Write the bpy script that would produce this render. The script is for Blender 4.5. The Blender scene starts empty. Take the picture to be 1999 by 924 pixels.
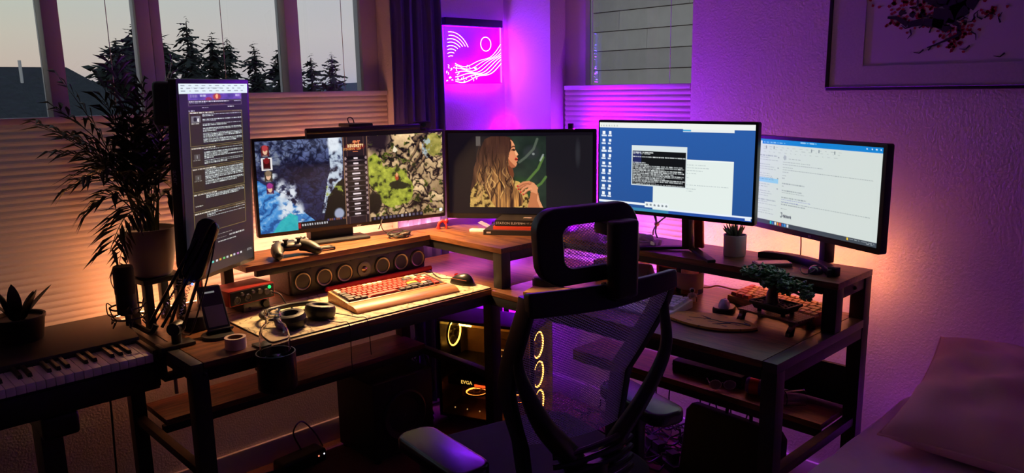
import bpy, bmesh, math, random
import numpy as np
from mathutils import Vector, Matrix, Euler

# ---------------------------------------------------------------- camera, sky, exposure
SC = bpy.context.scene
COL = SC.collection
UNIT = 1.15      # one building unit is 1.15 m; everything is scaled to metres at the very end
FLOOR = 0.10     # floor height in building units
cam_data = bpy.data.cameras.new('camera')
cam = bpy.data.objects.new('camera', cam_data)
COL.objects.link(cam)
cam_data.sensor_width = 36.0
cam_data.sensor_fit = 'HORIZONTAL'
cam_data.lens = 36.0 * 1502.0 / 1999.0
cam_data.clip_start = 0.02
cam_data.clip_end = 3000
_fw = Vector((0.67684449, 0.71151556, -0.18875157)).normalized()
_up = Vector((0.14284934, 0.12458355, 0.9818722)).normalized()
_rt = _fw.cross(_up).normalized()
_up = _rt.cross(_fw)
cam.matrix_world = Matrix(((_rt.x, _up.x, -_fw.x, 0.0), (_rt.y, _up.y, -_fw.y, 0.0),
                           (_rt.z, _up.z, -_fw.z, 1.41), (0, 0, 0, 1)))
SC.camera = cam
SC.view_settings.view_transform = 'Standard'
SC.view_settings.look = 'None'
SC.view_settings.gamma = 1.0
SC.view_settings.use_curve_mapping = False
SC.view_settings.exposure = 0.25
SC.cycles.use_denoising = True
SC.cycles.sample_clamp_indirect = 4.0
SC.cycles.max_bounces = 8
SC.cycles.transparent_max_bounces = 24

world = bpy.data.worlds.new('dusk_sky')
SC.world = world
world.use_nodes = True
_n, _l = world.node_tree.nodes, world.node_tree.links
_bg = _n['Background']
_tc = _n.new('ShaderNodeTexCoord')
_sx = _n.new('ShaderNodeSeparateXYZ')
_l.new(_tc.outputs['Generated'], _sx.inputs[0])
_rmp = _n.new('ShaderNodeValToRGB')      # elevation: haze, peach band, grey green, dusk blue
_el = _rmp.color_ramp.elements
_el[0].position = 0.0
_el[0].color = (0.44, 0.38, 0.40, 1)
_el[1].position = 1.0
_el[1].color = (0.20, 0.25, 0.36, 1)
for _p, _c in ((0.03, (0.62, 0.47, 0.37, 1)), (0.065, (0.60, 0.52, 0.41, 1)), (0.105, (0.54, 0.56, 0.46, 1)), (0.18, (0.46, 0.52, 0.50, 1)), (0.35, (0.38, 0.44, 0.50, 1))):
    _e = _el.new(_p)
    _e.color = _c
_rm2 = _n.new('ShaderNodeValToRGB')      # the same, away from the sunset: lavender greys
_el = _rm2.color_ramp.elements
_el[0].position = 0.0
_el[0].color = (0.38, 0.39, 0.48, 1)
_el[1].position = 1.0
_el[1].color = (0.20, 0.25, 0.36, 1)
for _p, _c in ((0.03, (0.52, 0.46, 0.49, 1)), (0.07, (0.56, 0.51, 0.52, 1)), (0.13, (0.51, 0.51, 0.54, 1)), (0.35, (0.38, 0.44, 0.50, 1))):
    _e = _el.new(_p)
    _e.color = _c
_l.new(_sx.outputs['Z'], _rmp.inputs[0])
_l.new(_sx.outputs['Z'], _rm2.inputs[0])
_mr = _n.new('ShaderNodeMapRange')
_mr.inputs[1].default_value = 0.10
_mr.inputs[2].default_value = 0.50
_l.new(_sx.outputs['X'], _mr.inputs[0])
_mx = _n.new('ShaderNodeMixRGB')
_l.new(_mr.outputs[0], _mx.inputs[0])
_l.new(_rmp.outputs[0], _mx.inputs[1])
_l.new(_rm2.outputs[0], _mx.inputs[2])
_l.new(_mx.outputs[0], _bg.inputs[0])
_bg.inputs[1].default_value = 1.2

# ---------------------------------------------------------------- helpers
RND = random.Random(7)
PI = math.pi


def rad(a):
    return math.radians(a)


def lin(c):
    return tuple(((x / 255.0) / 12.92 if x / 255.0 <= 0.04045 else ((x / 255.0 + 0.055) / 1.055) ** 2.4) for x in c[:3])


MATS = {}


def mat(name, col, rough=0.5, metal=0.0, em=None, es=0.0, noise=0.0, nscale=30.0, bump=0.0, bscale=200.0,
        trans=0.0, coat=0.0, spec=0.5, sheen=0.0, stretch=None, col2=None, bdist=0.002, subsurf=0.0):
    """principled material; colours in 0..255 sRGB"""
    if name in MATS:
        return MATS[name]
    m = bpy.data.materials.new(name)
    m.use_nodes = True
    nt = m.node_tree
    b = nt.nodes['Principled BSDF']
    b.inputs['Base Color'].default_value = (*lin(col), 1)
    b.inputs['Roughness'].default_value = rough
    b.inputs['Metallic'].default_value = metal
    b.inputs['Specular IOR Level'].default_value = spec
    b.inputs['Transmission Weight'].default_value = trans
    b.inputs['Coat Weight'].default_value = coat
    b.inputs['Sheen Weight'].default_value = sheen
    if em is not None:
        b.inputs['Emission Color'].default_value = (*lin(em), 1)
        b.inputs['Emission Strength'].default_value = es
    tc = None
    if noise or bump:
        tc = nt.nodes.new('ShaderNodeTexCoord')
        src = tc.outputs['Object']
        if stretch:
            mp = nt.nodes.new('ShaderNodeMapping')
            mp.inputs['Scale'].default_value = stretch
            nt.links.new(src, mp.inputs[0])
            src = mp.outputs[0]
    if noise:
        nz = nt.nodes.new('ShaderNodeTexNoise')
        nz.inputs['Scale'].default_value = nscale
        nz.inputs['Detail'].default_value = 5
        nz.inputs['Roughness'].default_value = 0.6
        nt.links.new(src, nz.inputs['Vector'])
        rp = nt.nodes.new('ShaderNodeValToRGB')
        c2 = lin(col2) if col2 else tuple(x * (1 - noise) for x in lin(col))
        rp.color_ramp.elements[0].position = 0.35
        rp.color_ramp.elements[1].position = 0.68
        rp.color_ramp.elements[0].color = (*c2, 1)
        rp.color_ramp.elements[1].color = (*lin(col), 1)
        nt.links.new(nz.outputs[0], rp.inputs[0])
        nt.links.new(rp.outputs[0], b.inputs['Base Color'])
    if bump:
        nb = nt.nodes.new('ShaderNodeTexNoise')
        nb.inputs['Scale'].default_value = bscale
        nb.inputs['Detail'].default_value = 3
        nt.links.new(tc.outputs['Object'], nb.inputs['Vector'])
        bp = nt.nodes.new('ShaderNodeBump')
        bp.inputs['Strength'].default_value = bump
        bp.inputs['Distance'].default_value = bdist
        nt.links.new(nb.outputs[0], bp.inputs['Height'])
        nt.links.new(bp.outputs[0], b.inputs['Normal'])
    MATS[name] = m
    return m


def emit_mat(name, col, strength):
    if name in MATS:
        return MATS[name]
    m = bpy.data.materials.new(name)
    m.use_nodes = True
    nt = m.node_tree
    nt.nodes.remove(nt.nodes['Principled BSDF'])
    e = nt.nodes.new('ShaderNodeEmission')
    e.inputs[0].default_value = (*lin(col), 1)
    e.inputs[1].default_value = strength
    nt.links.new(e.outputs[0], nt.nodes['Material Output'].inputs[0])
    MATS[name] = m
    return m


def glass_mat(name, tint=(255, 255, 255), refl=0.12, rough=0.0, ior=1.45):
    """thin clear sheet: transparent with a fresnel reflection"""
    if name in MATS:
        return MATS[name]
    m = bpy.data.materials.new(name)
    m.use_nodes = True
    nt = m.node_tree
    nt.nodes.remove(nt.nodes['Principled BSDF'])
    t = nt.nodes.new('ShaderNodeBsdfTransparent')
    t.inputs[0].default_value = (*lin(tint), 1)
    g = nt.nodes.new('ShaderNodeBsdfGlossy')
    g.inputs['Roughness'].default_value = rough
    fr = nt.nodes.new('ShaderNodeFresnel')
    fr.inputs[0].default_value = ior
    mx = nt.nodes.new('ShaderNodeMixShader')
    nt.links.new(fr.outputs[0], mx.inputs[0])
    nt.links.new(t.outputs[0], mx.inputs[1])
    nt.links.new(g.outputs[0], mx.inputs[2])
    nt.links.new(mx.outputs[0], nt.nodes['Material Output'].inputs[0])
    MATS[name] = m
    return m


class MB:
    """collects shapes; build() links them as ONE mesh object"""

    def __init__(self, M=None):
        self.v, self.f = [], []
        self.M = M or Matrix()

    def add(self, vs, fs):
        o = len(self.v)
        M = self.M
        self.v += [tuple(M @ Vector(p)) for p in vs]
        self.f += [tuple(i + o for i in q) for q in fs]
        return self

    def box(self, c, s, rot=None):
        x, y, z = s[0] / 2, s[1] / 2, s[2] / 2
        vs = [Vector((a * x, b * y, d * z)) for d in (-1, 1) for b in (-1, 1) for a in (-1, 1)]
        if rot is not None:
            R = rot if isinstance(rot, Matrix) else (Euler(rot).to_matrix() if isinstance(rot, (tuple, list)) else Matrix.Rotation(rot, 3, 'Z'))
            vs = [R @ p for p in vs]
        c = Vector(c)
        return self.add([p + c for p in vs], [(0, 2, 3, 1), (4, 5, 7, 6), (0, 1, 5, 4), (2, 6, 7, 3), (0, 4, 6, 2), (1, 3, 7, 5)])

    def bb(self, x0, x1, y0, y1, z0, z1):
        return self.box(((x0 + x1) / 2, (y0 + y1) / 2, (z0 + z1) / 2), (abs(x1 - x0), abs(y1 - y0), abs(z1 - z0)))

    def beam(self, p0, p1, w, h=None, upv=(0, 0, 1)):
        """rectangular bar between two points"""
        h = w if h is None else h
        p0, p1 = Vector(p0), Vector(p1)
        d = (p1 - p0).normalized()
        u = Vector(upv)
        if abs(d.dot(u)) > 0.98:
            u = Vector((1, 0, 0))
        s = d.cross(u).normalized()
        u = s.cross(d)
        vs = [p + s * a * w / 2 + u * b * h / 2 for p in (p0, p1) for a, b in ((-1, -1), (1, -1), (1, 1), (-1, 1))]
        return self.add(vs, [(3, 2, 1, 0), (4, 5, 6, 7), (0, 1, 5, 4), (1, 2, 6, 5), (2, 3, 7, 6), (3, 0, 4, 7)])

    def cyl(self, p0, p1, r0, r1=None, n=16, cap=True):
        r1 = r0 if r1 is None else r1
        p0, p1 = Vector(p0), Vector(p1)
        d = (p1 - p0).normalized()
        a = Vector((0, 0, 1)) if abs(d.z) < 0.95 else Vector((1, 0, 0))
        s = d.cross(a).normalized()
        u = s.cross(d)
        vs = []
        for p, r in ((p0, r0), (p1, r1)):
            vs += [p + (s * math.cos(2 * PI * i / n) + u * math.sin(2 * PI * i / n)) * r for i in range(n)]
        fs = [(i, (i + 1) % n, n + (i + 1) % n, n + i) for i in range(n)]
        if cap:
            fs += [tuple(range(n - 1, -1, -1)), tuple(range(n, 2 * n))]
        return self.add(vs, fs)

    def tube(self, pts, r, n=8, closed=False, rs=None):
        pts = [Vector(p) for p in pts]
        m = len(pts)
        rings = []
        prev = None
        for i, p in enumerate(pts):
            if closed:
                d = pts[(i + 1) % m] - pts[i - 1]
            else:
                d = pts[min(i + 1, m - 1)] - pts[max(i - 1, 0)]
            d = d.normalized() if d.length > 1e-9 else Vector((0, 0, 1))
            if prev is None:
                a = Vector((0, 0, 1)) if abs(d.z) < 0.9 else Vector((1, 0, 0))
                s = d.cross(a).normalized()
            else:
                s = prev - d * prev.dot(d)
                s = s.normalized() if s.length > 1e-6 else d.orthogonal().normalized()
            prev = s
            u = d.cross(s)
            q = rs[i] if rs else r
            rings.append([p + (s * math.cos(2 * PI * k / n) + u * math.sin(2 * PI * k / n)) * q for k in range(n)])
        vs = [q for g in rings for q in g]
        fs = []
        for i in range(m if closed else m - 1):
            j = (i + 1) % m
            fs += [(i * n + k, i * n + (k + 1) % n, j * n + (k + 1) % n, j * n + k) for k in range(n)]
        if not closed:
            fs += [tuple(range(n - 1, -1, -1)), tuple(range((m - 1) * n, m * n))]
        return self.add(vs, fs)

    def lathe(self, prof, c=(0, 0, 0), n=32, axis='Z'):
        """profile of (radius, height) pairs; ends with radius 0 close the shape"""
        vs, fs = [], []
        c = Vector(c)
        for r, z in prof:
            for i in range(n):
                x, y = r * math.cos(2 * PI * i / n), r * math.sin(2 * PI * i / n)
                p = (x, y, z) if axis == 'Z' else ((x, -z, y) if axis == 'Y' else (z, x, y))
                vs.append(Vector(p) + c)
        for j in range(len(prof) - 1):
            fs += [(j * n + i, j * n + (i + 1) % n, (j + 1) * n + (i + 1) % n, (j + 1) * n + i) for i in range(n)]
        return self.add(vs, fs)

    def prism(self, poly, z0, z1, plane='XY'):
        n = len(poly)
        def P(a, b, z):
            return (a, b, z) if plane == 'XY' else ((a, z, b) if plane == 'XZ' else (z, a, b))
        vs = [P(a, b, z0) for a, b in poly] + [P(a, b, z1) for a, b in poly]
        fs = [tuple(range(n - 1, -1, -1)), tuple(range(n, 2 * n))] + [(i, (i + 1) % n, n + (i + 1) % n, n + i) for i in range(n)]
        return self.add(vs, fs)

    def sph(self, c, r, n=14, m=8):
        rx, ry, rz = r if isinstance(r, (tuple, list)) else (r, r, r)
        prof = [(max(1e-5, math.sin(PI * k / m)), -math.cos(PI * k / m)) for k in range(m + 1)]
        vs, fs = [], []
        for a, z in prof:
            vs += [(c[0] + rx * a * math.cos(2 * PI * i / n), c[1] + ry * a * math.sin(2 * PI * i / n), c[2] + rz * z) for i in range(n)]
        for j in range(m):
            fs += [(j * n + i, j * n + (i + 1) % n, (j + 1) * n + (i + 1) % n, (j + 1) * n + i) for i in range(n)]
        return self.add(vs, fs)

    def grid(self, fn, nu, nv, closed_u=False):
        vs = [fn(i / (nu if closed_u else nu - 1), j / (nv - 1)) for j in range(nv) for i in range(nu)]
        fs = []
        for j in range(nv - 1):
            for i in range(nu if closed_u else nu - 1):
                k = (i + 1) % nu
                fs.append((j * nu + i, j * nu + k, (j + 1) * nu + k, (j + 1) * nu + i))
        return self.add(vs, fs)

    def mesh(self, name, m=None, bevel=0.0, smooth=False, segs=2):
        me = bpy.data.meshes.new(name)
        me.from_pydata(self.v, [], self.f)
        bm = bmesh.new()
        bm.from_mesh(me)
        bmesh.ops.remove_doubles(bm, verts=bm.verts, dist=1e-6)
        bmesh.ops.recalc_face_normals(bm, faces=bm.faces)
        if bevel:
            ed = [e for e in bm.edges if len(e.link_faces) == 2 and e.calc_face_angle(0) > rad(32)]
            bmesh.ops.bevel(bm, geom=ed, offset=bevel, segments=segs, affect='EDGES', clamp_overlap=True, profile=0.6)
        bm.to_mesh(me)
        bm.free()
        if smooth or bevel:
            me.shade_smooth()
            me.set_sharp_from_angle(angle=rad(40))
        if m is not None:
            me.materials.append(m)
        return me

    def build(self, name, m=None, parent=None, bevel=0.0, smooth=False, segs=2):
        o = bpy.data.objects.new(name, self.mesh(name, m, bevel, smooth, segs))
        COL.objects.link(o)
        o.parent = parent
        return o


def thing(name, label, cat, loc=(0, 0, 0), rz=0.0, group=None, rot=None):
    o = bpy.data.objects.new(name, None)
    o.empty_display_size = 0.05
    COL.objects.link(o)
    o.location = loc
    o.rotation_euler = rot if rot else (0, 0, rz)
    o['label'] = label
    o['category'] = cat
    if group:
        o['group'] = group
    return o


def tag(o, label, cat, group=None):
    o['label'] = label
    o['category'] = cat
    if group:
        o['group'] = group
    return o


def struct(o):
    o['kind'] = 'structure'
    return o


def inst(name, me, parent, loc=(0, 0, 0), rot=(0, 0, 0), sc=(1, 1, 1)):
    """another object on shared mesh data"""
    o = bpy.data.objects.new(name, me)
    COL.objects.link(o)
    o.parent = parent
    o.location, o.rotation_euler, o.scale = loc, rot, sc
    return o


def text(name, s, size, m, parent, loc, rot, depth=0.0004, align='CENTER', sx=1.0):
    """flat lettering converted to a mesh; letters lie in local XY"""
    cu = bpy.data.curves.new(name, 'FONT')
    cu.body = s
    cu.size = size
    cu.align_x = align
    cu.align_y = 'CENTER'
    cu.extrude = depth / 2
    cu.resolution_u = 2
    tmp = bpy.data.objects.new(name + '_tmp', cu)
    COL.objects.link(tmp)
    dg = bpy.context.evaluated_depsgraph_get()
    me = bpy.data.meshes.new_from_object(tmp.evaluated_get(dg))
    bpy.data.objects.remove(tmp)
    me.materials.clear()
    me.materials.append(m)
    o = bpy.data.objects.new(name, me)
    COL.objects.link(o)
    o.parent = parent
    o.location, o.rotation_euler, o.scale = loc, rot, (sx, 1, 1)
    return o


def rrect(w, h, r, n=5, cx=0.0, cy=0.0):
    """rounded rectangle outline"""
    out = []
    for k, (sx, sy) in enumerate(((1, 1), (-1, 1), (-1, -1), (1, -1))):
        for i in range(n + 1):
            a = PI / 2 * (k + i / n)
            out.append((cx + sx * (w / 2 - r) + r * math.cos(a), cy + sy * (h / 2 - r) + r * math.sin(a)))
    return out


def bez(p0, p1, p2, p3, n=12):
    p0, p1, p2, p3 = Vector(p0), Vector(p1), Vector(p2), Vector(p3)
    return [p0 * (1 - t) ** 3 + p1 * 3 * t * (1 - t) ** 2 + p2 * 3 * t * t * (1 - t) + p3 * t ** 3 for t in [i / n for i in range(n + 1)]]


def smooth_path(pts, n=6):
    """catmull rom through the points"""
    P = [Vector(p) for p in pts]
    P = [P[0] * 2 - P[1]] + P + [P[-1] * 2 - P[-2]]
    out = []
    for i in range(1, len(P) - 2):
        a, b, c, d = P[i - 1:i + 3]
        for k in range(n):
            t = k / n
            out.append(0.5 * ((2 * b) + (c - a) * t + (2 * a - 5 * b + 4 * c - d) * t * t + (3 * b - a - 3 * c + d) * t ** 3))
    out.append(P[-2])
    return out


def translucent_mat(name, col, tr=.5, rough=.9):
    """thin fabric: part of the light passes through"""
    if name in MATS:
        return MATS[name]
    m = bpy.data.materials.new(name)
    m.use_nodes = True
    nt = m.node_tree
    nt.nodes.remove(nt.nodes['Principled BSDF'])
    d = nt.nodes.new('ShaderNodeBsdfDiffuse')
    d.inputs[0].default_value = (*lin(col), 1)
    t = nt.nodes.new('ShaderNodeBsdfTranslucent')
    t.inputs[0].default_value = (*lin(col), 1)
    x = nt.nodes.new('ShaderNodeMixShader')
    x.inputs[0].default_value = tr
    nt.links.new(d.outputs[0], x.inputs[1])
    nt.links.new(t.outputs[0], x.inputs[2])
    nt.links.new(x.outputs[0], nt.nodes['Material Output'].inputs[0])
    MATS[name] = m
    return m


# shared materials
BLACK = mat('black plastic', (16, 16, 18), 0.42)
BLACKM = mat('matte black', (12, 12, 14), 0.75)
STEEL = mat('black powder coated steel', (20, 19, 21), 0.5)
WHITEP = mat('white plastic', (215, 212, 210), 0.4)
CHROME = mat('chrome', (210, 210, 215), 0.18, 1.0)
CABLE = mat('black cable', (14, 13, 14), 0.55)
RUBBER = mat('dark rubber', (20, 20, 22), 0.8)


def wood_mat(name, c1, c2, scale=6.0, axis=0, rough=0.42):
    """streaky wood grain running along one axis"""
    if name in MATS:
        return MATS[name]
    m = bpy.data.materials.new(name)
    m.use_nodes = True
    nt = m.node_tree
    b = nt.nodes['Principled BSDF']
    b.inputs['Roughness'].default_value = rough
    tc = nt.nodes.new('ShaderNodeTexCoord')
    mp = nt.nodes.new('ShaderNodeMapping')
    s = [14.0, 14.0, 14.0]
    s[axis] = 1.2
    mp.inputs['Scale'].default_value = s
    nt.links.new(tc.outputs['Object'], mp.inputs[0])
    nz = nt.nodes.new('ShaderNodeTexNoise')
    nz.inputs['Scale'].default_value = scale
    nz.inputs['Detail'].default_value = 8
    nz.inputs['Roughness'].default_value = 0.65
    nz.inputs['Distortion'].default_value = 0.6
    nt.links.new(mp.outputs[0], nz.inputs['Vector'])
    rp = nt.nodes.new('ShaderNodeValToRGB')
    rp.color_ramp.elements[0].position = 0.33
    rp.color_ramp.elements[1].position = 0.70
    rp.color_ramp.elements[0].color = (*lin(c1), 1)
    rp.color_ramp.elements[1].color = (*lin(c2), 1)
    nt.links.new(nz.outputs[0], rp.inputs[0])
    nt.links.new(rp.outputs[0], b.inputs['Base Color'])
    bp = nt.nodes.new('ShaderNodeBump')
    bp.inputs['Strength'].default_value = 0.15
    bp.inputs['Distance'].default_value = 0.001
    nt.links.new(nz.outputs[0], bp.inputs['Height'])
    nt.links.new(bp.outputs[0], b.inputs['Normal'])
    MATS[name] = m
    return m


WOODX = wood_mat('rustic brown wood along x', (62, 36, 24), (136, 86, 54), axis=0, rough=.36)
WOODY = wood_mat('rustic brown wood along y', (62, 36, 24), (136, 86, 54), axis=1, rough=.36)

# ---------------------------------------------------------------- the room
XW, YW = 2.33, 2.48          # inner faces of the right wall and of the window wall
CEIL = 2.22
WALL = mat('painted wall', (214, 206, 204), 0.75, bump=0.55, bscale=150, bdist=0.004)
TRIMW = mat('white trim paint', (205, 198, 200), 0.45)
VINYL = mat('white vinyl window frame', (198, 190, 198), 0.4)
CARPET = mat('brown carpet', (120, 78, 66), 0.95, noise=0.35, nscale=220, bump=0.9, bscale=420, bdist=0.006)

struct(MB().bb(-1.7, XW + .16, -1.6, YW + .16, FLOOR - .05, FLOOR).build('floor', CARPET))
struct(MB().bb(-1.7, XW + .16, -1.6, YW + .16, CEIL, CEIL + .05).build('ceiling', WALL))
m = MB()                                       # window wall
m.bb(-1.7, XW + .14, YW, YW + .14, FLOOR, .72)
m.bb(-1.7, XW + .14, YW, YW + .14, 2.05, CEIL)
m.bb(-1.7, -.30, YW, YW + .14, .72, 2.05)
m.bb(1.745, XW + .14, YW, YW + .14, .72, 2.05)
struct(m.build('wall_left', WALL))
m = MB()
RY0, RY1, RZ0 = 1.535, 2.205, .72              # right window opening
m.bb(XW, XW + .14, -1.6, YW, FLOOR, RZ0)
m.bb(XW, XW + .14, -1.6, YW, 2.05, CEIL)
m.bb(XW, XW + .14, -1.6, RY0, RZ0, 2.05)
m.bb(XW, XW + .14, RY1, YW, RZ0, 2.05)
struct(m.build('wall_right', WALL))
struct(MB().bb(-1.7, XW, -1.6, -1.5, FLOOR, CEIL).build('wall_back', WALL))
struct(MB().bb(-1.7, -1.6, -1.5, YW, FLOOR, CEIL).build('wall_far', WALL))
struct(MB().bb(-1.6, XW, YW - .012, YW, FLOOR, FLOOR + .085).build('baseboard_left', TRIMW, bevel=.003))
struct(MB().bb(XW - .012, XW, -1.5, YW - .012, FLOOR, FLOOR + .085).build('baseboard_right', TRIMW, bevel=.003))
struct(MB().bb(-.32, 1.765, YW - .02, YW + .10, .70, .722).build('trim_1', TRIMW, bevel=.003))
struct(MB().bb(XW - .015, XW + .10, RY0 - .02, RY1 + .02, .70, .722).build('trim_2', TRIMW, bevel=.003))

PANE = glass_mat('window glass', (235, 238, 238), ior=1.5)


def window(n, box, stiles, axis):
    """vinyl frame in a reveal; stiles = list of (from, to, proud) across the opening"""
    a0, a1, d, z0, z1 = box
    root = bpy.data.objects.new(f'window_{n}', None)
    COL.objects.link(root)
    root['kind'] = 'structure'

    def piece(name, p0, p1, q0, q1, dd, t, mt=VINYL, bev=.003):
        mm = MB()
        if axis == 'x':
            mm.bb(p0, p1, dd, dd + t, q0, q1)
        else:
            mm.bb(dd, dd + t, p0, p1, q0, q1)
        return mm.build(name, mt, root, bevel=bev)
    piece('sill_rail', a0, a1, z0, z0 + .05, d, .05)
    piece('head_rail', a0, a1, z1 - .05, z1, d, .05)
    edges = []
    for s0, s1, pr in stiles:
        piece('stile', s0, s1, z0 + .05, z1 - .05, d - pr, .05 + pr)
        edges += [s0, s1]
    for k in range(len(stiles) - 1):
        piece('glass_pane', stiles[k][1], stiles[k + 1][0], z0 + .05, z1 - .05, d + .028 - .012 * (k % 2), .004, PANE, 0)
    return root


window(1, (-.30, .905, 2.57, .722, 2.05), [(-.30, -.25, 0), (.600, .645, .025), (.863, .905, 0)], 'x')
window(2, (.905, 1.745, 2.57, .722, 2.05), [(.905, .937, 0), (1.352, 1.404, .02), (1.674, 1.745, .0)], 'x')
window(3, (RY0, RY1, 2.42, .722, 2.05), [(RY0, RY0 + .05, 0), (2.095, RY1, 0)], 'y')

# ---- cellular shades, each pleat a piece
SHADE = translucent_mat('pleated shade fabric', (238, 228, 226), .62)
CORD = mat('blind cord', (190, 180, 185), 0.6)


def shade(label, a0, a1, d, ztop, zbot, axis, cords):
    t = thing('pleated_shade', label, 'window blind', (0, 0, 0), 0, 'top-down pleated shades')
    L = a1 - a0
    pitch = .0197
    n = int((ztop - .018 - zbot - .014) / pitch)
    pitch = (ztop - .018 - zbot - .014) / n
    h = pitch / 2
    prof = [(-.0045, -h), (-.0085, -h * .25), (-.0085, h * .25), (-.0045, h), (.0045, h), (.0085, h * .25), (.0085, -h * .25), (.0045, -h)]
    mm = MB()
    vs = [(x, y, z) for x in (0, L) for y, z in prof]
    fs = [tuple(range(7, -1, -1)), tuple(range(8, 16))] + [(i, (i + 1) % 8, 8 + (i + 1) % 8, 8 + i) for i in range(8)]
    me = mm.add(vs, fs).mesh('pleat', SHADE)
    rz = 0 if axis == 'x' else PI / 2
    def pos(a, z):
        return (a, d, z) if axis == 'x' else (d, a, z)
    for k in range(n):
        inst('pleat', me, t, pos(a0, zbot + .014 + pitch * (k + .5)), (0, 0, rz))
    def rail(name, z0, z1, w):
        mm = MB()
        if axis == 'x':
            mm.bb(a0, a1, d - w, d + w, z0, z1)
        else:
            mm.bb(d - w, d + w, a0, a1, z0, z1)
        return mm.build(name, VINYL, t, bevel=.003)
    rail('top_rail', ztop - .018, ztop, .014)
    rail('bottom_rail', zbot, zbot + .014, .014)
    rail('head_rail', 2.0, 2.04, .016)
    for c in cords:
        p, q = pos(c, ztop), pos(c, 2.0)
        MB().cyl(p, q, .0011, n=6).build('cord', CORD, t)
    return t


shade('wide pleated shade on the left window, its top rail lowest, behind the palm', -.28, .897, 2.525, 1.353, .724, 'x', (.765, -.05))
shade('pleated shade on the middle window behind the ultrawide monitor', .915, 1.74, 2.525, 1.412, .724, 'x', (1.112, 1.562))
shade('purple-lit pleated shade on the right window behind the blue desktop monitor', 1.56, 2.16, 2.375, 1.418, .724, 'y', (2.02, 1.655))

# ---------------------------------------------------------------- outside
GROUND = mat('dark lawn', (48, 56, 44), 0.95, noise=.4, nscale=.6)
gr = MB().bb(-400, 500, 3.4, 420, -3.3, -3.2).build('lawn', GROUND)
struct(gr)
tag(gr, 'dark ground beyond the windows', 'ground')
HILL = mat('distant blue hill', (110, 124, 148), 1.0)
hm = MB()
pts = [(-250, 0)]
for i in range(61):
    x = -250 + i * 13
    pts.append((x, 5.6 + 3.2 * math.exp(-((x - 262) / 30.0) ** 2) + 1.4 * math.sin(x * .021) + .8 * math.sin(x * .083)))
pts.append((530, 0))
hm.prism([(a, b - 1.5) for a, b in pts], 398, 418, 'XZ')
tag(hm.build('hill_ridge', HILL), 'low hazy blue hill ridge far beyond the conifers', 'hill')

ROOFM = mat('dark asphalt shingle roof', (44, 50, 58), 0.9, noise=.35, nscale=14, bump=.4, bscale=20, bdist=.02)
rt_ = thing('neighbour_house', 'neighbouring house with dark hip roof and white vent pipe seen through left window', 'house', (0, 0, -3.2))
m = MB()
rz_ = 1.705 + 3.2
ez = 0.55 + 3.2
m.add([(-9, 9, rz_), (2.29, 9, rz_), (-10, 6.2, ez), (3.30, 6.2, ez), (3.30, 11.8, ez), (-10, 11.8, ez)],
      [(0, 1, 3, 2), (1, 4, 3), (0, 5, 4, 1), (0, 2, 5), (2, 3, 4, 5)])
m.build('roof', ROOFM, rt_)
MB().bb(-9.7, 3.0, 6.5, 11.5, 0.0, ez).build('house_wall', mat('beige siding', (120, 112, 104), .8), rt_)
MB().cyl((1.80, 8.62, rz_ - .3), (1.80, 8.62, rz_ + .05), .014).build('vent_pipe', WHITEP, rt_)

SIDE = [mat(f'grey lap siding {k}', c, .75, noise=.10, nscale=9) for k, c in enumerate(((205, 198, 192), (197, 190, 186), (211, 204, 198)))]
hs = thing('siding_house', 'grey lap sided house wall close outside the right window', 'house', (0, 0, 0))
MB().bb(5.53, 5.7, 1.0, 8.0, -3.2, 3.4).build('wall_core', mat('sheathing', (60, 58, 58), .9), hs)
pit = .1685
base = MB()
base.add([(0, 0, 0), (0, 1, 0), (-.008, 0, .003), (-.008, 1, .003), (0, 0, pit - .004), (0, 1, pit - .004), (.03, 0, 0), (.03, 1, 0), (.03, 0, pit - .004), (.03, 1, pit - .004)],
         [(2, 3, 5, 4), (6, 7, 3, 2), (4, 5, 9, 8), (2, 4, 8, 6), (3, 7, 9, 5)])
for k in range(17):
    z = 1.893 - pit * 9 + pit * k + .002
    y = 2.2 + RND.random() * .6 - .6
    cuts = [y]
    while y < 7.2:
        y += 1.1 + RND.random() * .8
        cuts.append(y)
    if k == 9:
        cuts = [1.9, 3.2, 4.38, 5.6, 7.0]
    if k == 8:
        cuts = [2.0, 3.0, 4.08, 5.3, 7.0]
    for a, b in zip(cuts, cuts[1:]):
        mm = MB(Matrix.Translation((5.512, a + .0015, z)) @ Matrix.Diagonal((1, b - a - .003, 1, 1)))
        mm.v = [tuple(mm.M @ Vector(p)) for p in base.v]
        mm.f = list(base.f)
        mm.build('siding_board', SIDE[RND.randrange(3)], hs)

NEEDLE = [mat('conifer needles dark', (30, 40, 36), .9), mat('conifer needles mid', (36, 46, 40), .9)]
BARK = mat('bark', (48, 40, 36), .9)


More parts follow.
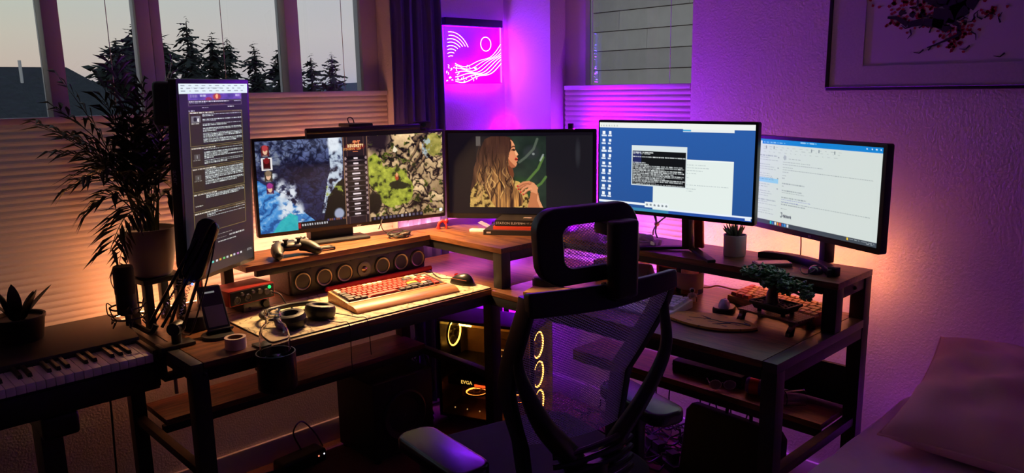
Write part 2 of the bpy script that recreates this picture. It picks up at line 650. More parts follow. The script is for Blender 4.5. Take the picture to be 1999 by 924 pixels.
def conifer(label, x, y, ztop, rad_, seed, sparse=0.0):
    rr = random.Random(seed)
    zb = -3.2
    t = thing('conifer_tree', label, 'tree', (x, y, zb), 0, 'conifers beyond the windows')
    H = ztop - zb
    MB().cyl((0, 0, 0), (0, 0, H * .97), .16, .015, n=7).build('trunk', BARK, t)
    m = MB()
    z = H * .995
    while z > H * .22:
        f = (H - z) / H                                  # 0 at the top
        L = rad_ * (.08 + 2.7 * f ** .6) * rr.uniform(.38, 1.25)
        L = min(L, rad_ * 1.2)
        nb = 3 if f < .05 else 9
        a0 = rr.random() * 6.28
        for k in range(nb):
            if rr.random() < sparse * (1.2 - f):
                continue
            a = a0 + 6.283 * k / nb + rr.uniform(-.3, .3)
            l = L * rr.uniform(.45, 1.25)
            droop = rr.uniform(-.2, .7) * l
            ca, sa = math.cos(a), math.sin(a)
            for q in range(3):                            # needle sprays along the branch
                t0, t1 = q / 3.2, (q + 1.5) / 3.2
                w = l * .21 * (1.25 - t0) * rr.uniform(.5, 1.4)
                z0_, z1_ = z - droop * t0 ** 1.5, z - droop * t1 ** 1.5 + l * .04 * rr.uniform(-1, 1.6)
                b0, b1 = l * t0, l * min(t1, 1.05)
                hgt = w * rr.uniform(.35, .9)
                p0 = (ca * b0, sa * b0, z0_)
                pm1 = (ca * (b0 + b1) / 2 - sa * w, sa * (b0 + b1) / 2 + ca * w, (z0_ + z1_) / 2 - hgt * .5)
                pm2 = (ca * (b0 + b1) / 2 + sa * w, sa * (b0 + b1) / 2 - ca * w, (z0_ + z1_) / 2 - hgt)
                p1 = (ca * b1, sa * b1, z1_)
                up = (ca * (b0 + b1) / 2, sa * (b0 + b1) / 2, (z0_ + z1_) / 2 + hgt * .35)
                m.add([p0, pm1, p1, pm2, up], [(0, 1, 4), (1, 2, 4), (2, 3, 4), (3, 0, 4), (0, 3, 2, 1)])
        z -= H * (.009 + .012 * f) * rr.uniform(.6, 1.6)
    m.build('branches', NEEDLE[seed % 2], t)


TREES = [
    ('broad conifer leftmost of the row, beside the roof', 8.37, 27, 3.25, 0.85, 1, 0.05),
    ('tall broad conifer just left of the wide window post', 10.99, 33, 4.17, 1.25, 2, 0.0),
    ('conifer half hidden behind the wide window post', 10.88, 30, 3.64, 0.84, 3, 0.1),
    ('tallest spindly conifer right of the wide window post', 9.68, 24.5, 3.79, 0.51, 4, 0.25),
    ('low conifer between the spindly tree and the pointed pair', 14.41, 36, 3.81, 0.73, 5, 0.1),
    ('pointed conifer in the middle of the window row', 11.50, 27, 3.55, 0.65, 6, 0.1),
    ('conifer behind the window cord right of the middle', 14.70, 33, 3.80, 0.76, 7, 0.1),
    ('conifer with a slim top, third from the window stile', 11.81, 24.5, 3.10, 0.51, 8, 0.1),
    ('smallest shrubby conifer low in front of the haze', 18.93, 39, 2.54, 0.89, 9, 0.0),
    ('conifer cut by the left edge of the window stile', 15.62, 30, 3.38, 0.66, 10, 0.1),
    ('small conifer just right of the window stile', 19.53, 36, 2.84, 0.59, 11, 0.15),
    ('middle conifer of the three in the right-hand pane', 15.27, 27, 2.87, 0.54, 12, 0.15),
    ('rightmost conifer with a bent tip in the right-hand pane', 19.76, 33, 3.29, 0.69, 13, 0.2),
]
for a in TREES:
    conifer(*a)
hd = MB()
for i in range(60):
    hd.sph((11.6 + i * .205, 43.0 + RND.uniform(-.4, .4), -3.2 + 4.35 + RND.uniform(-.2, .3) * (1 if i < 42 else .4) - (.25 if i > 42 else 0)), (.45, .45, .65 + RND.random() * .3), 7, 5)
hd.bb(11.6, 23.8, 42.6, 43.4, -3.2, 1.2)
o = hd.build('distant_hedge', NEEDLE[0])
o['kind'] = 'stuff'
tag(o, 'dark undergrowth along the foot of the conifer row', 'hedge')

# ---------------------------------------------------------------- curtain, neon panel, picture
cm = MB()
CUR = mat('navy curtain', (66, 56, 118), .85, bump=.3, bscale=500)


def curtain_f(u, v):
    # closed loop round the cloth: u 0..0.5 front, 0.5..1 back
    s = u * 2 if u < .5 else 2 - u * 2
    side = 1 if u < .5 else -1
    x = 1.731 + s * .238
    amp = .009 + .004 * v
    y = 2.456 + amp * math.sin(s * 30 + .6 * math.sin(v * 3)) + .003 * math.sin(s * 71) - side * .002
    return (x + .004 * math.sin(v * 7 + s * 5), y, 2.14 - v * (2.14 - FLOOR - .02))


cm.grid(curtain_f, 120, 24, closed_u=True)
cur = thing('curtain', 'dark navy curtain hanging between the windows and the glowing sign', 'curtain')
cm.build('cloth', CUR, cur, smooth=True)
MB().cyl((1.66, 2.456, 2.15), (2.0, 2.456, 2.15), .012).build('curtain_rod', STEEL, cur, smooth=True)

# light sign: acrylic sheet edge lit from its top bar, generic swell and sun drawing in light
sg = thing('light_sign', 'glowing purple acrylic light sign with wave and sun line drawing', 'light sign', (0, 0, 0))
SX0, SX1, SZ0, SZ1, SY = 1.984, 2.285, 1.435, 1.662, 2.452
MB().bb(SX0 - .004, SX1 + .004, SY - .012, SY + .016, SZ1, SZ1 + .030).build('top_bar', mat('sign bar dark blue', (30, 20, 70), .5), sg, bevel=.003)


def sign_panel_mat():
    m = bpy.data.materials.new('edge lit acrylic')
    m.use_nodes = True
    nt = m.node_tree
    nt.nodes.remove(nt.nodes['Principled BSDF'])
    tc = nt.nodes.new('ShaderNodeTexCoord')
    sp = nt.nodes.new('ShaderNodeSeparateXYZ')
    nt.links.new(tc.outputs['Object'], sp.inputs[0])
    ma = nt.nodes.new('ShaderNodeMath')
    ma.operation = 'SUBTRACT'
    nt.links.new(sp.outputs['X'], ma.inputs[0])
    nt.links.new(sp.outputs['Z'], ma.inputs[1])
    mr = nt.nodes.new('ShaderNodeMapRange')
    mr.inputs[1].default_value = SX0 - SZ1 + .08
    mr.inputs[2].default_value = SX1 - SZ0 - .18
    nt.links.new(ma.outputs[0], mr.inputs[0])
    rp = nt.nodes.new('ShaderNodeValToRGB')
    rp.color_ramp.elements[0].color = (0.10, 0.03, 1.0, 1)
    rp.color_ramp.elements[1].color = (0.50, 0.0, 0.90, 1)
    nt.links.new(mr.outputs[0], rp.inputs[0])
    e = nt.nodes.new('ShaderNodeEmission')
    e.inputs[1].default_value = SIGN_GLOW
    nt.links.new(rp.outputs[0], e.inputs[0])
    t = nt.nodes.new('ShaderNodeBsdfTransparent')
    t.inputs[0].default_value = (.66, .25, .93, 1)      # violet tinted sheet
    a = nt.nodes.new('ShaderNodeAddShader')
    nt.links.new(e.outputs[0], a.inputs[0])
    nt.links.new(t.outputs[0], a.inputs[1])
    nt.links.new(a.outputs[0], nt.nodes['Material Output'].inputs[0])
    return m


SIGN_GLOW = 0.38
MB().bb(SX0, SX1, SY, SY + .004, SZ0, SZ1).build('acrylic_panel', sign_panel_mat(), sg)
LINE = [emit_mat('sign line pink', (145, 42, 255), 72.0), emit_mat('sign line blue', (80, 52, 255), 76.0), emit_mat('sign line violet', (145, 46, 255), 76.0)]


def line(pts, r, k):
    MB().tube([(SX0 + a * (SX1 - SX0), SY - .001, SZ0 + b * (SZ1 - SZ0)) for a, b in pts], r, 5).build('light_line', LINE[k], sg)


line([(.72 + .095 * math.cos(t * .2618), .70 + .125 * math.sin(t * .2618)) for t in range(25)], .0016, 0)      # sun
for j in range(7):                                                                                     # long swell rising to the right
    line([(.16 + .84 * t / 20, .04 + .05 * j * (1 - .5 * (t / 20)) + (.30 + .035 * j) * (t / 20) ** 2.3 - .03 * math.sin(t * .5 + j)) for t in range(21)], .0014 + .0003 * (j < 3), 2 if j < 4 else 0)
for j in range(8):                                                                                     # rounded swell on the left, nested arcs
    rr_ = .50 - .048 * j
    line([(.10 + rr_ * .92 * math.cos(a * .1047) * .80, .28 + rr_ * 1.22 * math.sin(a * .1047)) for a in range(6 + j, 17 + j // 2)], .0013, 1 if 1 < j < 6 else 0)
rs_ = random.Random(5)
for j in range(34):                                                                                    # spray dashes low left
    x, z = rs_.uniform(.02, .55), rs_.uniform(.03, .30)
    a = rs_.uniform(0, 6.28)
    line([(x + .022 * math.cos(a + q * .7) * q / 3, z + .04 * math.sin(a + q * .7) * q / 3) for q in range(4)], .0011, j % 3)
MB().bb(SX1 - .002, SX1 + .002, SY - .002, SY + .006, SZ0, SZ1).build('lit_edge', emit_mat('sign edge', (175, 20, 255), 30.0), sg)
MB().bb(SX0, SX1, SY - .002, SY + .006, SZ0 - .002, SZ0 + .002).build('lit_edge', emit_mat('sign edge low', (150, 0, 255), 36.0), sg)
MB().bb(SX0, SX1, SY + .008, SY + .014, SZ1 - .003, SZ1).build('led_strip', emit_mat('sign led', (110, 0, 255), 26.0), sg)

# framed print
fp = thing('framed_print', 'large framed print of a red-leaved gnarled tree on the right wall', 'picture')
FX = XW - .004
FY0, FY1, FZ0, FZ1 = .05, 1.05, 1.388, 2.02
fm = MB()
for a in ((FY0, FY1, FZ0, FZ0 + .010), (FY0, FY1, FZ1 - .010, FZ1), (FY0, FY0 + .010, FZ0 + .010, FZ1 - .010), (FY1 - .010, FY1, FZ0 + .010, FZ1 - .010)):
    fm.bb(FX - .016, FX, *a)
fm.build('frame', mat('thin black frame', (26, 20, 26), .5), fp, bevel=.002)
MATB = mat('silvery mat board', (188, 184, 190), .7, noise=.12, nscale=160, bump=.3, bscale=300)
mm = MB()
my0, my1, mz0, mz1 = FY0 + .11, FY1 - .105, FZ0 + .068, FZ1 - .068
for a in ((FY0 + .01, FY1 - .01, FZ0 + .01, mz0), (FY0 + .01, FY1 - .01, mz1, FZ1 - .01), (FY0 + .01, my0, mz0, mz1), (my1, FY1 - .01, mz0, mz1)):
    mm.bb(FX - .0145, FX - .004, *a)
mm.build('mat_board', MATB, fp)
MB().bb(FX - .0128, FX - .003, my0, my1, mz0, mz1).build('print_sheet', mat('print paper', (196, 188, 200), .7), fp)
PX = FX - .0131
rs_ = random.Random(11)
bm_ = MB()


def blot(m, y, z, ry, rz, seed, k=9):
    q = random.Random(seed)
    pts = [(y + ry * q.uniform(.55, 1.2) * math.cos(6.283 * i / k), z + rz * q.uniform(.55, 1.2) * math.sin(6.283 * i / k)) for i in range(k)]
    m.prism(pts, PX - .0003, PX, 'YZ')


def limb(m, pts, w0, w1):
    n = len(pts)
    for i in range(n - 1):
        (a, b), (c, d) = pts[i], pts[i + 1]
        wa, wb = w0 + (w1 - w0) * i / (n - 1), w0 + (w1 - w0) * (i + 1) / (n - 1)
        L = math.hypot(c - a, d - b) or 1
        nx, ny = -(d - b) / L, (c - a) / L
        m.prism([(a + nx * wa, b + ny * wa), (a - nx * wa, b - ny * wa), (c - nx * wb, d - ny * wb), (c + nx * wb, d + ny * wb)], PX - .0004, PX, 'YZ')


limb(bm_, [(.62, 1.90), (.66, 1.76), (.70, 1.66), (.735, 1.60), (.74, 1.565), (.75, 1.548)], .045, .022)
limb(bm_, [(.74, 1.56), (.79, 1.57), (.83, 1.565), (.86, 1.585), (.885, 1.588)], .012, .003)
limb(bm_, [(.72, 1.585), (.685, 1.60), (.665, 1.63), (.655, 1.70)], .022, .010)
limb(bm_, [(.73, 1.57), (.70, 1.555), (.70, 1.53), (.735, 1.515), (.775, 1.50)], .006, .0015)
limb(bm_, [(.76, 1.62), (.82, 1.65), (.87, 1.64)], .012, .004)
limb(bm_, [(.66, 1.62), (.58, 1.625), (.50, 1.63), (.42, 1.615)], .006, .002)
for i in range(26):
    blot(bm_, .73 + rs_.gauss(0, .035), 1.60 + rs_.gauss(0, .03), .014 * rs_.uniform(.4, 1), .012 * rs_.uniform(.4, 1), i, 11)
for i in range(40):
    y_, z_, a_ = .73 + rs_.gauss(0, .07), 1.60 + rs_.gauss(0, .05), rs_.uniform(0, 6.28)
    limb(bm_, [(y_, z_), (y_ + .014 * math.cos(a_), z_ + .014 * math.sin(a_)), (y_ + .026 * math.cos(a_ + .5), z_ + .026 * math.sin(a_ + .5))], .0022, .0006)
bm_.build('printed_branches', mat('print dark ink', (24, 12, 30), .7), fp)['kind'] = 'stuff'
lm = MB()
for c in ((.83, 1.63, .06, .03, 30), (.79, 1.59, .04, .03, 24), (.70, 1.545, .035, .022, 22), (.715, 1.515, .03, .02, 18), (.85, 1.575, .03, .014, 12), (.60, 1.64, .07, .025, 26), (.50, 1.62, .05, .02, 20), (.72, 1.72, .15, .06, 70), (.63, 1.58, .02, .015, 8)):
    for k in range(int(c[4] * 2.4)):
        blot(lm, c[0] + rs_.gauss(0, c[2] * .6), c[1] + rs_.gauss(0, c[3] * .6), .0052, .0046, k * 7 + c[4], 6)
lm.build('printed_leaves', mat('print red ink', (150, 20, 36), .7), fp)['kind'] = 'stuff'

# ---------------------------------------------------------------- the corner desk
DZ, RZ = .75, .89           # top of the worktop, top of the monitor shelf
dk = thing('corner_desk', 'L-shaped brown wood desk with black steel frame, raised monitor shelf and lower shelves', 'desk', (0, 0, 0))


def part(name, m, mt, parent, bevel=.0015, smooth=False):
    return m.build(name, mt, parent, bevel=bevel, smooth=smooth)


T = .018
part('worktop_board', MB().bb(.70, 1.672, 1.862, 2.42, DZ - T, DZ), WOODX, dk)
part('worktop_board', MB().bb(1.674, 2.20, 1.852, 2.42, DZ - T, DZ), WOODY, dk)
part('worktop_board', MB().bb(1.660, 2.20, .872, 1.850, DZ - T, DZ), WOODY, dk)
END = mat('black end strip', (52, 48, 50), .4)
part('end_strip', MB().bb(1.660, 2.20, .832, .870, DZ - T - .006, DZ), END, dk)
part('end_strip', MB().bb(.668, .698, 1.862, 2.42, DZ - T - .006, DZ), END, dk)
part('shelf_board', MB().bb(.985, 1.690, 2.213, 2.42, RZ - T, RZ), WOODX, dk)
part('shelf_board', MB().bb(1.692, 2.20, 1.832, 2.42, RZ - T, RZ), WOODY, dk)
part('shelf_board', MB().bb(1.976, 2.20, .832, 1.830, RZ - T, RZ), WOODY, dk)
LOWZ = .47
part('lower_shelf', MB().bb(.72, 1.672, 2.245, 2.42, LOWZ - T, LOWZ), WOODX, dk)
part('lower_shelf', MB().bb(2.01, 2.19, .87, 1.80, LOWZ - T, LOWZ), WOODY, dk)
part('back_panel', MB().bb(2.172, 2.186, .87, 1.40, LOWZ + .005, LOWZ + .125), STEEL, dk)
G = .042
for x, y, z1 in ((.690, 1.884, DZ - T), (.690, 2.398, DZ - T), (1.682, 1.874, DZ - T), (1.682, 2.398, DZ - T), (2.178, 2.398, RZ - T), (1.682, .853, DZ - T - .006), (2.178, .853, RZ - T)):
    part('leg', MB().bb(x - G / 2, x + G / 2, y - G / 2, y + G / 2, FLOOR, z1), STEEL, dk, .003)
part('shelf_post', MB().bb(1.694, 1.736, 1.834, 1.876, DZ, RZ - T), STEEL, dk, .003)
part('shelf_post', MB().bb(1.978, 2.018, .834, .874, DZ, RZ - T), STEEL, dk, .003)
part('shelf_post', MB().bb(.988, 1.02, 2.385, 2.415, DZ, RZ - T), STEEL, dk, .003)
part('shelf_post', MB().bb(1.705, 1.740, 2.385, 2.415, DZ, RZ - T), STEEL, dk, .003)
RL = .032


def rail(p0, p1, w=.03, h=RL):
    part('rail', MB().beam(p0, p1, w, h), STEEL, dk, .002)


zr = DZ - T - RL / 2
rail((.712, 1.878, zr), (1.66, 1.878, zr))
rail((.712, 2.402, zr), (1.66, 2.402, zr))
rail((1.676, 1.852, zr), (1.676, .875, zr))
rail((2.182, 2.38, zr), (2.182, .875, zr))
rail((1.704, .849, zr - .006), (2.156, .849, zr - .006))
rail((.690, 1.906, zr), (.690, 2.376, zr))
zs = RZ - T - .016
rail((1.736, 1.846, zs), (2.18, 1.846, zs), .024)
rail((1.712, 1.878, zs), (1.712, 2.385, zs), .024)
rail((2.018, .848, zs), (2.156, .848, zs), .024)
rail((1.02, 2.226, zs + .006), (1.690, 2.226, zs + .006), .02, .02)
rail((1.986, .875, zs + .006), (1.986, 1.832, zs + .006), .02, .02)
zl = LOWZ - T - .012
rail((.690, 1.905, zl), (.690, 2.377, zl), .024, .024)
rail((1.682, 1.895, zl), (1.682, 2.377, zl), .026, .026)
rail((1.704, .853, zl), (2.157, .853, zl), .026, .026)
rail((.712, 2.256, zl), (1.66, 2.256, zl), .02, .024)
rail((2.02, .875, zl), (2.02, 1.80, zl), .02, .024)
for p in ((1.738, 1.852, RZ - .036), (2.09, .834, RZ - .034), (.70, 1.862, DZ - .03)):
    part('bolt', MB().lathe([(0.0001, 0), (.006, .001), (.006, .004), (.0001, .005)], (0, 0, 0), 10, 'Y') if False else MB().sph(p, .0055, 8, 6), STEEL, dk, 0, True)

# ---- added warm strip stuck along the rear edge of the shelf, facing the walls
ls = thing('warm_led_strip', 'warm orange light strip running along the back edge of the desk shelf', 'light strip')
LEDW = emit_mat('warm led', (255, 150, 88), 72.0)
TAPE = mat('led tape backing', (220, 210, 200), .6)
z0, z1 = RZ - .015, RZ - .006
MB().bb(.99, 1.93, 2.421, 2.424, z0, z1).build('strip_tape', TAPE, ls)
MB().bb(.99, 1.93, 2.424, 2.427, z0, z1).build('strip_light', emit_mat('warm led behind ultrawide', (255, 165, 118), 150.0), ls)
MB().bb(.67, .985, 2.421, 2.424, DZ + .002, DZ + .011).build('strip_tape', TAPE, ls)
MB().bb(.67, .985, 2.424, 2.427, DZ + .002, DZ + .011).build('strip_light', LEDW, ls)
MB().bb(2.201, 2.204, .85, 1.90, z0, z1).build('strip_tape', TAPE, ls)
MB().bb(2.204, 2.207, .85, 1.90, z0, z1).build('strip_light', LEDW, ls)


# ---- purple light bars standing behind the middle monitor
def light_bar(label, x, y, aim, h, col, es):
    t = thing('light_bar', label, 'lamp', (x, y, RZ), aim)
    MB().prism(rrect(.030, .022, .008), .012, h).build('housing', BLACK, t, bevel=.002)
    MB().lathe([(.0001, 0), (.034, 0), (.034, .008), (.03, .012), (.0001, .012)], (0, 0, 0), 24).build('foot', BLACK, t, smooth=True)
    MB().bb(-.012, .012, .011, .0135, .05, h - .02).build('diffuser', emit_mat(f'light bar glow {label[:12]}', col, es), t)
    return t


light_bar('black light bar throwing purple at the right window, top just above the middle monitor', 2.225, 2.00, rad(-143), .385, (150, 0, 255), 640.0)
cl_ = thing('corner_lamp', 'slim black corner lamp throwing purple light onto both walls behind the desk', 'lamp', (2.268, 2.430, FLOOR), rad(-45))
MB().prism(rrect(.026, .016, .005), .014, 1.13).build('pole', BLACK, cl_, bevel=.002)
MB().prism([(-.075, -.012), (-.05, .03), (.05, .03), (.075, -.012), (0, -.03)], 0, .014).build('foot', BLACK, cl_, bevel=.002)
MB().bb(-.010, .010, .0082, .0105, .10, 1.11).build('light_strip', emit_mat('corner lamp purple', (138, 0, 255), 520.0), cl_)
# warm strip under the corner shelf
LEDC = emit_mat('pink led corner', (255, 110, 190), 22.0)
MB().bb(1.76, 2.15, 2.405, 2.408, RZ - T - .016, RZ - T - .007).build('strip_light', LEDC, ls)
MB().bb(2.188, 2.191, 1.92, 2.375, RZ - T - .016, RZ - T - .007).build('strip_light', LEDC, ls)

# ---------------------------------------------------------------- painted screens (flat print: one colour per screen point)
def vnoise(h, w, cell, seed, octv=4, rough=.5):
    r = np.random.default_rng(seed)
    out = np.zeros((h, w))
    amp, tot = 1.0, 0.0
    cy_, cx_ = (cell if isinstance(cell, tuple) else (cell, cell))
    for _ in range(octv):
        gh, gw = int(h / cy_) + 3, int(w / cx_) + 3
        g = r.random((gh, gw))
        yy, xx = np.arange(h) / cy_, np.arange(w) / cx_
        y0, x0 = yy.astype(int), xx.astype(int)
        fy, fx = (yy - y0)[:, None], (xx - x0)[None, :]
        fy, fx = fy * fy * (3 - 2 * fy), fx * fx * (3 - 2 * fx)
        a = g[y0][:, x0] * (1 - fx) + g[y0][:, x0 + 1] * fx
        b = g[y0 + 1][:, x0] * (1 - fx) + g[y0 + 1][:, x0 + 1] * fx
        out += amp * (a * (1 - fy) + b * fy)
        tot += amp
        amp *= rough
        cy_, cx_ = max(1.0, cy_ / 2), max(1.0, cx_ / 2)
    return out / tot


def voro(h, w, n, seed, sx=1.0, warp=0.0):
    """cell noise: nearest id, edge distance, offset from the cell centre"""
    r = np.random.default_rng(seed)
    asp = w / h
    px, py = r.random(n) * asp, r.random(n)
    X, Y = np.meshgrid(np.arange(w) / h, np.arange(h) / h)
    if warp:
        X = X + warp * (vnoise(h, w, 14, seed + 1, 3) - .5)
        Y = Y + warp * (vnoise(h, w, 14, seed + 2, 3) - .5)
    d = np.hypot((X[..., None] - px) * sx, Y[..., None] - py)
    o = np.argsort(d, -1)[..., :2]
    d1 = np.take_along_axis(d, o[..., :1], -1)[..., 0]
    d2 = np.take_along_axis(d, o[..., 1:2], -1)[..., 0]
    i = o[..., 0]
    return i, d2 - d1, Y - py[i], X - px[i], r.random(n)[i]


FONT = {'A': '010101111101101', 'B': '110101110101110', 'C': '011100100100011', 'D': '110101101101110', 'E': '111100110100111', 'F': '111100110100100',
        'G': '011100101101011', 'I': '111010010010111', 'L': '100100100100111', 'N': '101111111101101', 'O': '010101101101010', 'R': '110101110101101',
        'S': '011100010001110', 'T': '111010010010010', 'V': '101101101101010', 'Y': '101101010010010', ' ': '000000000000000', 'J': '001001001101010'}


class Cv:
    """canvas, x to the right, y down, colours 0..255"""

    def __init__(self, w, h, bg):
        self.w, self.h = w, h
        self.a = np.zeros((h, w, 3))
        self.a[:] = bg
        self.X, self.Y = np.meshgrid((np.arange(w) + .5) / w, (np.arange(h) + .5) / h)

    def put(self, mask, col, al=1.0):
        col = np.asarray(col, float)
        if np.isscalar(al):
            k = mask * al
        else:
            k = mask * al
        k = np.asarray(k, float)[..., None]
        self.a = self.a * (1 - k) + (col if col.ndim == 3 else col[None, None, :]) * k

    def rect(self, x0, y0, x1, y1, col, al=1.0):
        self.put((self.X >= x0) & (self.X < x1) & (self.Y >= y0) & (self.Y < y1), col, al)

    def frame(self, x0, y0, x1, y1, col, t=1):
        tx, ty = t / self.w, t / self.h
        self.rect(x0, y0, x1, y0 + ty, col)
        self.rect(x0, y1 - ty, x1, y1, col)
        self.rect(x0, y0, x0 + tx, y1, col)
        self.rect(x1 - tx, y0, x1, y1, col)

    def ell(self, cx, cy, rx, ry, col, al=1.0, soft=0.0):
        d = ((self.X - cx) / rx) ** 2 + ((self.Y - cy) / ry) ** 2
        self.put((d < 1) if not soft else np.clip((1 - d) / soft, 0, 1), col, al)

    def polymask(self, pts):
        m = np.zeros((self.h, self.w), bool)
        n = len(pts)
        for i in range(n):
            (xa, ya), (xb, yb) = pts[i], pts[(i + 1) % n]
            c = ((ya > self.Y) != (yb > self.Y)) & (self.X < (xb - xa) * (self.Y - ya) / ((yb - ya) or 1e-9) + xa)
            m ^= c
        return m

    def poly(self, pts, col, al=1.0):
        self.put(self.polymask(pts), col, al)

    def stroke(self, pts, wd, col, al=1.0, taper=False):
        asp = self.h / self.w
        best = np.full((self.h, self.w), 9.0)
        n = len(pts) - 1
        for i in range(n):
            (xa, ya), (xb, yb) = pts[i], pts[i + 1]
            dx, dy = xb - xa, (yb - ya) * asp
            L = dx * dx + dy * dy or 1e-9
            t = np.clip(((self.X - xa) * dx + (self.Y - ya) * asp * dy) / L, 0, 1)
            d = np.hypot(self.X - xa - t * dx, (self.Y - ya) * asp - t * dy)
            if taper:
                d = d / np.maximum(.15, np.sin(np.pi * (i + t) / n))
            best = np.minimum(best, d)
        self.put(np.clip((wd - best) * self.w + .5, 0, 1), col, al)

    def words(self, x0, y0, x1, hgt, col, seed, al=1.0, wmin=.012, wmax=.045, gap=.008):
        """a line of unreadable small print"""
        r = random.Random(seed)
        x = x0
        while x < x1:
            w = r.uniform(wmin, wmax)
            self.rect(x, y0, min(x + w, x1), y0 + hgt, col, al * r.uniform(.65, 1))
            x += w + gap

    def text(self, s, x, y, ch, col):
        """3x5 block letters; ch = height of one cell in canvas rows"""
        cw_, chh = ch / self.w, ch / self.h
        for k, c in enumerate(s):
            for i, b in enumerate(FONT.get(c, FONT[' '])):
                if b == '1':
                    q, r_ = i % 3, i // 3
                    self.rect(x + (k * 4 + q) * cw_, y + r_ * chh, x + (k * 4 + q + 1) * cw_, y + (r_ + 1) * chh, col)


def screen_mat(name, strength, gloss=.3):
    m = bpy.data.materials.new(name)
    m.use_nodes = True
    nt = m.node_tree
    b = nt.nodes['Principled BSDF']
    b.inputs['Base Color'].default_value = (.004, .004, .005, 1)
    b.inputs['Roughness'].default_value = gloss
    b.inputs['Specular IOR Level'].default_value = .22
    at = nt.nodes.new('ShaderNodeVertexColor')
    at.layer_name = 'screen'
    nt.links.new(at.outputs[0], b.inputs['Emission Color'])
    b.inputs['Emission Strength'].default_value = strength
    return m


def screen(cv, w, h, parent, y, mt, z0=0.0, x0=0.0):
    """screen surface in local XZ facing -Y"""
    H, W = cv.h, cv.w
    a = np.clip(cv.a / 255.0, 0, 1)
    a = np.where(a <= .04045, a / 12.92, ((a + .055) / 1.055) ** 2.4)
    xs = (np.arange(W) / (W - 1) - .5) * w + x0
    zs_ = (.5 - np.arange(H) / (H - 1)) * h + z0
    co = np.zeros((H * W, 3), np.float32)
    co[:, 0] = np.tile(xs, H)
    co[:, 1] = y
    co[:, 2] = np.repeat(zs_, W)
    idx = np.arange(H * W).reshape(H, W)
    q = np.stack([idx[:-1, :-1], idx[1:, :-1], idx[1:, 1:], idx[:-1, 1:]], -1).reshape(-1, 4)
    me = bpy.data.meshes.new('screen')
    me.vertices.add(H * W)
    me.vertices.foreach_set('co', co.ravel())
    nf = len(q)
    me.loops.add(nf * 4)
    me.polygons.add(nf)
    me.polygons.foreach_set('loop_start', np.arange(0, nf * 4, 4))
    me.loops.foreach_set('vertex_index', q.ravel().astype(np.int32))
    me.update(calc_edges=True)
    ca = me.color_attributes.new('screen', 'FLOAT_COLOR', 'POINT')
    rgba = np.ones((H * W, 4), np.float32)
    rgba[:, :3] = a.reshape(-1, 3)
    ca.data.foreach_set('color', rgba.ravel())
    me.materials.append(mt)
    o = bpy.data.objects.new('screen', me)
    COL.objects.link(o)
    o.parent = parent
    return o


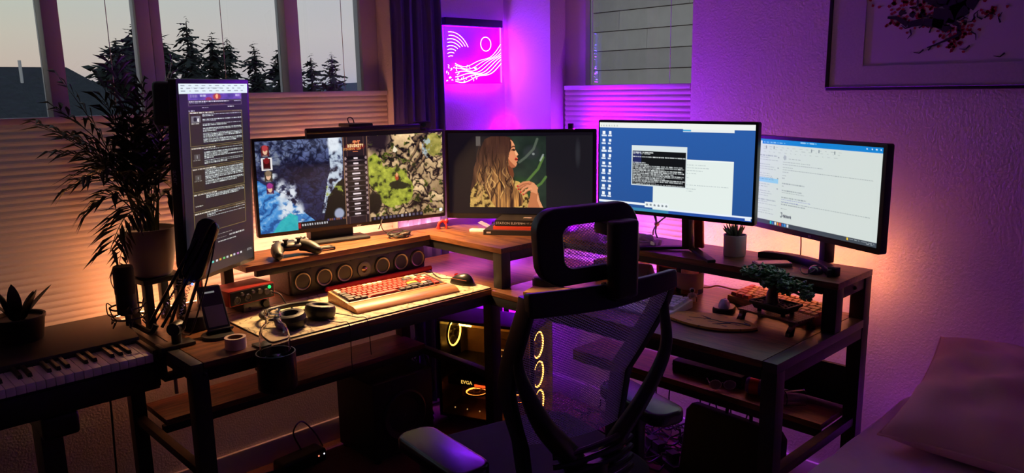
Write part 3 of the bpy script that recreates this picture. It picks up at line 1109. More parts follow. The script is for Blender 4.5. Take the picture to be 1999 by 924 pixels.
# ---- portrait screen: dark forum page
def paint_forum():
    c = Cv(136, 372, (34, 32, 36))
    c.a[:] = (np.array((38, 34, 44)) * (1 - c.Y[..., None] * .1))
    c.rect(0, 0, 1, .05, (226, 240, 244))
    for k in range(3):
        c.words(.03, .008 + k * .014, .95, .005, (110, 120, 130), k, .7, .02, .06, .05)
    c.words(.16, .021, .60, .004, (120, 130, 140), 7, .8)
    n = vnoise(c.h, c.w, 12, 3)
    ban = (c.Y > .05) & (c.Y < .083) & (c.X > .12) & (c.X < .90)
    col = np.stack([40 + 120 * n, 45 + 60 * n, 110 + 110 * n], -1)
    c.put(ban, col)
    c.ell(.52, .068, .07, .02, (190, 60, 40), .9, .6)
    c.ell(.52, .066, .02, .012, (255, 190, 120), .9)
    c.ell(.40, .078, .05, .008, (170, 40, 50), .7)
    c.words(.15, .057, .24, .012, (180, 170, 200), 4, .7)
    c.words(.28, .056, .36, .010, (210, 210, 230), 5, .8)
    c.words(.80, .056, .87, .012, (215, 215, 235), 6, .8)
    c.frame(.12, .087, .90, .112, (104, 92, 100))
    c.words(.13, .089, .70, .005, (225, 225, 235), 8)
    c.words(.78, .089, .88, .005, (200, 200, 220), 9)
    c.words(.13, .096, .36, .004, (160, 160, 175), 10)
    c.words(.42, .104, .64, .004, (190, 120, 90), 11, .7)
    c.words(.30, .120, .40, .005, (220, 220, 220), 12)
    c.words(.68, .118, .78, .005, (220, 220, 220), 13)
    c.words(.12, .135, .20, .004, (200, 200, 210), 14)
    blocks = [(.142, .318, [(.155, 2), (.180, 2), (.203, 2), (.226, 3), (.252, 4), (.282, 3)]), (.322, .425, [(.335, 1), (.349, 3), (.372, 2), (.392, 3)]),
              (.430, .555, [(.441, 8), (.500, 3)]), (.560, .655, [(.572, 3)]), (.660, .775, [(.674, 2), (.690, 1)])]
    for i, (a, b, ls_) in enumerate(blocks):
        c.rect(.12, a, .90, b, (44, 38, 40))
        c.rect(.12, a, .90, a + .010, (62, 50, 40))
        c.rect(.12, a + .012, .285, b, (58, 48, 22), .55 if i < 3 else .15)
        c.frame(.12, a, .90, b, (122, 108, 64))
        c.words(.13, a + .004, .46, .005, (235, 232, 220), 20 + i)
        c.words(.74, a + .002, .89, .004, (190, 180, 160), 30 + i, .7)
        s = 0
        for y, cnt in ls_:
            for q in range(cnt):
                e = .885 if q < cnt - 1 or cnt == 1 else random.Random(i * 50 + s).uniform(.40, .80)
                c.words(.30, y + q * .0072, e, .0045, (214, 224, 222), 100 * i + s, 1, .01, .035, .006)
                s += 1
        if i == 0:
            c.rect(.15, .165, .27, .195, (118, 116, 120))
            c.ell(.20, .180, .025, .012, (40, 40, 40))
            c.ell(.24, .184, .012, .01, (230, 230, 230))
        elif i < 3:
            c.rect(.16, a + .035, .24, a + .062, (84, 80, 74))
            c.rect(.195, a + .042, .205, a + .056, (180, 180, 180))
        c.words(.15, a + .064 if i else .200, .25, .004, (190, 190, 180), 40 + i)
    c.words(.42, .800, .66, .005, (170, 170, 165), 60)
    c.words(.40, .822, .58, .004, (150, 150, 145), 61)
    c.words(.62, .818, .86, .006, (215, 220, 215), 62)
    c.words(.16, .846, .36, .006, (205, 210, 205), 63)
    c.words(.44, .842, .72, .005, (200, 205, 200), 64)
    c.rect(0, .935, 1, 1, (58, 56, 56), .6)
    for k, co in enumerate(((90, 220, 210), (210, 210, 220), (210, 160, 60), (90, 200, 110), (200, 205, 215), (230, 230, 160), (200, 200, 220), (190, 120, 190), (210, 210, 210))):
        c.rect(.34 + k * .055, .938, .37 + k * .055, .948, co)
    c.words(.90, .935, .97, .004, (220, 220, 220), 70)
    c.words(.90, .943, .97, .004, (220, 220, 220), 71)
    gl = np.clip((c.X - .78) / .25, 0, 1) * np.clip(1 - np.abs(c.Y - .15) / .25, 0, 1)
    return c


# ---- ultrawide: game with a menu column
def paint_game():
    W, H = 372, 172
    c = Cv(W, H, (20, 20, 34))
    n1, n2, n3 = vnoise(H, W, 26, 1, 5, .6), vnoise(H, W, 9, 2, 4, .6), vnoise(H, W, 48, 3, 3)
    rid = 1 - np.abs(n1 - .5) * 4
    rid2 = 1 - np.abs(n2 - .5) * 3.2
    left = c.X < .435
    base = np.stack([22 + 46 * n2 * n1 * 2, 24 + 52 * n2 * n1 * 2, 52 + 86 * n2 * n1 * 2], -1)
    c.put(left, base)
    c.put(left & (c.Y < .30), np.stack([70 + 70 * n2, 78 + 80 * n2, 112 + 80 * n2], -1), .75 * np.clip((.34 - c.Y) / .25, 0, 1))
    c.put(left & (c.X < .16) & (c.Y < .30), (130, 138, 150), np.clip((n2 - .45) * 4, 0, .8))
    c.put(left, (34, 20, 30), .75 * np.clip(1 - ((c.X - .19) / .15) ** 2 - ((c.Y - .36) / .16) ** 2, 0, 1))
    c.put(left, (14, 14, 34), np.clip((.42 - n2) * 5, 0, .75))
    c.put(left, (60, 74, 130), np.clip((rid2 - .72) * 2.2, 0, .5) * (c.Y > .3))
    ia, ea, ya, xa, ra = voro(H, W, 420, 33, .8, .12)
    c.put(left, (10, 12, 30), np.clip((.016 - ea) * 50, 0, .7))
    c.put(left, (96, 110, 160), np.clip(-ya * 14 + .3 * ra - .35, 0, .35))
    c.put(left, (18, 16, 34), .42 * (c.Y > .26))
    sea = left & (c.Y > .42 + .55 * (c.X / .30) ** 1.2 - .04 * (n1 - .5))
    c.put(sea, np.stack([34 + 50 * n1, 84 + 80 * n1, 150 + 80 * n1], -1))
    wave = np.sin((c.Y * 46 + c.X * 60) + n1 * 16)
    c.put(sea, (176, 206, 232), np.clip((wave - .55) * 1.6, 0, .75) * np.clip((n2 - .3) * 3, 0, 1))
    c.put(sea, (20, 58, 120), np.clip((-wave - .4) * 1.5, 0, .7))
    for px, py, rx, ry in ((.115, .55, .035, .14), (.135, .78, .05, .16), (.165, .62, .03, .18), (.195, .82, .03, .16), (.06, .38, .04, .06)):
        d = ((c.X - px) / rx) ** 2 + ((c.Y - py) / ry) ** 2
        c.put(left & (d < 1.2), (214, 220, 228), np.clip((n2 - .40) * 6, 0, 1) * np.clip(1.2 - d, 0, 1))
    c.poly([(.06, 1.0), (.10, .88), (.15, .80), (.185, .84), (.185, 1.0)], (40, 176, 176), .85)
    c.put(left & (np.abs(c.X - (.395 - .10 * np.clip(c.Y - .35, 0, 1))) < .028 + .012 * n1) & (c.Y < .84) & (c.Y > .0), np.stack([140 + 90 * n2, 156 + 84 * n2, 178 + 70 * n2], -1), np.clip((n2 - .30) * 5, 0, .95))
    c.ell(.385, .06, .035, .12, (226, 232, 240), .85, .5)
    c.poly([(.315, .95), (.345, .66), (.40, .50), (.435, .46), (.435, 1), (.315, 1)], (10, 12, 14))
    c.put((c.X > .335) & (c.X < .425) & (c.Y > .52) & (c.Y < .66), (150, 160, 60), np.clip((n2 - .52) * 7, 0, .9))
    c.ell(.40, .86, .03, .07, (170, 178, 206), .9, .5)
    for k, co in enumerate(((176, 60, 66), (120, 26, 30), (128, 108, 88), (150, 50, 130))):
        x0, y0 = .030 + .004 * k, .055 + k * .135
        if k == 1:
            c.rect(x0 - .006, y0 - .012, x0 + .043, y0 + .125, (230, 225, 225))
        c.rect(x0, y0, x0 + .036, y0 + .11, tuple(v * .5 for v in co))
        c.ell(x0 + .018, y0 + .048, .011, .045, (225, 180, 150) if k != 1 else (60, 14, 16))
        c.ell(x0 + .018, y0 + .022, .014, .032, co)
        c.rect(x0 + .004, y0 + .098, x0 + .03, y0 + .112, (150, 150, 150), .6)
    # bottom bar
    c.rect(.185, .915, .435, 1, (14, 14, 20))
    for k in range(11):
        c.rect(.205 + k * .0125, .935, .212 + k * .0125, .962, (200, 200, 205), .9)
    for k in range(9):
        c.rect(.335 + k * .0115, .905, .343 + k * .0115, .93, (120, 74, 60) if k % 3 else (70, 66, 120))
    c.rect(.186, .925, .20, .985, (150, 30, 34))
    # right: tan rock slabs with dark clefts, mossy ledge in the middle
    r0 = (c.X > .565)
    idc, edg, oy, ox, rv = voro(H, W, 170, 21, .75, .16)
    tone = np.clip(.55 + .5 * (rv - .5) - 2.6 * oy + .9 * ox + .5 * (n2 - .5), 0, 1.15)
    c.put(r0, np.stack([122 + 126 * tone, 96 + 116 * tone, 66 + 94 * tone], -1))
    c.put(r0, (54, 34, 30), np.clip((.030 - edg) * 30, 0, .8))
    c.put(r0, (14, 9, 14), np.clip((.013 - edg + .02 * (n1 - .5)) * 120, 0, 1))
    c.put(r0, (24, 13, 24), np.clip((.36 - n1) * 9, 0, .95))
    c.put(r0 & (c.Y < .25), (26, 14, 28), np.clip(1.3 - ((c.X - .625) / .075) ** 2 - ((c.Y - .02) / .20) ** 2, 0, 1))
    for sx_, sy_, ex, ey in ((.80, .42, .90, .10), (.83, .44, .93, .14), (.78, .36, .86, .08)):
        c.stroke([(sx_, sy_), ((sx_ + ex) / 2 + .012, (sy_ + ey) / 2), (ex, ey)], .006, (120, 92, 66), .8)
        c.stroke([(sx_ + .008, sy_), ((sx_ + ex) / 2 + .02, (sy_ + ey) / 2), (ex + .008, ey)], .003, (40, 26, 24), .9)
    mf = np.zeros((H, W))
    for (gx, gy), rx, ry in (((.595, .40), .055, .19), ((.705, .62), .10, .25), ((.63, .52), .06, .16), ((.765, .66), .055, .18)):
        mf = np.maximum(mf, 1 - ((c.X - gx) / rx) ** 2 - ((c.Y - gy) / ry) ** 2)
    moss = r0 & (mf > .55 * (n2 - .35) + .25 * (n1 - .5))
    c.put(moss, np.stack([70 + 150 * n2, 82 + 142 * n2, 20 + 60 * n2], -1), .95)
    c.put(moss, (24, 28, 12), np.clip((.40 - n2) * 7, 0, .9))
    dk_ = 1 - ((c.X - .735) / .075) ** 2 - ((c.Y - .60 - .35 * (c.X - .735)) / .055) ** 2
    c.put(r0, (24, 26, 18), np.clip(dk_ * 3 - 2.2 * (n2 - .25), 0, .92))
    c.put(r0, (18, 14, 14), np.clip((1 - ((c.X - .595) / .05) ** 2 - ((c.Y - .78) / .16) ** 2) * 3 - 1.4 * n2, 0, .95))
    c.ell(.725, .50, .010, .04, (176, 66, 36))
    c.ell(.725, .475, .006, .026, (232, 164, 116))
    c.put(r0 & (((c.X - .945) / .05) ** 2 + ((c.Y - .15) / .14) ** 2 < .7 + .8 * (n2 - .2)), np.stack([110 + 100 * n2, 106 + 90 * n2, 40 + 60 * n2], -1), .9)
    c.put(r0 & (((c.X - .905) / .03) ** 2 + ((c.Y - .18) / .12) ** 2 < 1), (168, 186, 190), np.clip((n2 - .45) * 6, 0, .9))
    c.poly([(.705, .20), (.715, .13), (.735, .185), (.72, .21)], (236, 222, 192))
    c.rect(.57, .945, .875, 1, (14, 10, 18))
    for k in range(13):
        c.rect(.585 + k * .0225, .953, .597 + k * .0225, .985, (170, 166, 180) if k in (7, 9) else (92, 84, 108), .9)
    c.ell(.982, .95, .01, .022, (240, 240, 240))
    # menu column
    c.rect(.432, 0, .568, 1, (30, 20, 28))
    c.put((c.X > .432) & (c.X < .568), (52, 36, 46), .5 * n3)
    for x in (.437, .563):
        c.rect(x - .0025, 0, x + .0025, 1, (150, 112, 84))
    for x in (.455, .545):
        c.rect(x - .0012, 0, x + .0012, 1, (120, 80, 66), .7)
    c.ell(.50, .115, .062, .05, (170, 30, 24), .75, .8)
    c.rect(.487, .060, .513, .068, (226, 150, 90))
    c.text('II', .489, .045, 2.0, (226, 120, 80))
    c.text('DIVINITY', .4585, .088, 1.0 * W / 372, (250, 206, 130))
    c.text('DIVINITY', .4595, .092, 1.0 * W / 372, (250, 220, 170))
    c.text('ORIGINAL SIN', .476 - .040, .128, .75, (240, 160, 90))
    c.rect(.486, .166, .514, .175, (226, 130, 80))
    for k in range(12):
        y = .245 + k * .0585
        c.put((np.abs(c.X - .50) < .047) & (np.abs(c.Y - y) < .026), (16, 12, 18))
        c.put((np.abs(c.X - .50) < .050) & (np.abs(c.Y - y - .026) < .007), (176, 150, 150), .65 * np.clip(1 - np.abs(c.X - .5) / .05, 0, 1))
        wd_ = (.012, .014, .014, .022, .018, .012, .013, .022, .024, .015, .016, .015)[k]
        c.put((np.abs(c.X - .50) < wd_) & (np.abs(c.Y - y) < .009), (232, 214, 220))
        for sx in (-1, 1):
            c.ell(.50 + sx * .055, y, .0055, .017, (190, 160, 160), .8)
    return c


# ---- middle screen: woman in profile, black bars
def paint_film():
    W, H = 320, 180
    c = Cv(W, H, (15, 12, 21))
    n, n2 = vnoise(H, W, 30, 5, 3), vnoise(H, W, 6, 6, 3)
    im = (c.X > .20) & (c.X < .685) & (c.Y > .045) & (c.Y < .915)
    c.put(im, (28, 26, 30))
    c.put(im & (c.X > .42), np.stack([22 + 26 * n, 30 + 34 * n, 28 + 22 * n], -1))
    c.put((c.X >= .685) & (c.Y > .04) & (c.Y < .915), (24, 22, 28))
    c.ell(.90, .25, .022, .20, (58, 60, 66), .5, 1)
    c.put(im & (c.X < .23) & (c.Y < .16), (130, 120, 112), .6)
    c.ell(.585, .24, .07, .10, (46, 50, 52), .8, .7)
    c.ell(.50, .68, .12, .16, (38, 78, 30), .7, .9)
    for p, col in (([(.625, .08), (.60, .20), (.545, .30), (.50, .36)], (96, 106, 92)), ([(.665, .30), (.63, .44), (.55, .60)], (104, 140, 62)), ([(.683, .54), (.65, .62), (.60, .68)], (100, 140, 60))):
        c.stroke(p, .0085, col, .7)
    c.stroke([(.665, .27), (.645, .34)], .006, (180, 188, 182), .7)
    c.ell(.598, .26, .011, .018, (150, 156, 152), .8, .6)
    # blouse
    bl = c.polymask([(.150, .915), (.155, .76), (.175, .64), (.215, .565), (.27, .56), (.36, .60), (.44, .57), (.50, .60), (.54, .68), (.565, .80), (.60, .915)]) & (c.Y < .915)
    c.put(bl, np.stack([120 + 116 * n2, 92 + 98 * n2, 44 + 60 * n2], -1))
    c.put(bl, (46, 30, 16), np.clip((.48 - n2) * 8, 0, .9))
    # hair mass: dark crown falling into blonde waves
    hair = c.polymask([(.305, .045), (.405, .045), (.44, .06), (.458, .10), (.455, .16), (.44, .22), (.43, .30), (.432, .38), (.452, .44), (.462, .52), (.455, .60), (.475, .68), (.515, .75), (.53, .84), (.515, .90), (.45, .915), (.33, .915), (.285, .80), (.25, .66), (.215, .58), (.165, .70), (.15, .74), (.17, .58), (.18, .44), (.21, .30), (.235, .18), (.262, .08)]) & (c.Y < .915)
    str_ = vnoise(H, W, (40, 4), 9, 3, .6)
    k = np.clip((c.Y - .24) / .38, 0, 1) * np.clip((c.X - .17) / .06, 0, 1)
    t = np.clip(str_ * 1.9 - .45, 0, 1)
    c.put(hair, np.stack([52 + 24 * t + 140 * k * t, 30 + 16 * t + 104 * k * t, 26 + 10 * t + 42 * k * t], -1))
    rr = random.Random(4)
    for q in range(70):
        x0, y0 = rr.uniform(.22, .44), rr.uniform(.10, .62)
        ph, L = rr.random() * 6, rr.uniform(.14, .32)
        f = min(1, max(0, (y0 - .20) / .28))
        lit = rr.random()
        col = (70 + 176 * f * lit, 42 + 146 * f * lit, 34 + 74 * f * lit) if lit > .35 else (36, 20, 18)
        pts = [(x0 + .014 * math.sin(ph + tt * .95) * (.3 + f) + (x0 - .33) * .20 * tt / 6, y0 + L * tt / 6) for tt in range(7)]
        pts = [p for p in pts if p[1] < .905 and (p[0] < .425 or p[1] > .47)]
        if len(pts) > 2:
            c.stroke(pts, .0042, col, .8, True)
    # face in profile to the right, neck
    c.poly([(.418, .40), (.455, .435), (.462, .50), (.455, .56), (.43, .50)], (110, 58, 36))
    face = [(.440, .085), (.456, .105), (.466, .14), (.472, .17), (.471, .195), (.479, .225), (.491, .255), (.495, .270), (.484, .284), (.484, .298), (.492, .312), (.487, .326), (.490, .342), (.482, .358), (.485, .384), (.476, .414), (.460, .430), (.444, .428), (.428, .39), (.424, .32), (.432, .25), (.446, .19), (.448, .13)]
    c.poly(face, (214, 136, 92))
    c.poly([(.424, .32), (.446, .36), (.476, .414), (.460, .430), (.444, .428), (.428, .39)], (160, 84, 52), .85)
    c.poly([(.472, .20), (.491, .255), (.495, .270), (.478, .278), (.470, .235)], (240, 178, 130), .9)
    c.poly([(.452, .10), (.466, .14), (.471, .19), (.460, .17), (.450, .13)], (228, 156, 112), .8)
    c.stroke([(.450, .178), (.460, .166), (.471, .172)], .0032, (50, 22, 16))
    c.stroke([(.450, .212), (.461, .204), (.472, .213)], .0038, (20, 10, 10))
    c.ell(.463, .218, .0055, .007, (30, 16, 14))
    c.poly([(.470, .304), (.491, .313), (.486, .326), (.490, .341), (.473, .338)], (182, 44, 38))
    c.stroke([(.470, .324), (.487, .326)], .002, (90, 20, 22))
    c.ell(.449, .29, .016, .03, (226, 130, 96), .55, .8)
    # hand raised to the collar, forearm
    c.put(c.polymask([(.555, .915), (.572, .79), (.580, .70), (.612, .68), (.630, .74), (.640, .83), (.662, .915)]) & (c.Y < .915), (186, 112, 72))
    c.put(c.polymask([(.625, .74), (.640, .83), (.662, .915), (.640, .915), (.620, .82)]) & (c.Y < .915), (222, 150, 104))
    c.poly([(.578, .72), (.552, .66), (.540, .63), (.56, .598), (.60, .61), (.628, .67), (.622, .75)], (216, 142, 98))
    for k_, (a, b) in enumerate((((.578, .612), (.493, .690)), ((.566, .602), (.488, .655)), ((.560, .650), (.508, .728)), ((.580, .685), (.526, .752)))):
        c.stroke([a, ((a[0] + b[0]) / 2, (a[1] + b[1]) / 2 - .016), b], .0085, (198 + 10 * k_, 120 + 10 * k_, 80 + 8 * k_))
        c.stroke([(a[0], a[1] + .016), ((a[0] + b[0]) / 2, (a[1] + b[1]) / 2), (b[0], b[1] + .014)], .002, (120, 62, 42), .8)
        c.ell(b[0], b[1], .0065, .010, (190, 40, 34))
    return c


# ---- desktop screen
def paint_desktop():
    W, H = 300, 166
    c = Cv(W, H, (44, 92, 160))
    c.a[:] = np.array((40, 86, 156)) * (1.06 - .12 * c.Y[..., None])
    c.rect(0, 0, 1, .062, (232, 236, 232))
    c.words(.01, .03, .14, .016, (150, 155, 155), 1, .6, .006, .012, .01)
    c.rect(.57, .062, .88, .09, (226, 232, 232))
    c.rect(.57, .064, .62, .086, (60, 160, 214))
    for k in range(9):
        for q in range(2):
            x, y = .018 + q * .045, .105 + k * .088
            c.rect(x + .007, y, x + .024, y + .032, (240, 246, 250))
            c.rect(x, y + .040, x + (.034, .026, .030, .022)[(k * 2 + q) % 4], y + .060, (226, 236, 246), .95)
    c.rect(.385, .385, .885, .965, (222, 232, 228))
    c.rect(.385, .385, .885, .40, (236, 242, 240))
    for k, (y, e) in enumerate(((.44, .72), (.47, .74), (.50, .70), (.53, .66), (.58, .62), (.655, .86), (.70, .66), (.72, .64))):
        c.words(.60, y, e, .006, (120, 132, 140), 50 + k, .6, .004, .016, .004)
    c.rect(.232, .255, .60, .705, (214, 224, 226))
    c.rect(.240, .315, .592, .695, (16, 18, 22))
    c.rect(.242, .318, .30, .45, (40, 46, 110), .8)
    for k in range(22):
        y = .325 + k * .0168
        if k in (2, 4, 5, 6):
            continue
        e = (.38, .36, .5, .59, .3, .3, .3, .33, .35, .575, .585, .46, .575, .585, .52, .585, .575, .46, .59, .58, .40, .585)[k]
        c.words(.243, y, e, .0105, (228, 234, 234), 80 + k, .9, .006, .03, .004)
    c.rect(0, .905, .385, .925, (232, 240, 244))
    c.rect(.33, .885, .49, .945, (228, 236, 238))
    for k in range(6):
        c.ell(.345 + k * .026, .917, .007, .013, (90, 100, 110), .7)
    c.rect(.49, .945, 1, .965, (226, 236, 248))
    c.rect(0, .965, 1, 1, (58, 132, 170))
    c.rect(.49, .965, 1, 1, (40, 78, 160))
    c.rect(.96, .955, .995, .985, (220, 230, 240))
    return c


# ---- mail screen
def paint_mail():
    W, H = 256, 150
    c = Cv(W, H, (214, 224, 220))
    c.rect(0, 0, 1, .062, (10, 132, 214))
    c.rect(.02, .03, .055, .062, (222, 232, 230))
    c.words(.07, .036, .26, .014, (190, 225, 245), 1, .8, .01, .03, .01)
    c.words(.39, .016, .52, .012, (210, 235, 250), 2, .8)
    for x in (.89, .925, .955, .985):
        c.rect(x - .004, .02, x + .004, .034, (220, 240, 250))
    for k in range(3):
        c.words(.02, .085 + k * .030, .72, .008, (120, 132, 138), 10 + k, .35, .008, .03, .03)
    for x in (.09, .16, .48, .54, .66):
        c.rect(x, .082, x + .008, .112, (70, 84, 96), .6)
    for k in range(28):
        y = .19 + k * .026
        if k % 4 != 3:
            c.words(.03, y, .03 + random.Random(k).uniform(.08, .18), .007, (120, 134, 150), 20 + k, .55, .006, .03, .005)
    c.rect(.02, .455, .215, .505, (150, 206, 236))
    c.words(.03, .468, .17, .008, (60, 110, 150), 3, .6)
    for k in range(4):
        c.rect(.205, .2 + k * .12, .213, .216 + k * .12, (120, 130, 140), .6)
    c.ell(.265, .20, .014, .026, (176, 186, 190))
    c.words(.295, .205, .40, .008, (110, 124, 130), 4, .6)
    for k, (y, e) in enumerate(((.245, .48), (.275, .58), (.305, .34), (.335, .95), (.36, .30), (.40, .28), (.43, .27), (.49, .44), (.52, .27), (.57, .42), (.595, .44), (.65, .46), (.675, .50), (.70, .40), (.705, .94), (.73, .46), (.78, .30))):
        c.words(.25, y, e, .007, (90, 100, 190) if k in (12, 13) else (110, 122, 130), 60 + k, .6, .005, .02, .004)
    for pts in ([(.252, .835), (.262, .83), (.262, .875), (.254, .885), (.250, .875)], [(.272, .868), (.279, .852), (.284, .868), (.279, .88), (.286, .855), (.289, .878)], [(.294, .88), (.296, .855), (.303, .857), (.306, .878)],
                [(.312, .856), (.312, .88)], [(.326, .858), (.318, .866), (.326, .88)], [(.331, .868), (.341, .866), (.336, .854), (.331, .868), (.342, .88)]):
        c.stroke(pts, .0022, (40, 46, 60))                        # the handwritten name Janice
    c.rect(0, .945, 1, 1, (64, 74, 84))
    for k, co in enumerate(((40, 190, 200), (60, 120, 200), (230, 230, 230), (230, 140, 50), (220, 70, 60), (50, 110, 190), (80, 150, 220), (220, 224, 230))):
        c.rect(.155 + k * .022, .955, .170 + k * .022, .985, co)
    c.rect(.79, .955, .80, .98, (240, 200, 60))
    c.words(.81, .958, .985, .010, (200, 210, 216), 9, .8)
    c.words(.93, .972, .985, .010, (200, 210, 216), 8, .8)
    return c

# ---------------------------------------------------------------- monitors
BEZ = mat('monitor bezel black', (15, 15, 18), .38)
BACKP = mat('monitor back plastic', (22, 22, 25), .5)
LOGO = mat('grey logo print', (150, 150, 155), .5)


def monitor(label, c, yaw, tilt, w, h, cv, strength, bez=(.008, .008, .008, .016), deep=.022, group='desk monitors', rear=(.62, .55, .028)):
    """root on the shelf below the panel; panel is a part with tilt; faces local -Y"""
    t = thing('monitor', label, 'monitor', c, yaw, group)
    pn = bpy.data.objects.new('panel', None)
    R = Matrix.Rotation(-tilt, 4, 'X')
    m = MB(R)
    bl, br, bt, bb_ = bez
    m.prism(rrect(w, h, .006, 4), 0, deep, 'XZ')
    body = m.build('panel', BEZ, t, bevel=.0015)
    bk = MB(R).prism(rrect(w * rear[0], h * rear[1], .03, 5), deep, deep + rear[2], 'XZ').build('rear_housing', BACKP, t, bevel=.008, segs=3)
    bpy.data.objects.remove(pn)
    if cv is not None:
        s = screen(cv, w - bl - br, h - bt - bb_, body, 0, screen_mat('screen ' + label[:18], strength))
        s.matrix_local = R @ Matrix.Translation(((bl - br) / 2, -.0008, (bb_ - bt) / 2))
    return t, body, R


def local_pt(t, p):
    M = Matrix.Translation(t.location) @ t.rotation_euler.to_matrix().to_4x4()
    return M.inverted() @ Vector(p)


# portrait monitor on a clamp pole
t1, b1, R1 = monitor('tall portrait monitor with dark forum page beside the potted palm', (.897, 2.140, 1.176), rad(32), rad(-2.9), .325, .548, paint_forum(), .86, (.009, .009, .012, .012), .024, rear=(.80, .93, .034))
MB(R1).bb(-.150, .10, .0245, .088, .150, .266).build('rear_bulge', BACKP, t1, bevel=.014, segs=3)
MB().bb(-.03, .03, .058, .085, -.05, .07).build('mount_plate', BLACK, t1, bevel=.004)
f1 = local_pt(t1, (.890, 2.345, DZ))
MB().tube([(0, .085, 0), (f1.x * .8, f1.y * .8, 0), (f1.x, f1.y, 0)], .016, 12).build('mount_arm', BLACK, t1, smooth=True)
MB().cyl((f1.x, f1.y, f1.z), (f1.x, f1.y, .02), .012).build('pole', CHROME, t1, smooth=True)
MB().box((f1.x, f1.y, f1.z + .006), (.11, .09, .012)).build('foot_plate', BLACK, t1, bevel=.004)
text('maker_mark', 'acer', .022, LOGO, t1, (-.1630, .015, .02), (rad(90), rad(90), rad(-90)))

# ultrawide
t2, b2, R2 = monitor('wide ultrawide monitor showing a game, under the clip-on lamp', (1.480, 2.352, 1.098), rad(-9.5), rad(-1.6), .716, .331, paint_game(), .9, (.009, .009, .009, .013), .022)
pz = RZ - 1.098
MB().bb(-.17, -.01, .03, .075, pz + .011, -.08).build('stand_column', BACKP, t2, bevel=.004)
MB().bb(-.21, .03, -.03, .062, pz, pz + .010).build('stand_base', BACKP, t2, bevel=.004)
MB(R2).bb(-.26, .26, .0505, .0525, .080, .087).build('added_glow_strip', emit_mat('added warm strip', (255, 160, 124), 46.0), t2)  # glow strips added on the back to brighten the shade behind the ultrawide
MB(R2).bb(-.30, .30, .0222, .0242, -.125, -.118).build('added_glow_strip', emit_mat('added warm strip', (255, 160, 124), 46.0), t2)
text('maker_mark', 'acer', .010, LOGO, b2, (.0, -.0006, -.160), (rad(90), 0, 0))

# middle monitor
t3, b3, R3 = monitor('dark monitor in the corner showing a long-haired woman in profile', (2.030, 2.086, 1.089), rad(-54.5), rad(1.4), .580, .340, paint_film(), .95, (.012, .014, .012, .020), .028)
pz = RZ - 1.089
text('maker_mark', 'LG', .011, LOGO, b3, (0, -.0006, -.1595), (rad(90), 0, 0))
MB().bb(-.284, -.247, -.0012, 0, -.168, -.157).build('energy_sticker', mat('yellow sticker', (200, 190, 60), .5), b3)
MB().bb(-.243, -.222, -.0012, 0, -.165, -.160).build('info_sticker', LOGO, b3)
MB().bb(-.05, .05, .03, .055, pz + .012, -.06).build('stand_column', BACKP, t3, bevel=.004)
MB().prism(rrect(.24, .07, .03, 5, 0, .04), pz, pz + .012).build('stand_base', BACKP, t3, bevel=.003)

# blue desktop monitor with red and black stand
t4, b4, R4 = monitor('monitor with a blue desktop of white icons and open windows', (1.995, 1.377, 1.155), rad(-84.2), rad(.5), .545, .300, paint_desktop(), .9, (.006, .008, .008, .012), .022)
pz = RZ - 1.155
MB().beam((0.03, .07, pz + .012), (0.03, .055, -.02), .05, .026).build('stand_column', BACKP, t4, bevel=.005)
MB().beam((.062, .078, pz + .014), (.062, .062, -.06), .012, .030).build('stand_accent', mat('red stand plastic', (190, 44, 26), .4), t4, bevel=.003)
for sx, e in ((-1, (-.14, -.02)), (1, (.165, -.045))):
    MB().beam((.03, .085, pz + .010), (e[0], e[1], pz + .005), .026, .010).build('stand_foot', BACKP, t4, bevel=.003)

# mail monitor
t5, b5, R5 = monitor('rightmost monitor showing a white mail window under a blue title bar', (2.118, .984, 1.113), rad(-111.2), 0, .496, .287, paint_mail(), .82, (.008, .012, .010, .017), .024)
pz = RZ - 1.113
text('maker_mark', 'LG', .009, LOGO, b5, (0, -.0006, -.1355), (rad(90), 0, 0))
q = local_pt(t5, (2.150, .945, RZ))
MB().beam((q.x, q.y, pz + .01), (q.x * .8, .05, -.09), .038, .024).build('stand_column', BACKP, t5, bevel=.005)
arc = []
for a in range(25):
    k = -.5 + a / 24
    arc.append((q.x + .155 * math.sin(k * 2.3) - .035, q.y - .105 + .09 * math.cos(k * 2.3) + 0.0))
inner = [(x * .985 + q.x * .015, y - .032) for x, y in arc]
MB().prism(arc + inner[::-1], pz, pz + .020).build('stand_base', BACKP, t5, bevel=.003)

# clip-on lamp over the ultrawide
lb = thing('monitor_lamp', 'long black clip-on lamp across the top of the ultrawide monitor', 'lamp', (1.487, 2.302, 1.281), rad(-9.5))
MB().cyl((-.21, -.012, 0), (.21, -.012, 0), .0115, n=20).build('lamp_tube', BLACK, lb, bevel=.002)
MB().add([(-.2, -.0105, -.0119), (.2, -.0105, -.0119), (.2, -.0055, -.0119), (-.2, -.0055, -.0119)], [(0, 3, 2, 1)]).build('lamp_light', emit_mat('warm white lamp', (255, 200, 136), 3500.0), lb)
MB().bb(-.208, .208, -.0208, -.0195, -.0225, -.006).build('light_shield', BLACK, lb)
MB().bb(-.208, .208, -.0045, -.0032, -.0225, -.006).build('light_shield', BLACK, lb)
for sx in (-1, 1):
    MB().bb(sx * .2085 - .001, sx * .2085 + .001, -.0208, -.0032, -.0225, -.004).build('end_shield', BLACK, lb)
MB().bb(-.055, .035, -.006, .090, .008, .020).build('clip', BLACK, lb, bevel=.004)
MB().bb(-.045, .025, .080, .092, -.05, .018).build('counterweight', BLACK, lb, bevel=.004)
MB().tube(smooth_path([(-.03, .045, .015), (-.035, .05, .035), (-.022, .052, .040), (-.012, .05, .02), (-.01, .06, -.05)]), .0018, 6).build('lamp_cable', CABLE, lb, smooth=True)

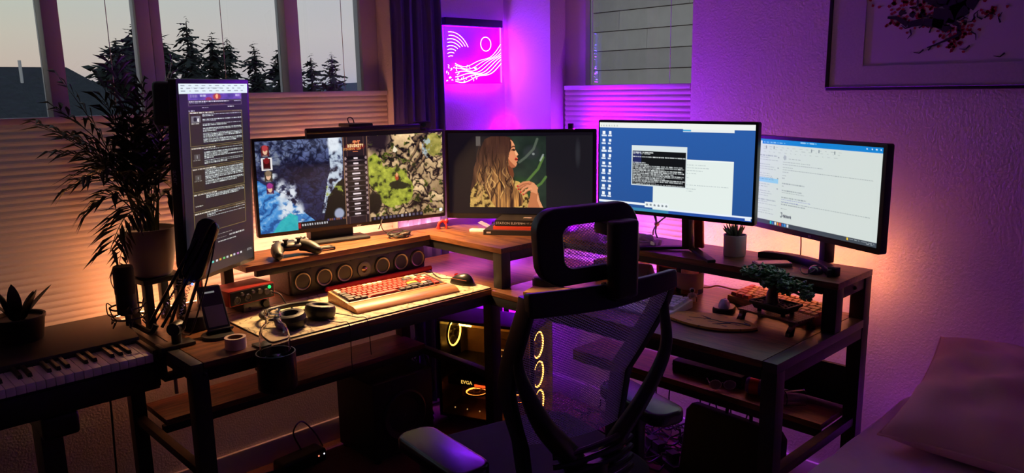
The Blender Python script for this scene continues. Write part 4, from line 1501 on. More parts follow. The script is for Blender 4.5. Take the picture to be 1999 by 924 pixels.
# webcam on the ultrawide
wc = thing('webcam', 'small black webcam on the right end of the ultrawide monitor', 'webcam', (1.752, 2.318, 1.268), rad(-14))
MB().prism(rrect(.068, .024, .011), -.016, .012, 'XZ').build('camera_body', BLACK, wc, bevel=.002).location = (0, 0, .017)
MB().cyl((0, -.0165, .017), (0, -.020, .017), .008, n=20).build('lens', mat('lens glass', (8, 8, 12), .1), wc, smooth=True)
MB().bb(-.012, .012, -.008, .030, -.008, .003).build('clip', BLACK, wc, bevel=.002)

# ---------------------------------------------------------------- things on the left arm of the desk
# ---- bookshelf-style centre speaker
sp = thing('speaker', 'long dark wood centre speaker with a row of round drivers under the shelf', 'speaker', (1.424, 2.258, DZ), 0)
SL, SD, SH = .545, .150, .100
WALN = wood_mat('dark walnut vinyl', (44, 34, 34), (74, 58, 56), 9, 0, .5)
MB().bb(-SL / 2, SL / 2, .010, SD, 0.004, SH).build('cabinet', WALN, sp, bevel=.008, segs=3)
MB().prism(rrect(SL - .006, SH - .010, .014, 5, 0, SH / 2 + .002), -.002, .0115, 'XZ').build('baffle', mat('satin black baffle', (24, 23, 25), .45), sp, bevel=.003)
CONE = mat('grey speaker cone', (52, 50, 56), .5)
SURR = mat('rubber surround', (16, 16, 18), .6)
RIMM = mat('driver trim ring', (158, 140, 120), .35, .6)
ring = MB().lathe([(.0335, 0), (.0335, .003), (.0300, .0045), (.0295, .002)], (0, 0, 0), 32, 'Y').mesh('driver', SURR, smooth=True)
trim = MB().lathe([(.0295, .0015), (.0285, .0042), (.0250, .0030), (.0245, 0)], (0, 0, 0), 32, 'Y').mesh('trim_ring', RIMM, smooth=True)
cone = MB().lathe([(.0245, .001), (.020, -.001), (.0115, -.008), (.0112, -.0075), (.009, -.003), (.004, -.0012), (.0001, -.0008)], (0, 0, 0), 32, 'Y').mesh('cone', CONE, smooth=True)
for x in (-.231, -.151, -.072, .083, .163, .237):
    d = inst('driver', ring, sp, (x, -.0022, SH / 2))
    inst('trim_ring', trim, d)
    inst('cone', cone, d)
tw = MB().lathe([(.027, 0), (.027, .003), (.022, .0045), (.0125, .002), (.0115, .0025), (.008, .006), (.0001, .0078)], (0, 0, 0), 32, 'Y').build('tweeter', mat('grey tweeter plate', (78, 74, 78), .45), sp, smooth=True)
tw.location = (.006, -.0022, SH / 2)
MB().lathe([(.0112, .003), (.008, .0066), (.0001, .0085)], (0, 0, 0), 24, 'Y').build('tweeter_dome', mat('gold dome', (196, 160, 120), .25, .8), tw, smooth=True)
for x in (-.282, -.20, -.125, -.046, .030, .11, .188, .262):
    for z in (.016, SH - .012):
        if abs(x) < .25:
            o = MB().sph((x, -.0022, z), (.0028, .0014, .0028), 8, 5).build('screw', SURR, sp, smooth=True)

# ---- audio interface on top of a small amplifier
am = thing('headphone_amplifier', 'small black amplifier with a volume knob under the red audio interface', 'amplifier', (1.006, 2.205, DZ), rad(2))
MB().bb(-.044, .044, 0, .10, .003, .039).build('case', mat('dark aluminium', (52, 50, 52), .35, .7), am, bevel=.002)
MB().bb(-.042, .042, -.003, 0, .004, .038).build('front_plate', mat('grey anodised plate', (92, 88, 88), .32, .8), am, bevel=.001)
MB().lathe([(.0125, 0), (.0120, .010), (.0105, .013), (.0001, .013)], (.025, -.003, .021), 24, 'Y').build('volume_knob', mat('black knob', (22, 22, 24), .4), am, smooth=True)
MB().lathe([(.0045, 0), (.0045, .002), (.0001, .002)], (-.024, -.003, .014), 16, 'Y').build('jack_socket', BLACKM, am)
ai = thing('audio_interface', 'red metal audio interface box with knobs and a green level light', 'audio interface', (.980, 2.170, DZ + .040), rad(8))
RED = mat('brushed red aluminium', (150, 36, 28), .36, .35)
MB().bb(-.078, .078, 0, .105, 0, .047).build('case', RED, ai, bevel=.003)
MB().bb(-.074, .074, -.0025, 0, .003, .044).build('front_plate', BLACKM, ai, bevel=.001)
for x, z, r in ((-.055, .018, .012), (-.018, .019, .012)):
    MB().lathe([(r, 0), (r, .002), (r * .8, .004), (r * .55, .001), (.0001, .001)], (x, -.0025, z), 20, 'Y').build('input_socket', mat('socket grey', (70, 66, 62), .45), ai, smooth=True)
for x, z, r in ((-.038, .034, .0055), (-.001, .034, .0055), (.022, .030, .0085), (.045, .024, .0095), (.062, .018, .006)):
    MB().lathe([(r, 0), (r * .9, .008), (.0001, .0085)], (x, -.0025, z), 18, 'Y').build('knob', mat('grey knob', (96, 90, 82), .4), ai, smooth=True)
MB().lathe([(.0050, 0), (.0050, .002), (.0001, .002)], (.058, -.0028, .036), 16, 'Y').build('level_light', emit_mat('green led', (40, 255, 110), 1.6), ai)
MB().tube(smooth_path([(.062, -.010, .018), (.075, -.03, .012), (.085, -.05, -.02), (.10, -.09, -.034), (.16, -.12, -.0335)]), .002, 6).build('headphone_lead', CABLE, ai, smooth=True)

# ---- smart speaker puck
ec = thing('smart_speaker', 'short dark cylinder smart speaker behind the phone stand', 'smart speaker', (.806, 2.165, DZ))
MB().lathe([(.0001, 0), (.034, 0), (.0385, .004), (.0385, .037), (.036, .041)], (0, 0, 0), 36).build('fabric_body', mat('charcoal knit', (44, 36, 38), .95, bump=.6, bscale=900), ec, smooth=True)
MB().lathe([(.036, .041), (.034, .042), (.0001, .042)], (0, 0, 0), 36).build('top_plate', mat('puck top', (60, 48, 48), .5), ec, smooth=True)

# ---- phone on a charging stand
ps = thing('phone_stand', 'black charging stand holding a phone upright', 'phone stand', (.825, 2.055, DZ), rad(-6))
MB().lathe([(.0001, 0), (.042, 0), (.044, .003), (.042, .008), (.0001, .009)], (-.010, -.01, 0), 32).build('base', BLACK, ps, smooth=True)
Rp = Matrix.Rotation(rad(-33), 4, 'X')
MB(Matrix.Translation((0, .002, .012)) @ Rp).bb(-.026, .026, .0055, .013, 0, .105).build('back_rest', BLACK, ps, bevel=.003)
MB(Matrix.Translation((0, .002, .012)) @ Rp).bb(-.036, .036, -.016, .010, -.004, .002).build('ledge', BLACK, ps, bevel=.002)
ph = thing('smartphone', 'black smartphone leaning on the charging stand', 'phone', (.825, 2.055, DZ), rad(-6))
MB(Matrix.Translation((0, .002, .012)) @ Rp).prism(rrect(.064, .132, .008, 5, 0, .069), -.0035, .0035, 'XZ').build('body', BLACK, ph, bevel=.0012)
MB(Matrix.Translation((0, .002, .012)) @ Rp).prism(rrect(.059, .124, .006, 5, 0, .069), -.0042, -.0036, 'XZ').build('display', mat('phone glass', (30, 27, 32), .12), ph)
MB(Matrix.Translation((0, .002, .012)) @ Rp).bb(-.020, .012, -.0046, -.0042, .112, .117).build('clock_text', emit_mat('dim phone text', (150, 150, 150), .5), ph)
MB(Matrix.Translation((0, .002, .012)) @ Rp).bb(-.026, .026, -.0045, -.0042, .012, .074).build('notification_card', mat('dim card', (84, 78, 84), .3), ph)

# ---- tape roll
tp = thing('tape_roll', 'roll of pale masking tape lying on the desk edge', 'tape', (.808, 1.915, DZ))
MB().lathe([(.0200, 0), (.0275, 0), (.0275, .030), (.0200, .030), (.0200, 0)], (0, 0, 0), 40).build('tape', mat('cream tape', (206, 182, 160), .6), tp, smooth=True)
MB().lathe([(.0185, .0005), (.0200, .0005), (.0200, .0295), (.0185, .0295), (.0185, .0005)], (0, 0, 0), 40).build('core', mat('cardboard core', (122, 92, 70), .8), tp, smooth=True)

# ---- cup holder clamped to the desk edge with a glass bottle in it
ch = thing('cup_holder', 'round black cup holder clamped to the front desk edge', 'cup holder', (.862, 1.800, .655))
MB().lathe([(.0001, 0), (.047, 0), (.050, .004), (.050, .098), (.0475, .098), (.0475, .004), (.0001, .004)], (0, 0, 0), 40).build('cup', mat('satin black cup', (28, 26, 28), .3), ch, smooth=True)
MB().bb(-.016, .016, .049, .060, .03, .088).build('clamp_back', BLACK, ch, bevel=.002)
MB().bb(-.018, .018, .058, .100, .096, .101).build('clamp_top', BLACK, ch, bevel=.001)
MB().bb(-.018, .018, .058, .092, .028, .036).build('clamp_foot', BLACK, ch, bevel=.002)
MB().lathe([(.0502, .030), (.0515, .030), (.0515, .094), (.0502, .094)], (0, 0, 0), 40).build('sleeve', mat('pale sleeve', (168, 140, 110), .5), ch, smooth=True) if False else None
bo = thing('glass_bottle', 'clear glass bottle with open neck standing in the cup holder', 'bottle', (.862, 1.800, .660))
GLS = mat('bottle glass', (255, 255, 255), .02, trans=1.0)
GLS.node_tree.nodes['Principled BSDF'].inputs['IOR'].default_value = 1.45
bo_prof = [(.0001, .0005), (.034, .0005), (.0385, .005), (.039, .13), (.037, .148), (.030, .163), (.0215, .172), (.0195, .178), (.0195, .186), (.0215, .188), (.0215, .1905), (.0195, .193), (.0195, .200), (.0205, .204)]
bi = [(max(.0001, r - .0022), z + (.003 if z < .01 else 0)) for r, z in bo_prof[::-1]]
MB().lathe(bo_prof + bi, (0, 0, 0), 40).build('glass', GLS, bo, smooth=True)
MB().lathe([(.0001, .0045), (.0355, .006), (.0362, .075), (.0001, .075)], (0, 0, 0), 32).build('water', mat('water', (250, 250, 250), .0, trans=1.0), bo, smooth=True)

# ---- desk mat with an old map print
def map_mat():
    m = bpy.data.materials.new('map print')
    m.use_nodes = True
    nt = m.node_tree
    b = nt.nodes['Principled BSDF']
    b.inputs['Roughness'].default_value = .65
    tc = nt.nodes.new('ShaderNodeTexCoord')
    n1 = nt.nodes.new('ShaderNodeTexNoise')
    n1.inputs['Scale'].default_value = 7
    n1.inputs['Detail'].default_value = 8
    n2 = nt.nodes.new('ShaderNodeTexNoise')
    n2.inputs['Scale'].default_value = 38
    n2.inputs['Detail'].default_value = 6
    for n in (n1, n2):
        nt.links.new(tc.outputs['Object'], n.inputs['Vector'])
    r1 = nt.nodes.new('ShaderNodeValToRGB')
    e = r1.color_ramp.elements
    e[0].position, e[0].color = .30, (*lin((150, 132, 104)), 1)
    e[1].position, e[1].color = .72, (*lin((214, 196, 158)), 1)
    k = e.new(.50)
    k.color = (*lin((206, 186, 146)), 1)
    k = e.new(.515)
    k.color = (*lin((70, 58, 52)), 1)
    k = e.new(.53)
    k.color = (*lin((196, 184, 150)), 1)
    nt.links.new(n1.outputs[0], r1.inputs[0])
    r2 = nt.nodes.new('ShaderNodeValToRGB')
    e = r2.color_ramp.elements
    e[0].position, e[0].color = .40, (.30, .27, .25, 1)
    e[1].position, e[1].color = .50, (1, 1, 1, 1)
    nt.links.new(n2.outputs[0], r2.inputs[0])
    mx = nt.nodes.new('ShaderNodeMixRGB')
    mx.blend_type = 'MULTIPLY'
    mx.inputs[0].default_value = .55
    nt.links.new(r1.outputs[0], mx.inputs[1])
    nt.links.new(r2.outputs[0], mx.inputs[2])
    nt.links.new(mx.outputs[0], b.inputs['Base Color'])
    return m


dm = thing('desk_mat', 'long cream desk mat printed with an old map under the wooden keyboard', 'desk mat', (1.288, 2.050, DZ), rad(-.6))
MB().prism(rrect(.790, .352, .012, 5), 0, .003).build('mat_sheet', map_mat(), dm)
MB().tube([(a, b, .0022) for a, b in rrect(.790, .352, .012, 5)], .0016, 6, True).build('stitched_edge', mat('mat edge', (84, 72, 62), .8), dm, smooth=True)


# ---- wooden keyboard
CAPS = {k: mat('keycap ' + k, c, .45) for k, c in (('red', (176, 52, 40)), ('dark', (62, 56, 58)), ('cream', (214, 186, 156)), ('yellow', (214, 176, 60)), ('white', (214, 208, 222)), ('peach', (226, 176, 134)), ('rose', (206, 92, 66)), ('tan', (196, 150, 108)))}
CAPM = {}


def cap_mesh(w, d, h, col):
    key = (round(w, 4), round(d, 4), h, col)
    if key not in CAPM:
        a, b = w / 2, d / 2
        k = .78
        vs = [(-a, -b, 0), (a, -b, 0), (a, b, 0), (-a, b, 0), (-a * k, -b * k, h), (a * k, -b * k, h), (a * k, b * k + .0006, h), (-a * k, b * k + .0006, h)]
        CAPM[key] = MB().add(vs, [(3, 2, 1, 0), (4, 5, 6, 7), (0, 1, 5, 4), (1, 2, 6, 5), (2, 3, 7, 6), (3, 0, 4, 7)]).mesh('keycap', CAPS[col])
    return CAPM[key]


def keys(parent, rows, x0, y0, unit, z, slope, h=.006, gap=.0012):
    """rows: from the front row back; each a list of (units, colour)"""
    for r, row in enumerate(rows):
        x = x0
        for u, col in row:
            if col:
                inst('keycap', cap_mesh(u * unit - gap, unit - gap, h, col), parent, (x + u * unit / 2, y0 + (r + .5) * unit, z + slope * (r + .5) * unit), (math.atan(slope), 0, 0))
            x += u * unit


kb = thing('keyboard', 'wooden cased mechanical keyboard with red and dark keycaps', 'keyboard', (1.390, 2.050, DZ + .003), rad(-4))
KW = wood_mat('honey wood', (150, 96, 54), (206, 148, 92), 5, 0, .4)
kw, kd = .372, .132
cs = MB()
cs.add([(-kw / 2, -kd / 2, 0), (kw / 2, -kd / 2, 0), (kw / 2, kd / 2, 0), (-kw / 2, kd / 2, 0), (-kw / 2, -kd / 2, .020), (kw / 2, -kd / 2, .020), (kw / 2, kd / 2, .033), (-kw / 2, kd / 2, .033)],
       [(3, 2, 1, 0), (4, 5, 6, 7), (0, 1, 5, 4), (1, 2, 6, 5), (2, 3, 7, 6), (3, 0, 4, 7)])
cs.build('case', KW, kb, bevel=.002)
sl = .013 / kd
MB(Matrix.Translation((0, 0, .0268)) @ Matrix.Rotation(math.atan(sl), 4, 'X')).bb(-kw / 2 + .008, kw / 2 - .008, -kd / 2 + .007, kd / 2 - .007, -.001, .0006).build('plate', BLACKM, kb)
ku = (kw - .018) / 19.0
rows = [[(1.25, 'dark')] * 3 + [(6.25, 'red'), (1.25, 'dark'), (1.25, 'dark'), (1.25, 'dark'), (.25, None), (1, 'dark'), (1, 'dark'), (1, 'dark'), (1.2, 'red')],
        [(2.25, 'dark')] + [(1, 'red')] * 10 + [(2.75, 'dark'), (.25, None), (1, 'cream'), (1, 'dark'), (1, 'red')],
        [(1.75, 'dark')] + [(1, 'red')] * 11 + [(2.25, 'yellow'), (.25, None), (1, 'red'), (1, 'red'), (1, 'red')],
        [(1.5, 'dark')] + [(1, 'red')] * 12 + [(1.5, 'red'), (.25, None), (1, 'red'), (1, 'cream'), (1, 'red')],
        [(1, 'cream')] + [(1, 'red')] * 12 + [(2, 'dark'), (.25, None), (1, 'cream'), (1, 'red'), (1, 'cream')],
        [(1, 'cream')] + [(.5, None)] + [(1, 'red')] * 4 + [(1, 'cream')] * 4 + [(1, 'red')] * 4 + [(.75, None), (1, 'cream'), (1, 'cream'), (1, 'dark')]]
keys(kb, rows, -kw / 2 + .0095, -kd / 2 + .008, ku, .0212, sl)
wr = thing('wrist_rest', 'honey coloured wooden wrist rest in front of the wooden keyboard', 'wrist rest', (1.390, 2.050, DZ + .003), rad(-4))
MB().prism([(-.132, 0), (-.067, 0), (-.067, .019), (-.105, .018), (-.122, .012), (-.132, .004)], -kw / 2 - .002, kw / 2 + .004, 'YZ').build('rest', KW, wr, bevel=.003)

# ---- red padded bar lying behind the keyboard
rb = thing('red_cable_tube', 'red fabric tube lying along the foot of the long speaker', 'cable sleeve', (0, 0, 0))
MB().tube([(1.268 + .43 * t, 2.228 + .004 * math.sin(t * 6), DZ + .0125) for t in [i / 20 for i in range(21)]], .0095, 10).build('sleeve', mat('red fabric', (176, 30, 26), .7), rb, smooth=True)
MB().sph((1.266, 2.228, DZ + .0125), (.010, .010, .0098), 12, 8).build('end_cap', mat('red cap', (196, 40, 30), .5), rb, smooth=True)


# ---- mice
def mouse(name, label, loc, rz, mt, wheel, sc=1.0):
    t = thing(name, label, 'mouse', loc, rz)

    def f(u, v):
        a = 2 * PI * u
        r = math.sin(PI * v * .5)
        x = .030 * math.cos(a) * r * (1 - .10 * math.sin(a) ** 2) * (1 - .12 * math.cos(2 * a) * r)
        y = .052 * math.sin(a) * r
        z = .036 * (max(0.0, 1 - r ** 2.6)) ** .62 * (1 - .28 * math.sin(a) * r - .0)
        return (x * sc, y * sc, z * sc)
    MB().grid(f, 36, 14, True).build('shell', mt, t, smooth=True)
    MB().cyl((-.004 * sc, .026 * sc, .0262 * sc), (.004 * sc, .026 * sc, .0262 * sc), .0065 * sc, n=16).build('scroll_wheel', wheel, t, smooth=True)
    return t


m1 = mouse('mouse', 'black gaming mouse with red glow beside the wooden keyboard', (1.648, 1.985, DZ + .003), rad(8), mat('satin black mouse', (24, 22, 24), .32), emit_mat('red wheel', (255, 50, 30), .5))
for sx in (-1, 1):
    MB().tube([(sx * .0292 * math.cos(a), .050 * math.sin(a) * .9, .012 + .010 * math.cos(a)) for a in [-.9 + i * .12 for i in range(16)]], .0011, 6).build('side_light', emit_mat('dim orange strip', (255, 120, 70), .55), m1, smooth=True)
lg = MB()
for k in range(3):
    a = 2 * PI * k / 3 + .5
    lg.tube([(.002 * math.cos(a) + .008 * q * math.cos(a + q * .9), -.022 + .008 * q * math.sin(a + q * .9), .0338 - .0035 * q * q * .5) for q in (0, .5, 1)], .0016, 6)
lg.build('glow_mark', emit_mat('red mark', (230, 20, 24), .8), m1)
MB().tube(smooth_path([(1.648 - .005, 2.035, DZ + .012), (1.635, 2.09, DZ + .008), (1.66, 2.16, DZ + .007), (1.69, 2.22, DZ + .007), (1.68, 2.30, DZ + .004)]), .0018, 6).build('mouse_cable', CABLE, None, smooth=True)
tag(bpy.data.objects['mouse_cable'], 'thin black cable running back from the gaming mouse', 'cable')

# ---- headphones lying on the mat
hp = thing('headphones', 'black over-ear headphones lying on the mat, pads facing up', 'headphones', (1.045, 1.975, DZ + .003), rad(8))
PAD = mat('black leather pad', (26, 24, 26), .42, bump=.3, bscale=700)
for sx, tilt in ((-1, -.10), (1, .16)):
    Mx = Matrix.Translation((sx * .052, -.002, .022)) @ Matrix.Rotation(tilt, 4, 'Y') @ Matrix.Diagonal((1, 1.06, 1, 1))
    MB(Mx).lathe([(.0001, -.021), (.034, -.021), (.043, -.010), (.044, .004), (.0001, .004)], (0, 0, 0), 36).build('ear_cup', BLACK, hp, smooth=True)
    MB(Mx).lathe([(.020, .006), (.020, .014), (.024, .0205), (.032, .022), (.040, .0185), (.0435, .010), (.043, .003), (.020, .003)], (0, 0, 0), 36).build('ear_pad', PAD, hp, smooth=True)
    MB(Mx).lathe([(.0001, .0052), (.020, .0052), (.020, .004), (.0001, .004)], (0, 0, 0), 24).build('driver_cloth', mat('driver cloth', (46, 42, 44), .95), hp)
band = [(-.062, .035, .022), (-.085, .075, .022), (-.060, .125, .020), (0, .145, .018), (.060, .125, .020), (.090, .075, .024), (.066, .035, .026)]
MB().tube(smooth_path(band, 5), .0075, 10).build('headband', PAD, hp, smooth=True)
MB().tube(smooth_path([(.030, -.045, .012), (.04, -.07, .006), (.045, -.10, .006), (.048, -.136, .004), (.046, -.140, -.10), (.05, -.138, -.13)], 6), .0013, 6).build('lead', CABLE, hp, smooth=True)
MB().tube(smooth_path([(.085, -.030, .012), (.105, -.06, .006), (.108, -.10, .006), (.108, -.145, .004), (.112, -.149, -.10)], 6), .0013, 6).build('lead', CABLE, hp, smooth=True)

# ---- on the shelf: game pad, reader, cable bundle, figurine
gp = thing('game_controller', 'black game controller lying on the shelf in front of the ultrawide monitor', 'game controller', (1.168, 2.272, RZ), rad(-4))
GPM = mat('matte charcoal pad', (40, 38, 38), .45)
def padf(u, v):
    a = 2 * PI * u
    r = math.sin(PI * v)
    return (.044 * math.cos(a) * r, .026 * math.sin(a) * r, .030 - .016 * math.cos(PI * v))
bd = MB().grid(padf, 28, 12, True)
for sx in (-1, 1):
    pth = [(sx * .036, .004, .030), (sx * .048, -.008, .028), (sx * .058, -.028, .024), (sx * .064, -.046, .019), (sx * .066, -.058, .017)]
    bd.tube(smooth_path(pth, 4), .02, 14, rs=[.021 - .0065 * (i / 16) ** 2 for i in range(17)])
    e = pth[-1]
    bd.sph(e, .0146, 14, 8)
bd.build('shell', GPM, gp, smooth=True)
for sx in (-1, 1):
    st = MB().lathe([(.0001, .042), (.006, .042), (.0055, .052), (.0095, .054), (.0095, .057), (.0001, .056)], (sx * .022, -.014, 0), 18).build('thumb_stick', RUBBER, gp, smooth=True)
    MB().sph((sx * .042, .020, .036), (.014, .008, .006), 12, 6).build('shoulder_button', BLACK, gp, smooth=True)
for k in range(4):
    MB().sph((.045 + .009 * math.cos(k * PI / 2), .008 + .009 * math.sin(k * PI / 2), .0505), .0035, 10, 6).build('face_button', mat('dark button', (60, 58, 60), .4), gp, smooth=True)
MB().box((-.045, .008, .0500), (.020, .006, .004)).build('direction_pad', BLACK, gp, bevel=.001)
MB().bb(-.018, .018, .006, .022, .0445, .0465).build('touch_pad', mat('touch surface', (30, 29, 31), .3), gp, bevel=.001)

cr = thing('card_reader', 'small flat dark card reader on the shelf beside the game controller', 'card reader', (1.288, 2.268, RZ), rad(-8))
MB().prism(rrect(.062, .046, .004), 0, .010).build('case', BLACK, cr, bevel=.0015)
MB().bb(-.018, .018, -.012, .010, .0101, .0108).build('top_label', mat('label grey', (104, 94, 88), .5), cr)
MB().bb(-.022, .022, -.0238, -.0228, .003, .006).build('slot', CHROME, cr)

uh = thing('usb_hub', 'dark USB hub fixed under the left end of the shelf', 'usb hub', (1.135, 2.262, RZ - T - .0275))
MB().bb(-.062, .062, -.022, .02, 0, .026).build('case', BLACK, uh, bevel=.003)
for k in range(4):
    MB().bb(-.046 + k * .026, -.032 + k * .026, -.0228, -.0215, .009, .016).build('port', CHROME, uh)

cb = thing('cable_bundle', 'coil of thin black cable lying on the shelf under the ultrawide', 'cable', (1.590, 2.262, RZ))
rs_ = random.Random(3)
for k in range(6):
    a0, rx, ry = rs_.uniform(0, 6), rs_.uniform(.035, .052), rs_.uniform(.018, .03)
    ox, oy = rs_.uniform(-.008, .008), rs_.uniform(-.006, .006)
    MB().tube([(ox + rx * math.cos(a0 + i * .262), oy + ry * math.sin(a0 + i * .262), .003 + k * .0028 + .004 * math.sin(i * .52 + k)) for i in range(25)], .0019, 6).build('loop', CABLE, cb, smooth=True)
MB().tube(smooth_path([(-.03, .02, .012), (-.05, .03, .03), (-.045, .045, .055), (-.03, .06, .06), (-.02, .10, .02)]), .0018, 6).build('tail', CABLE, cb, smooth=True)
MB().bb(-.008, .008, -.034, -.02, .0, .018).build('tie', mat('cable tie', (70, 60, 60), .6), cb, bevel=.003)

fg = thing('figurine', 'tiny bent red figurine on the corner shelf by the ultrawide monitor', 'figurine', (1.797, 2.268, RZ), rad(-30))
FR = mat('red painted figure', (170, 34, 36), .4)
MB().tube(smooth_path([(-.016, 0, .0), (-.017, 0, .016), (-.010, 0, .028), (.002, 0, .030), (.010, 0, .022)]), .006, 10, rs=None).build('body', FR, fg, smooth=True)
MB().sph((.013, 0, .030), (.0085, .008, .0095), 12, 8).build('head', FR, fg, smooth=True)
for sy in (-1, 1):
    MB().tube(smooth_path([(.008, sy * .006, .024), (.012, sy * .008, .012), (.011, sy * .008, 0.001)]), .0034, 8).build('leg', FR, fg, smooth=True)
MB().tube(smooth_path([(-.012, .002, .020), (-.02, .006, .010), (-.024, .006, .002)]), .003, 8).build('tail', FR, fg, smooth=True)

# ---- books and small things in the corner
def book(name, label, c, rz, L, D, Tk, cover, page=(214, 200, 180)):
    t = thing(name, label, 'book', c, rz, 'stacked books in the corner')
    m = MB()
    cb_ = .0015
    m.bb(0, L, 0, D, 0, cb_).bb(0, L, 0, D, Tk - cb_, Tk).bb(0, L, 0, cb_, cb_, Tk - cb_)
    m.build('cover', cover, t)
    MB().bb(.002, L - .002, cb_, D - .003, cb_, Tk - cb_).build('page_block', mat('book pages', page, .8), t)
    return t


byaw = math.atan2(-.181, .120)
B0 = book('book', 'thick dark book at the bottom of the corner stack', (1.818, 2.062, RZ), byaw, .215, .145, .0175, mat('dark book cover', (36, 30, 34), .45))
B1 = book('book', 'thin orange-red book in the middle of the corner stack', (1.852, 2.046, RZ + .0175), byaw - .02, .185, .125, .0115, mat('red book cover', (196, 58, 34), .5))
B2 = book('book', 'black paperback on top of the corner stack with white spine lettering', (1.858, 2.042, RZ + .029), byaw + .02, .185, .125, .0225, mat('black book cover', (24, 20, 26), .45))
WT = mat('white lettering', (196, 190, 196), .5)
text('spine_title', 'STATION ELEVEN', .0125, WT, B2, (.052, -.0003, .0112), (rad(90), 0, 0))
text('spine_author', 'EMILY ST. JOHN MANDEL', .0075, WT, B2, (.140, -.0003, .0112), (rad(90), 0, 0))
MB().bb(.095, .125, .05, .07, .0226, .0229).build('cover_picture', mat('cover picture pale', (170, 150, 140), .5), B2)
text('spine_title', 'THE GLASS HOTEL', .0065, mat('pale red lettering', (236, 170, 140), .5), B1, (.05, -.0003, .0058), (rad(90), 0, 0)) if False else None
MB().bb(.012, .028, -.0004, 0, .006, .012).build('spine_emblem', mat('pale emblem', (176, 160, 160), .5), B0)
MB().prism([(.176, .009), (.184, .014), (.194, .0155), (.200, .009), (.194, .003), (.184, .004)], -.0004, 0, 'XZ').build('spine_emblem', mat('pale emblem', (176, 160, 160), .5), B0)

rm = thing('white_remote', 'small white remote lying left of the stacked books', 'remote', (1.852, 2.128, RZ), rad(28))
MB().prism(rrect(.030, .062, .004), 0, .009).build('case', WHITEP, rm, bevel=.0015)
MB().bb(-.009, .009, -.004, .020, .009, .0095).build('button', mat('remote button', (180, 176, 186), .4), rm)
pc_ = thing('paper_card', 'glossy card propped against the back of the stacked books', 'card', (1.905, 2.142, RZ + .001), rad(30))
MB(Matrix.Rotation(rad(24), 4, 'X')).bb(-.020, .020, -.03, .035, .012, .0135).build('sheet', mat('glossy card', (196, 176, 216), .25), pc_)

# ---------------------------------------------------------------- things on the right arm of the desk
pk = thing('round_puck', 'low round black charging puck behind the chair headrest', 'charger', (1.835, 1.755, DZ))
MB().lathe([(.0001, 0), (.050, 0), (.054, .004), (.054, .028), (.050, .033)], (0, 0, 0), 40).build('body', BLACK, pk, smooth=True)
MB().lathe([(.050, .033), (.046, .0345), (.0001, .0345)], (0, 0, 0), 40).build('top_plate', mat('puck plate', (70, 62, 72), .35), pk, smooth=True)

ws = thing('silver_stand', 'silver sloping tablet stand seen beside the chair headrest bracket', 'stand', (2.045, 1.545, DZ), rad(-80))
MB().prism([(-.075, 0), (.06, 0), (.06, .008), (.01, .075), (0.0, .075), (-.075, .008)], -.055, .055, 'YZ').build('wedge', mat('satin silver', (186, 192, 192), .3, .6), ws, bevel=.003)
MB().bb(-.05, .05, -.082, -.074, 0, .016).build('front_lip', mat('satin silver', (186, 192, 192), .3, .6), ws, bevel=.002)

np_ = thing('notepad', 'yellow notepad on the right worktop behind the chair', 'notepad', (1.770, 1.690, DZ), rad(-70))
MB().bb(-.07, .07, -.05, .05, 0, .008).build('pages', mat('yellow paper', (222, 176, 90), .8), np_)
MB().bb(-.07, .07, .05, .056, 0, .0095).build('binding', BLACK, np_)
pn = thing('pen', 'grey pen lying by the yellow notepad', 'pen', (1.700, 1.620, DZ), rad(-60))
MB().cyl((-.05, 0, .005), (.045, 0, .005), .0045, n=12).build('barrel', mat('pen grey', (176, 176, 180), .3, .5), pn, smooth=True)
MB().cyl((.045, 0, .005), (.056, 0, .005), .0042, .0008, n=12).build('tip', CHROME, pn, smooth=True)

bx = thing('cardboard_box', 'flat brown cardboard box pushed under the shelf behind the candle', 'box', (2.118, 1.665, DZ), rad(-4))
MB().bb(-.065, .065, -.075, .075, 0, .055).build('carton', mat('brown card', (150, 106, 82), .8, noise=.15), bx, bevel=.002)
MB().bb(-.0652, .0652, -.012, .012, .0548, .0555).build('tape_strip', mat('parcel tape', (176, 140, 104), .4), bx)
ob = thing('orange_box', 'orange display box with a window left of the glass candle', 'box', (2.118, 1.448, DZ), rad(-6))
om = MB()
om.bb(-.035, .035, -.04, .04, 0, .012).bb(-.035, .035, -.04, .04, .068, .08).bb(-.035, .035, -.04, -.030, .012, .068).bb(-.035, .035, .030, .04, .012, .068).bb(.025, .035, -.03, .03, .012, .068)
om.build('carton', mat('orange card', (232, 110, 40), .55), ob, bevel=.001)
MB().bb(-.0335, -.033, -.03, .03, .012, .068).build('window_film', glass_mat('clear film', (240, 240, 240)), ob)
MB().prism(rrect(.030, .034, .006, 4), -.014, .004, 'YZ').build('toy', mat('grey toy', (150, 140, 130), .5), ob, bevel=.003).location = (0, 0, .030)

cd = thing('glass_candle', 'glass jar candle with a grey label under the shelf', 'candle', (2.080, 1.356, DZ))
MB().lathe([(.0001, .001), (.040, .001), (.0435, .004), (.0435, .092), (.0415, .092), (.0415, .006), (.0001, .006)], (0, 0, 0), 40).build('jar', glass_mat('jar glass', (238, 230, 226), ior=1.5), cd, smooth=True)
MB().lathe([(.0001, .0065), (.041, .0065), (.041, .030), (.0001, .029)], (0, 0, 0), 36).build('wax', translucent_mat('ivory wax', (240, 206, 160), .5), cd, smooth=True)
MB().lathe([(.0439, .020), (.0442, .020), (.0442, .072), (.0439, .072)], (0, 0, 0), 40).build('label', translucent_mat('grey label', (176, 164, 172), .5), cd, smooth=True)
MB().lathe([(.0001, .093), (.045, .093), (.0455, .097), (.0445, .104), (.0001, .105)], (0, 0, 0), 40).build('lid', mat('dark wood lid', (74, 48, 38), .45), cd, smooth=True)
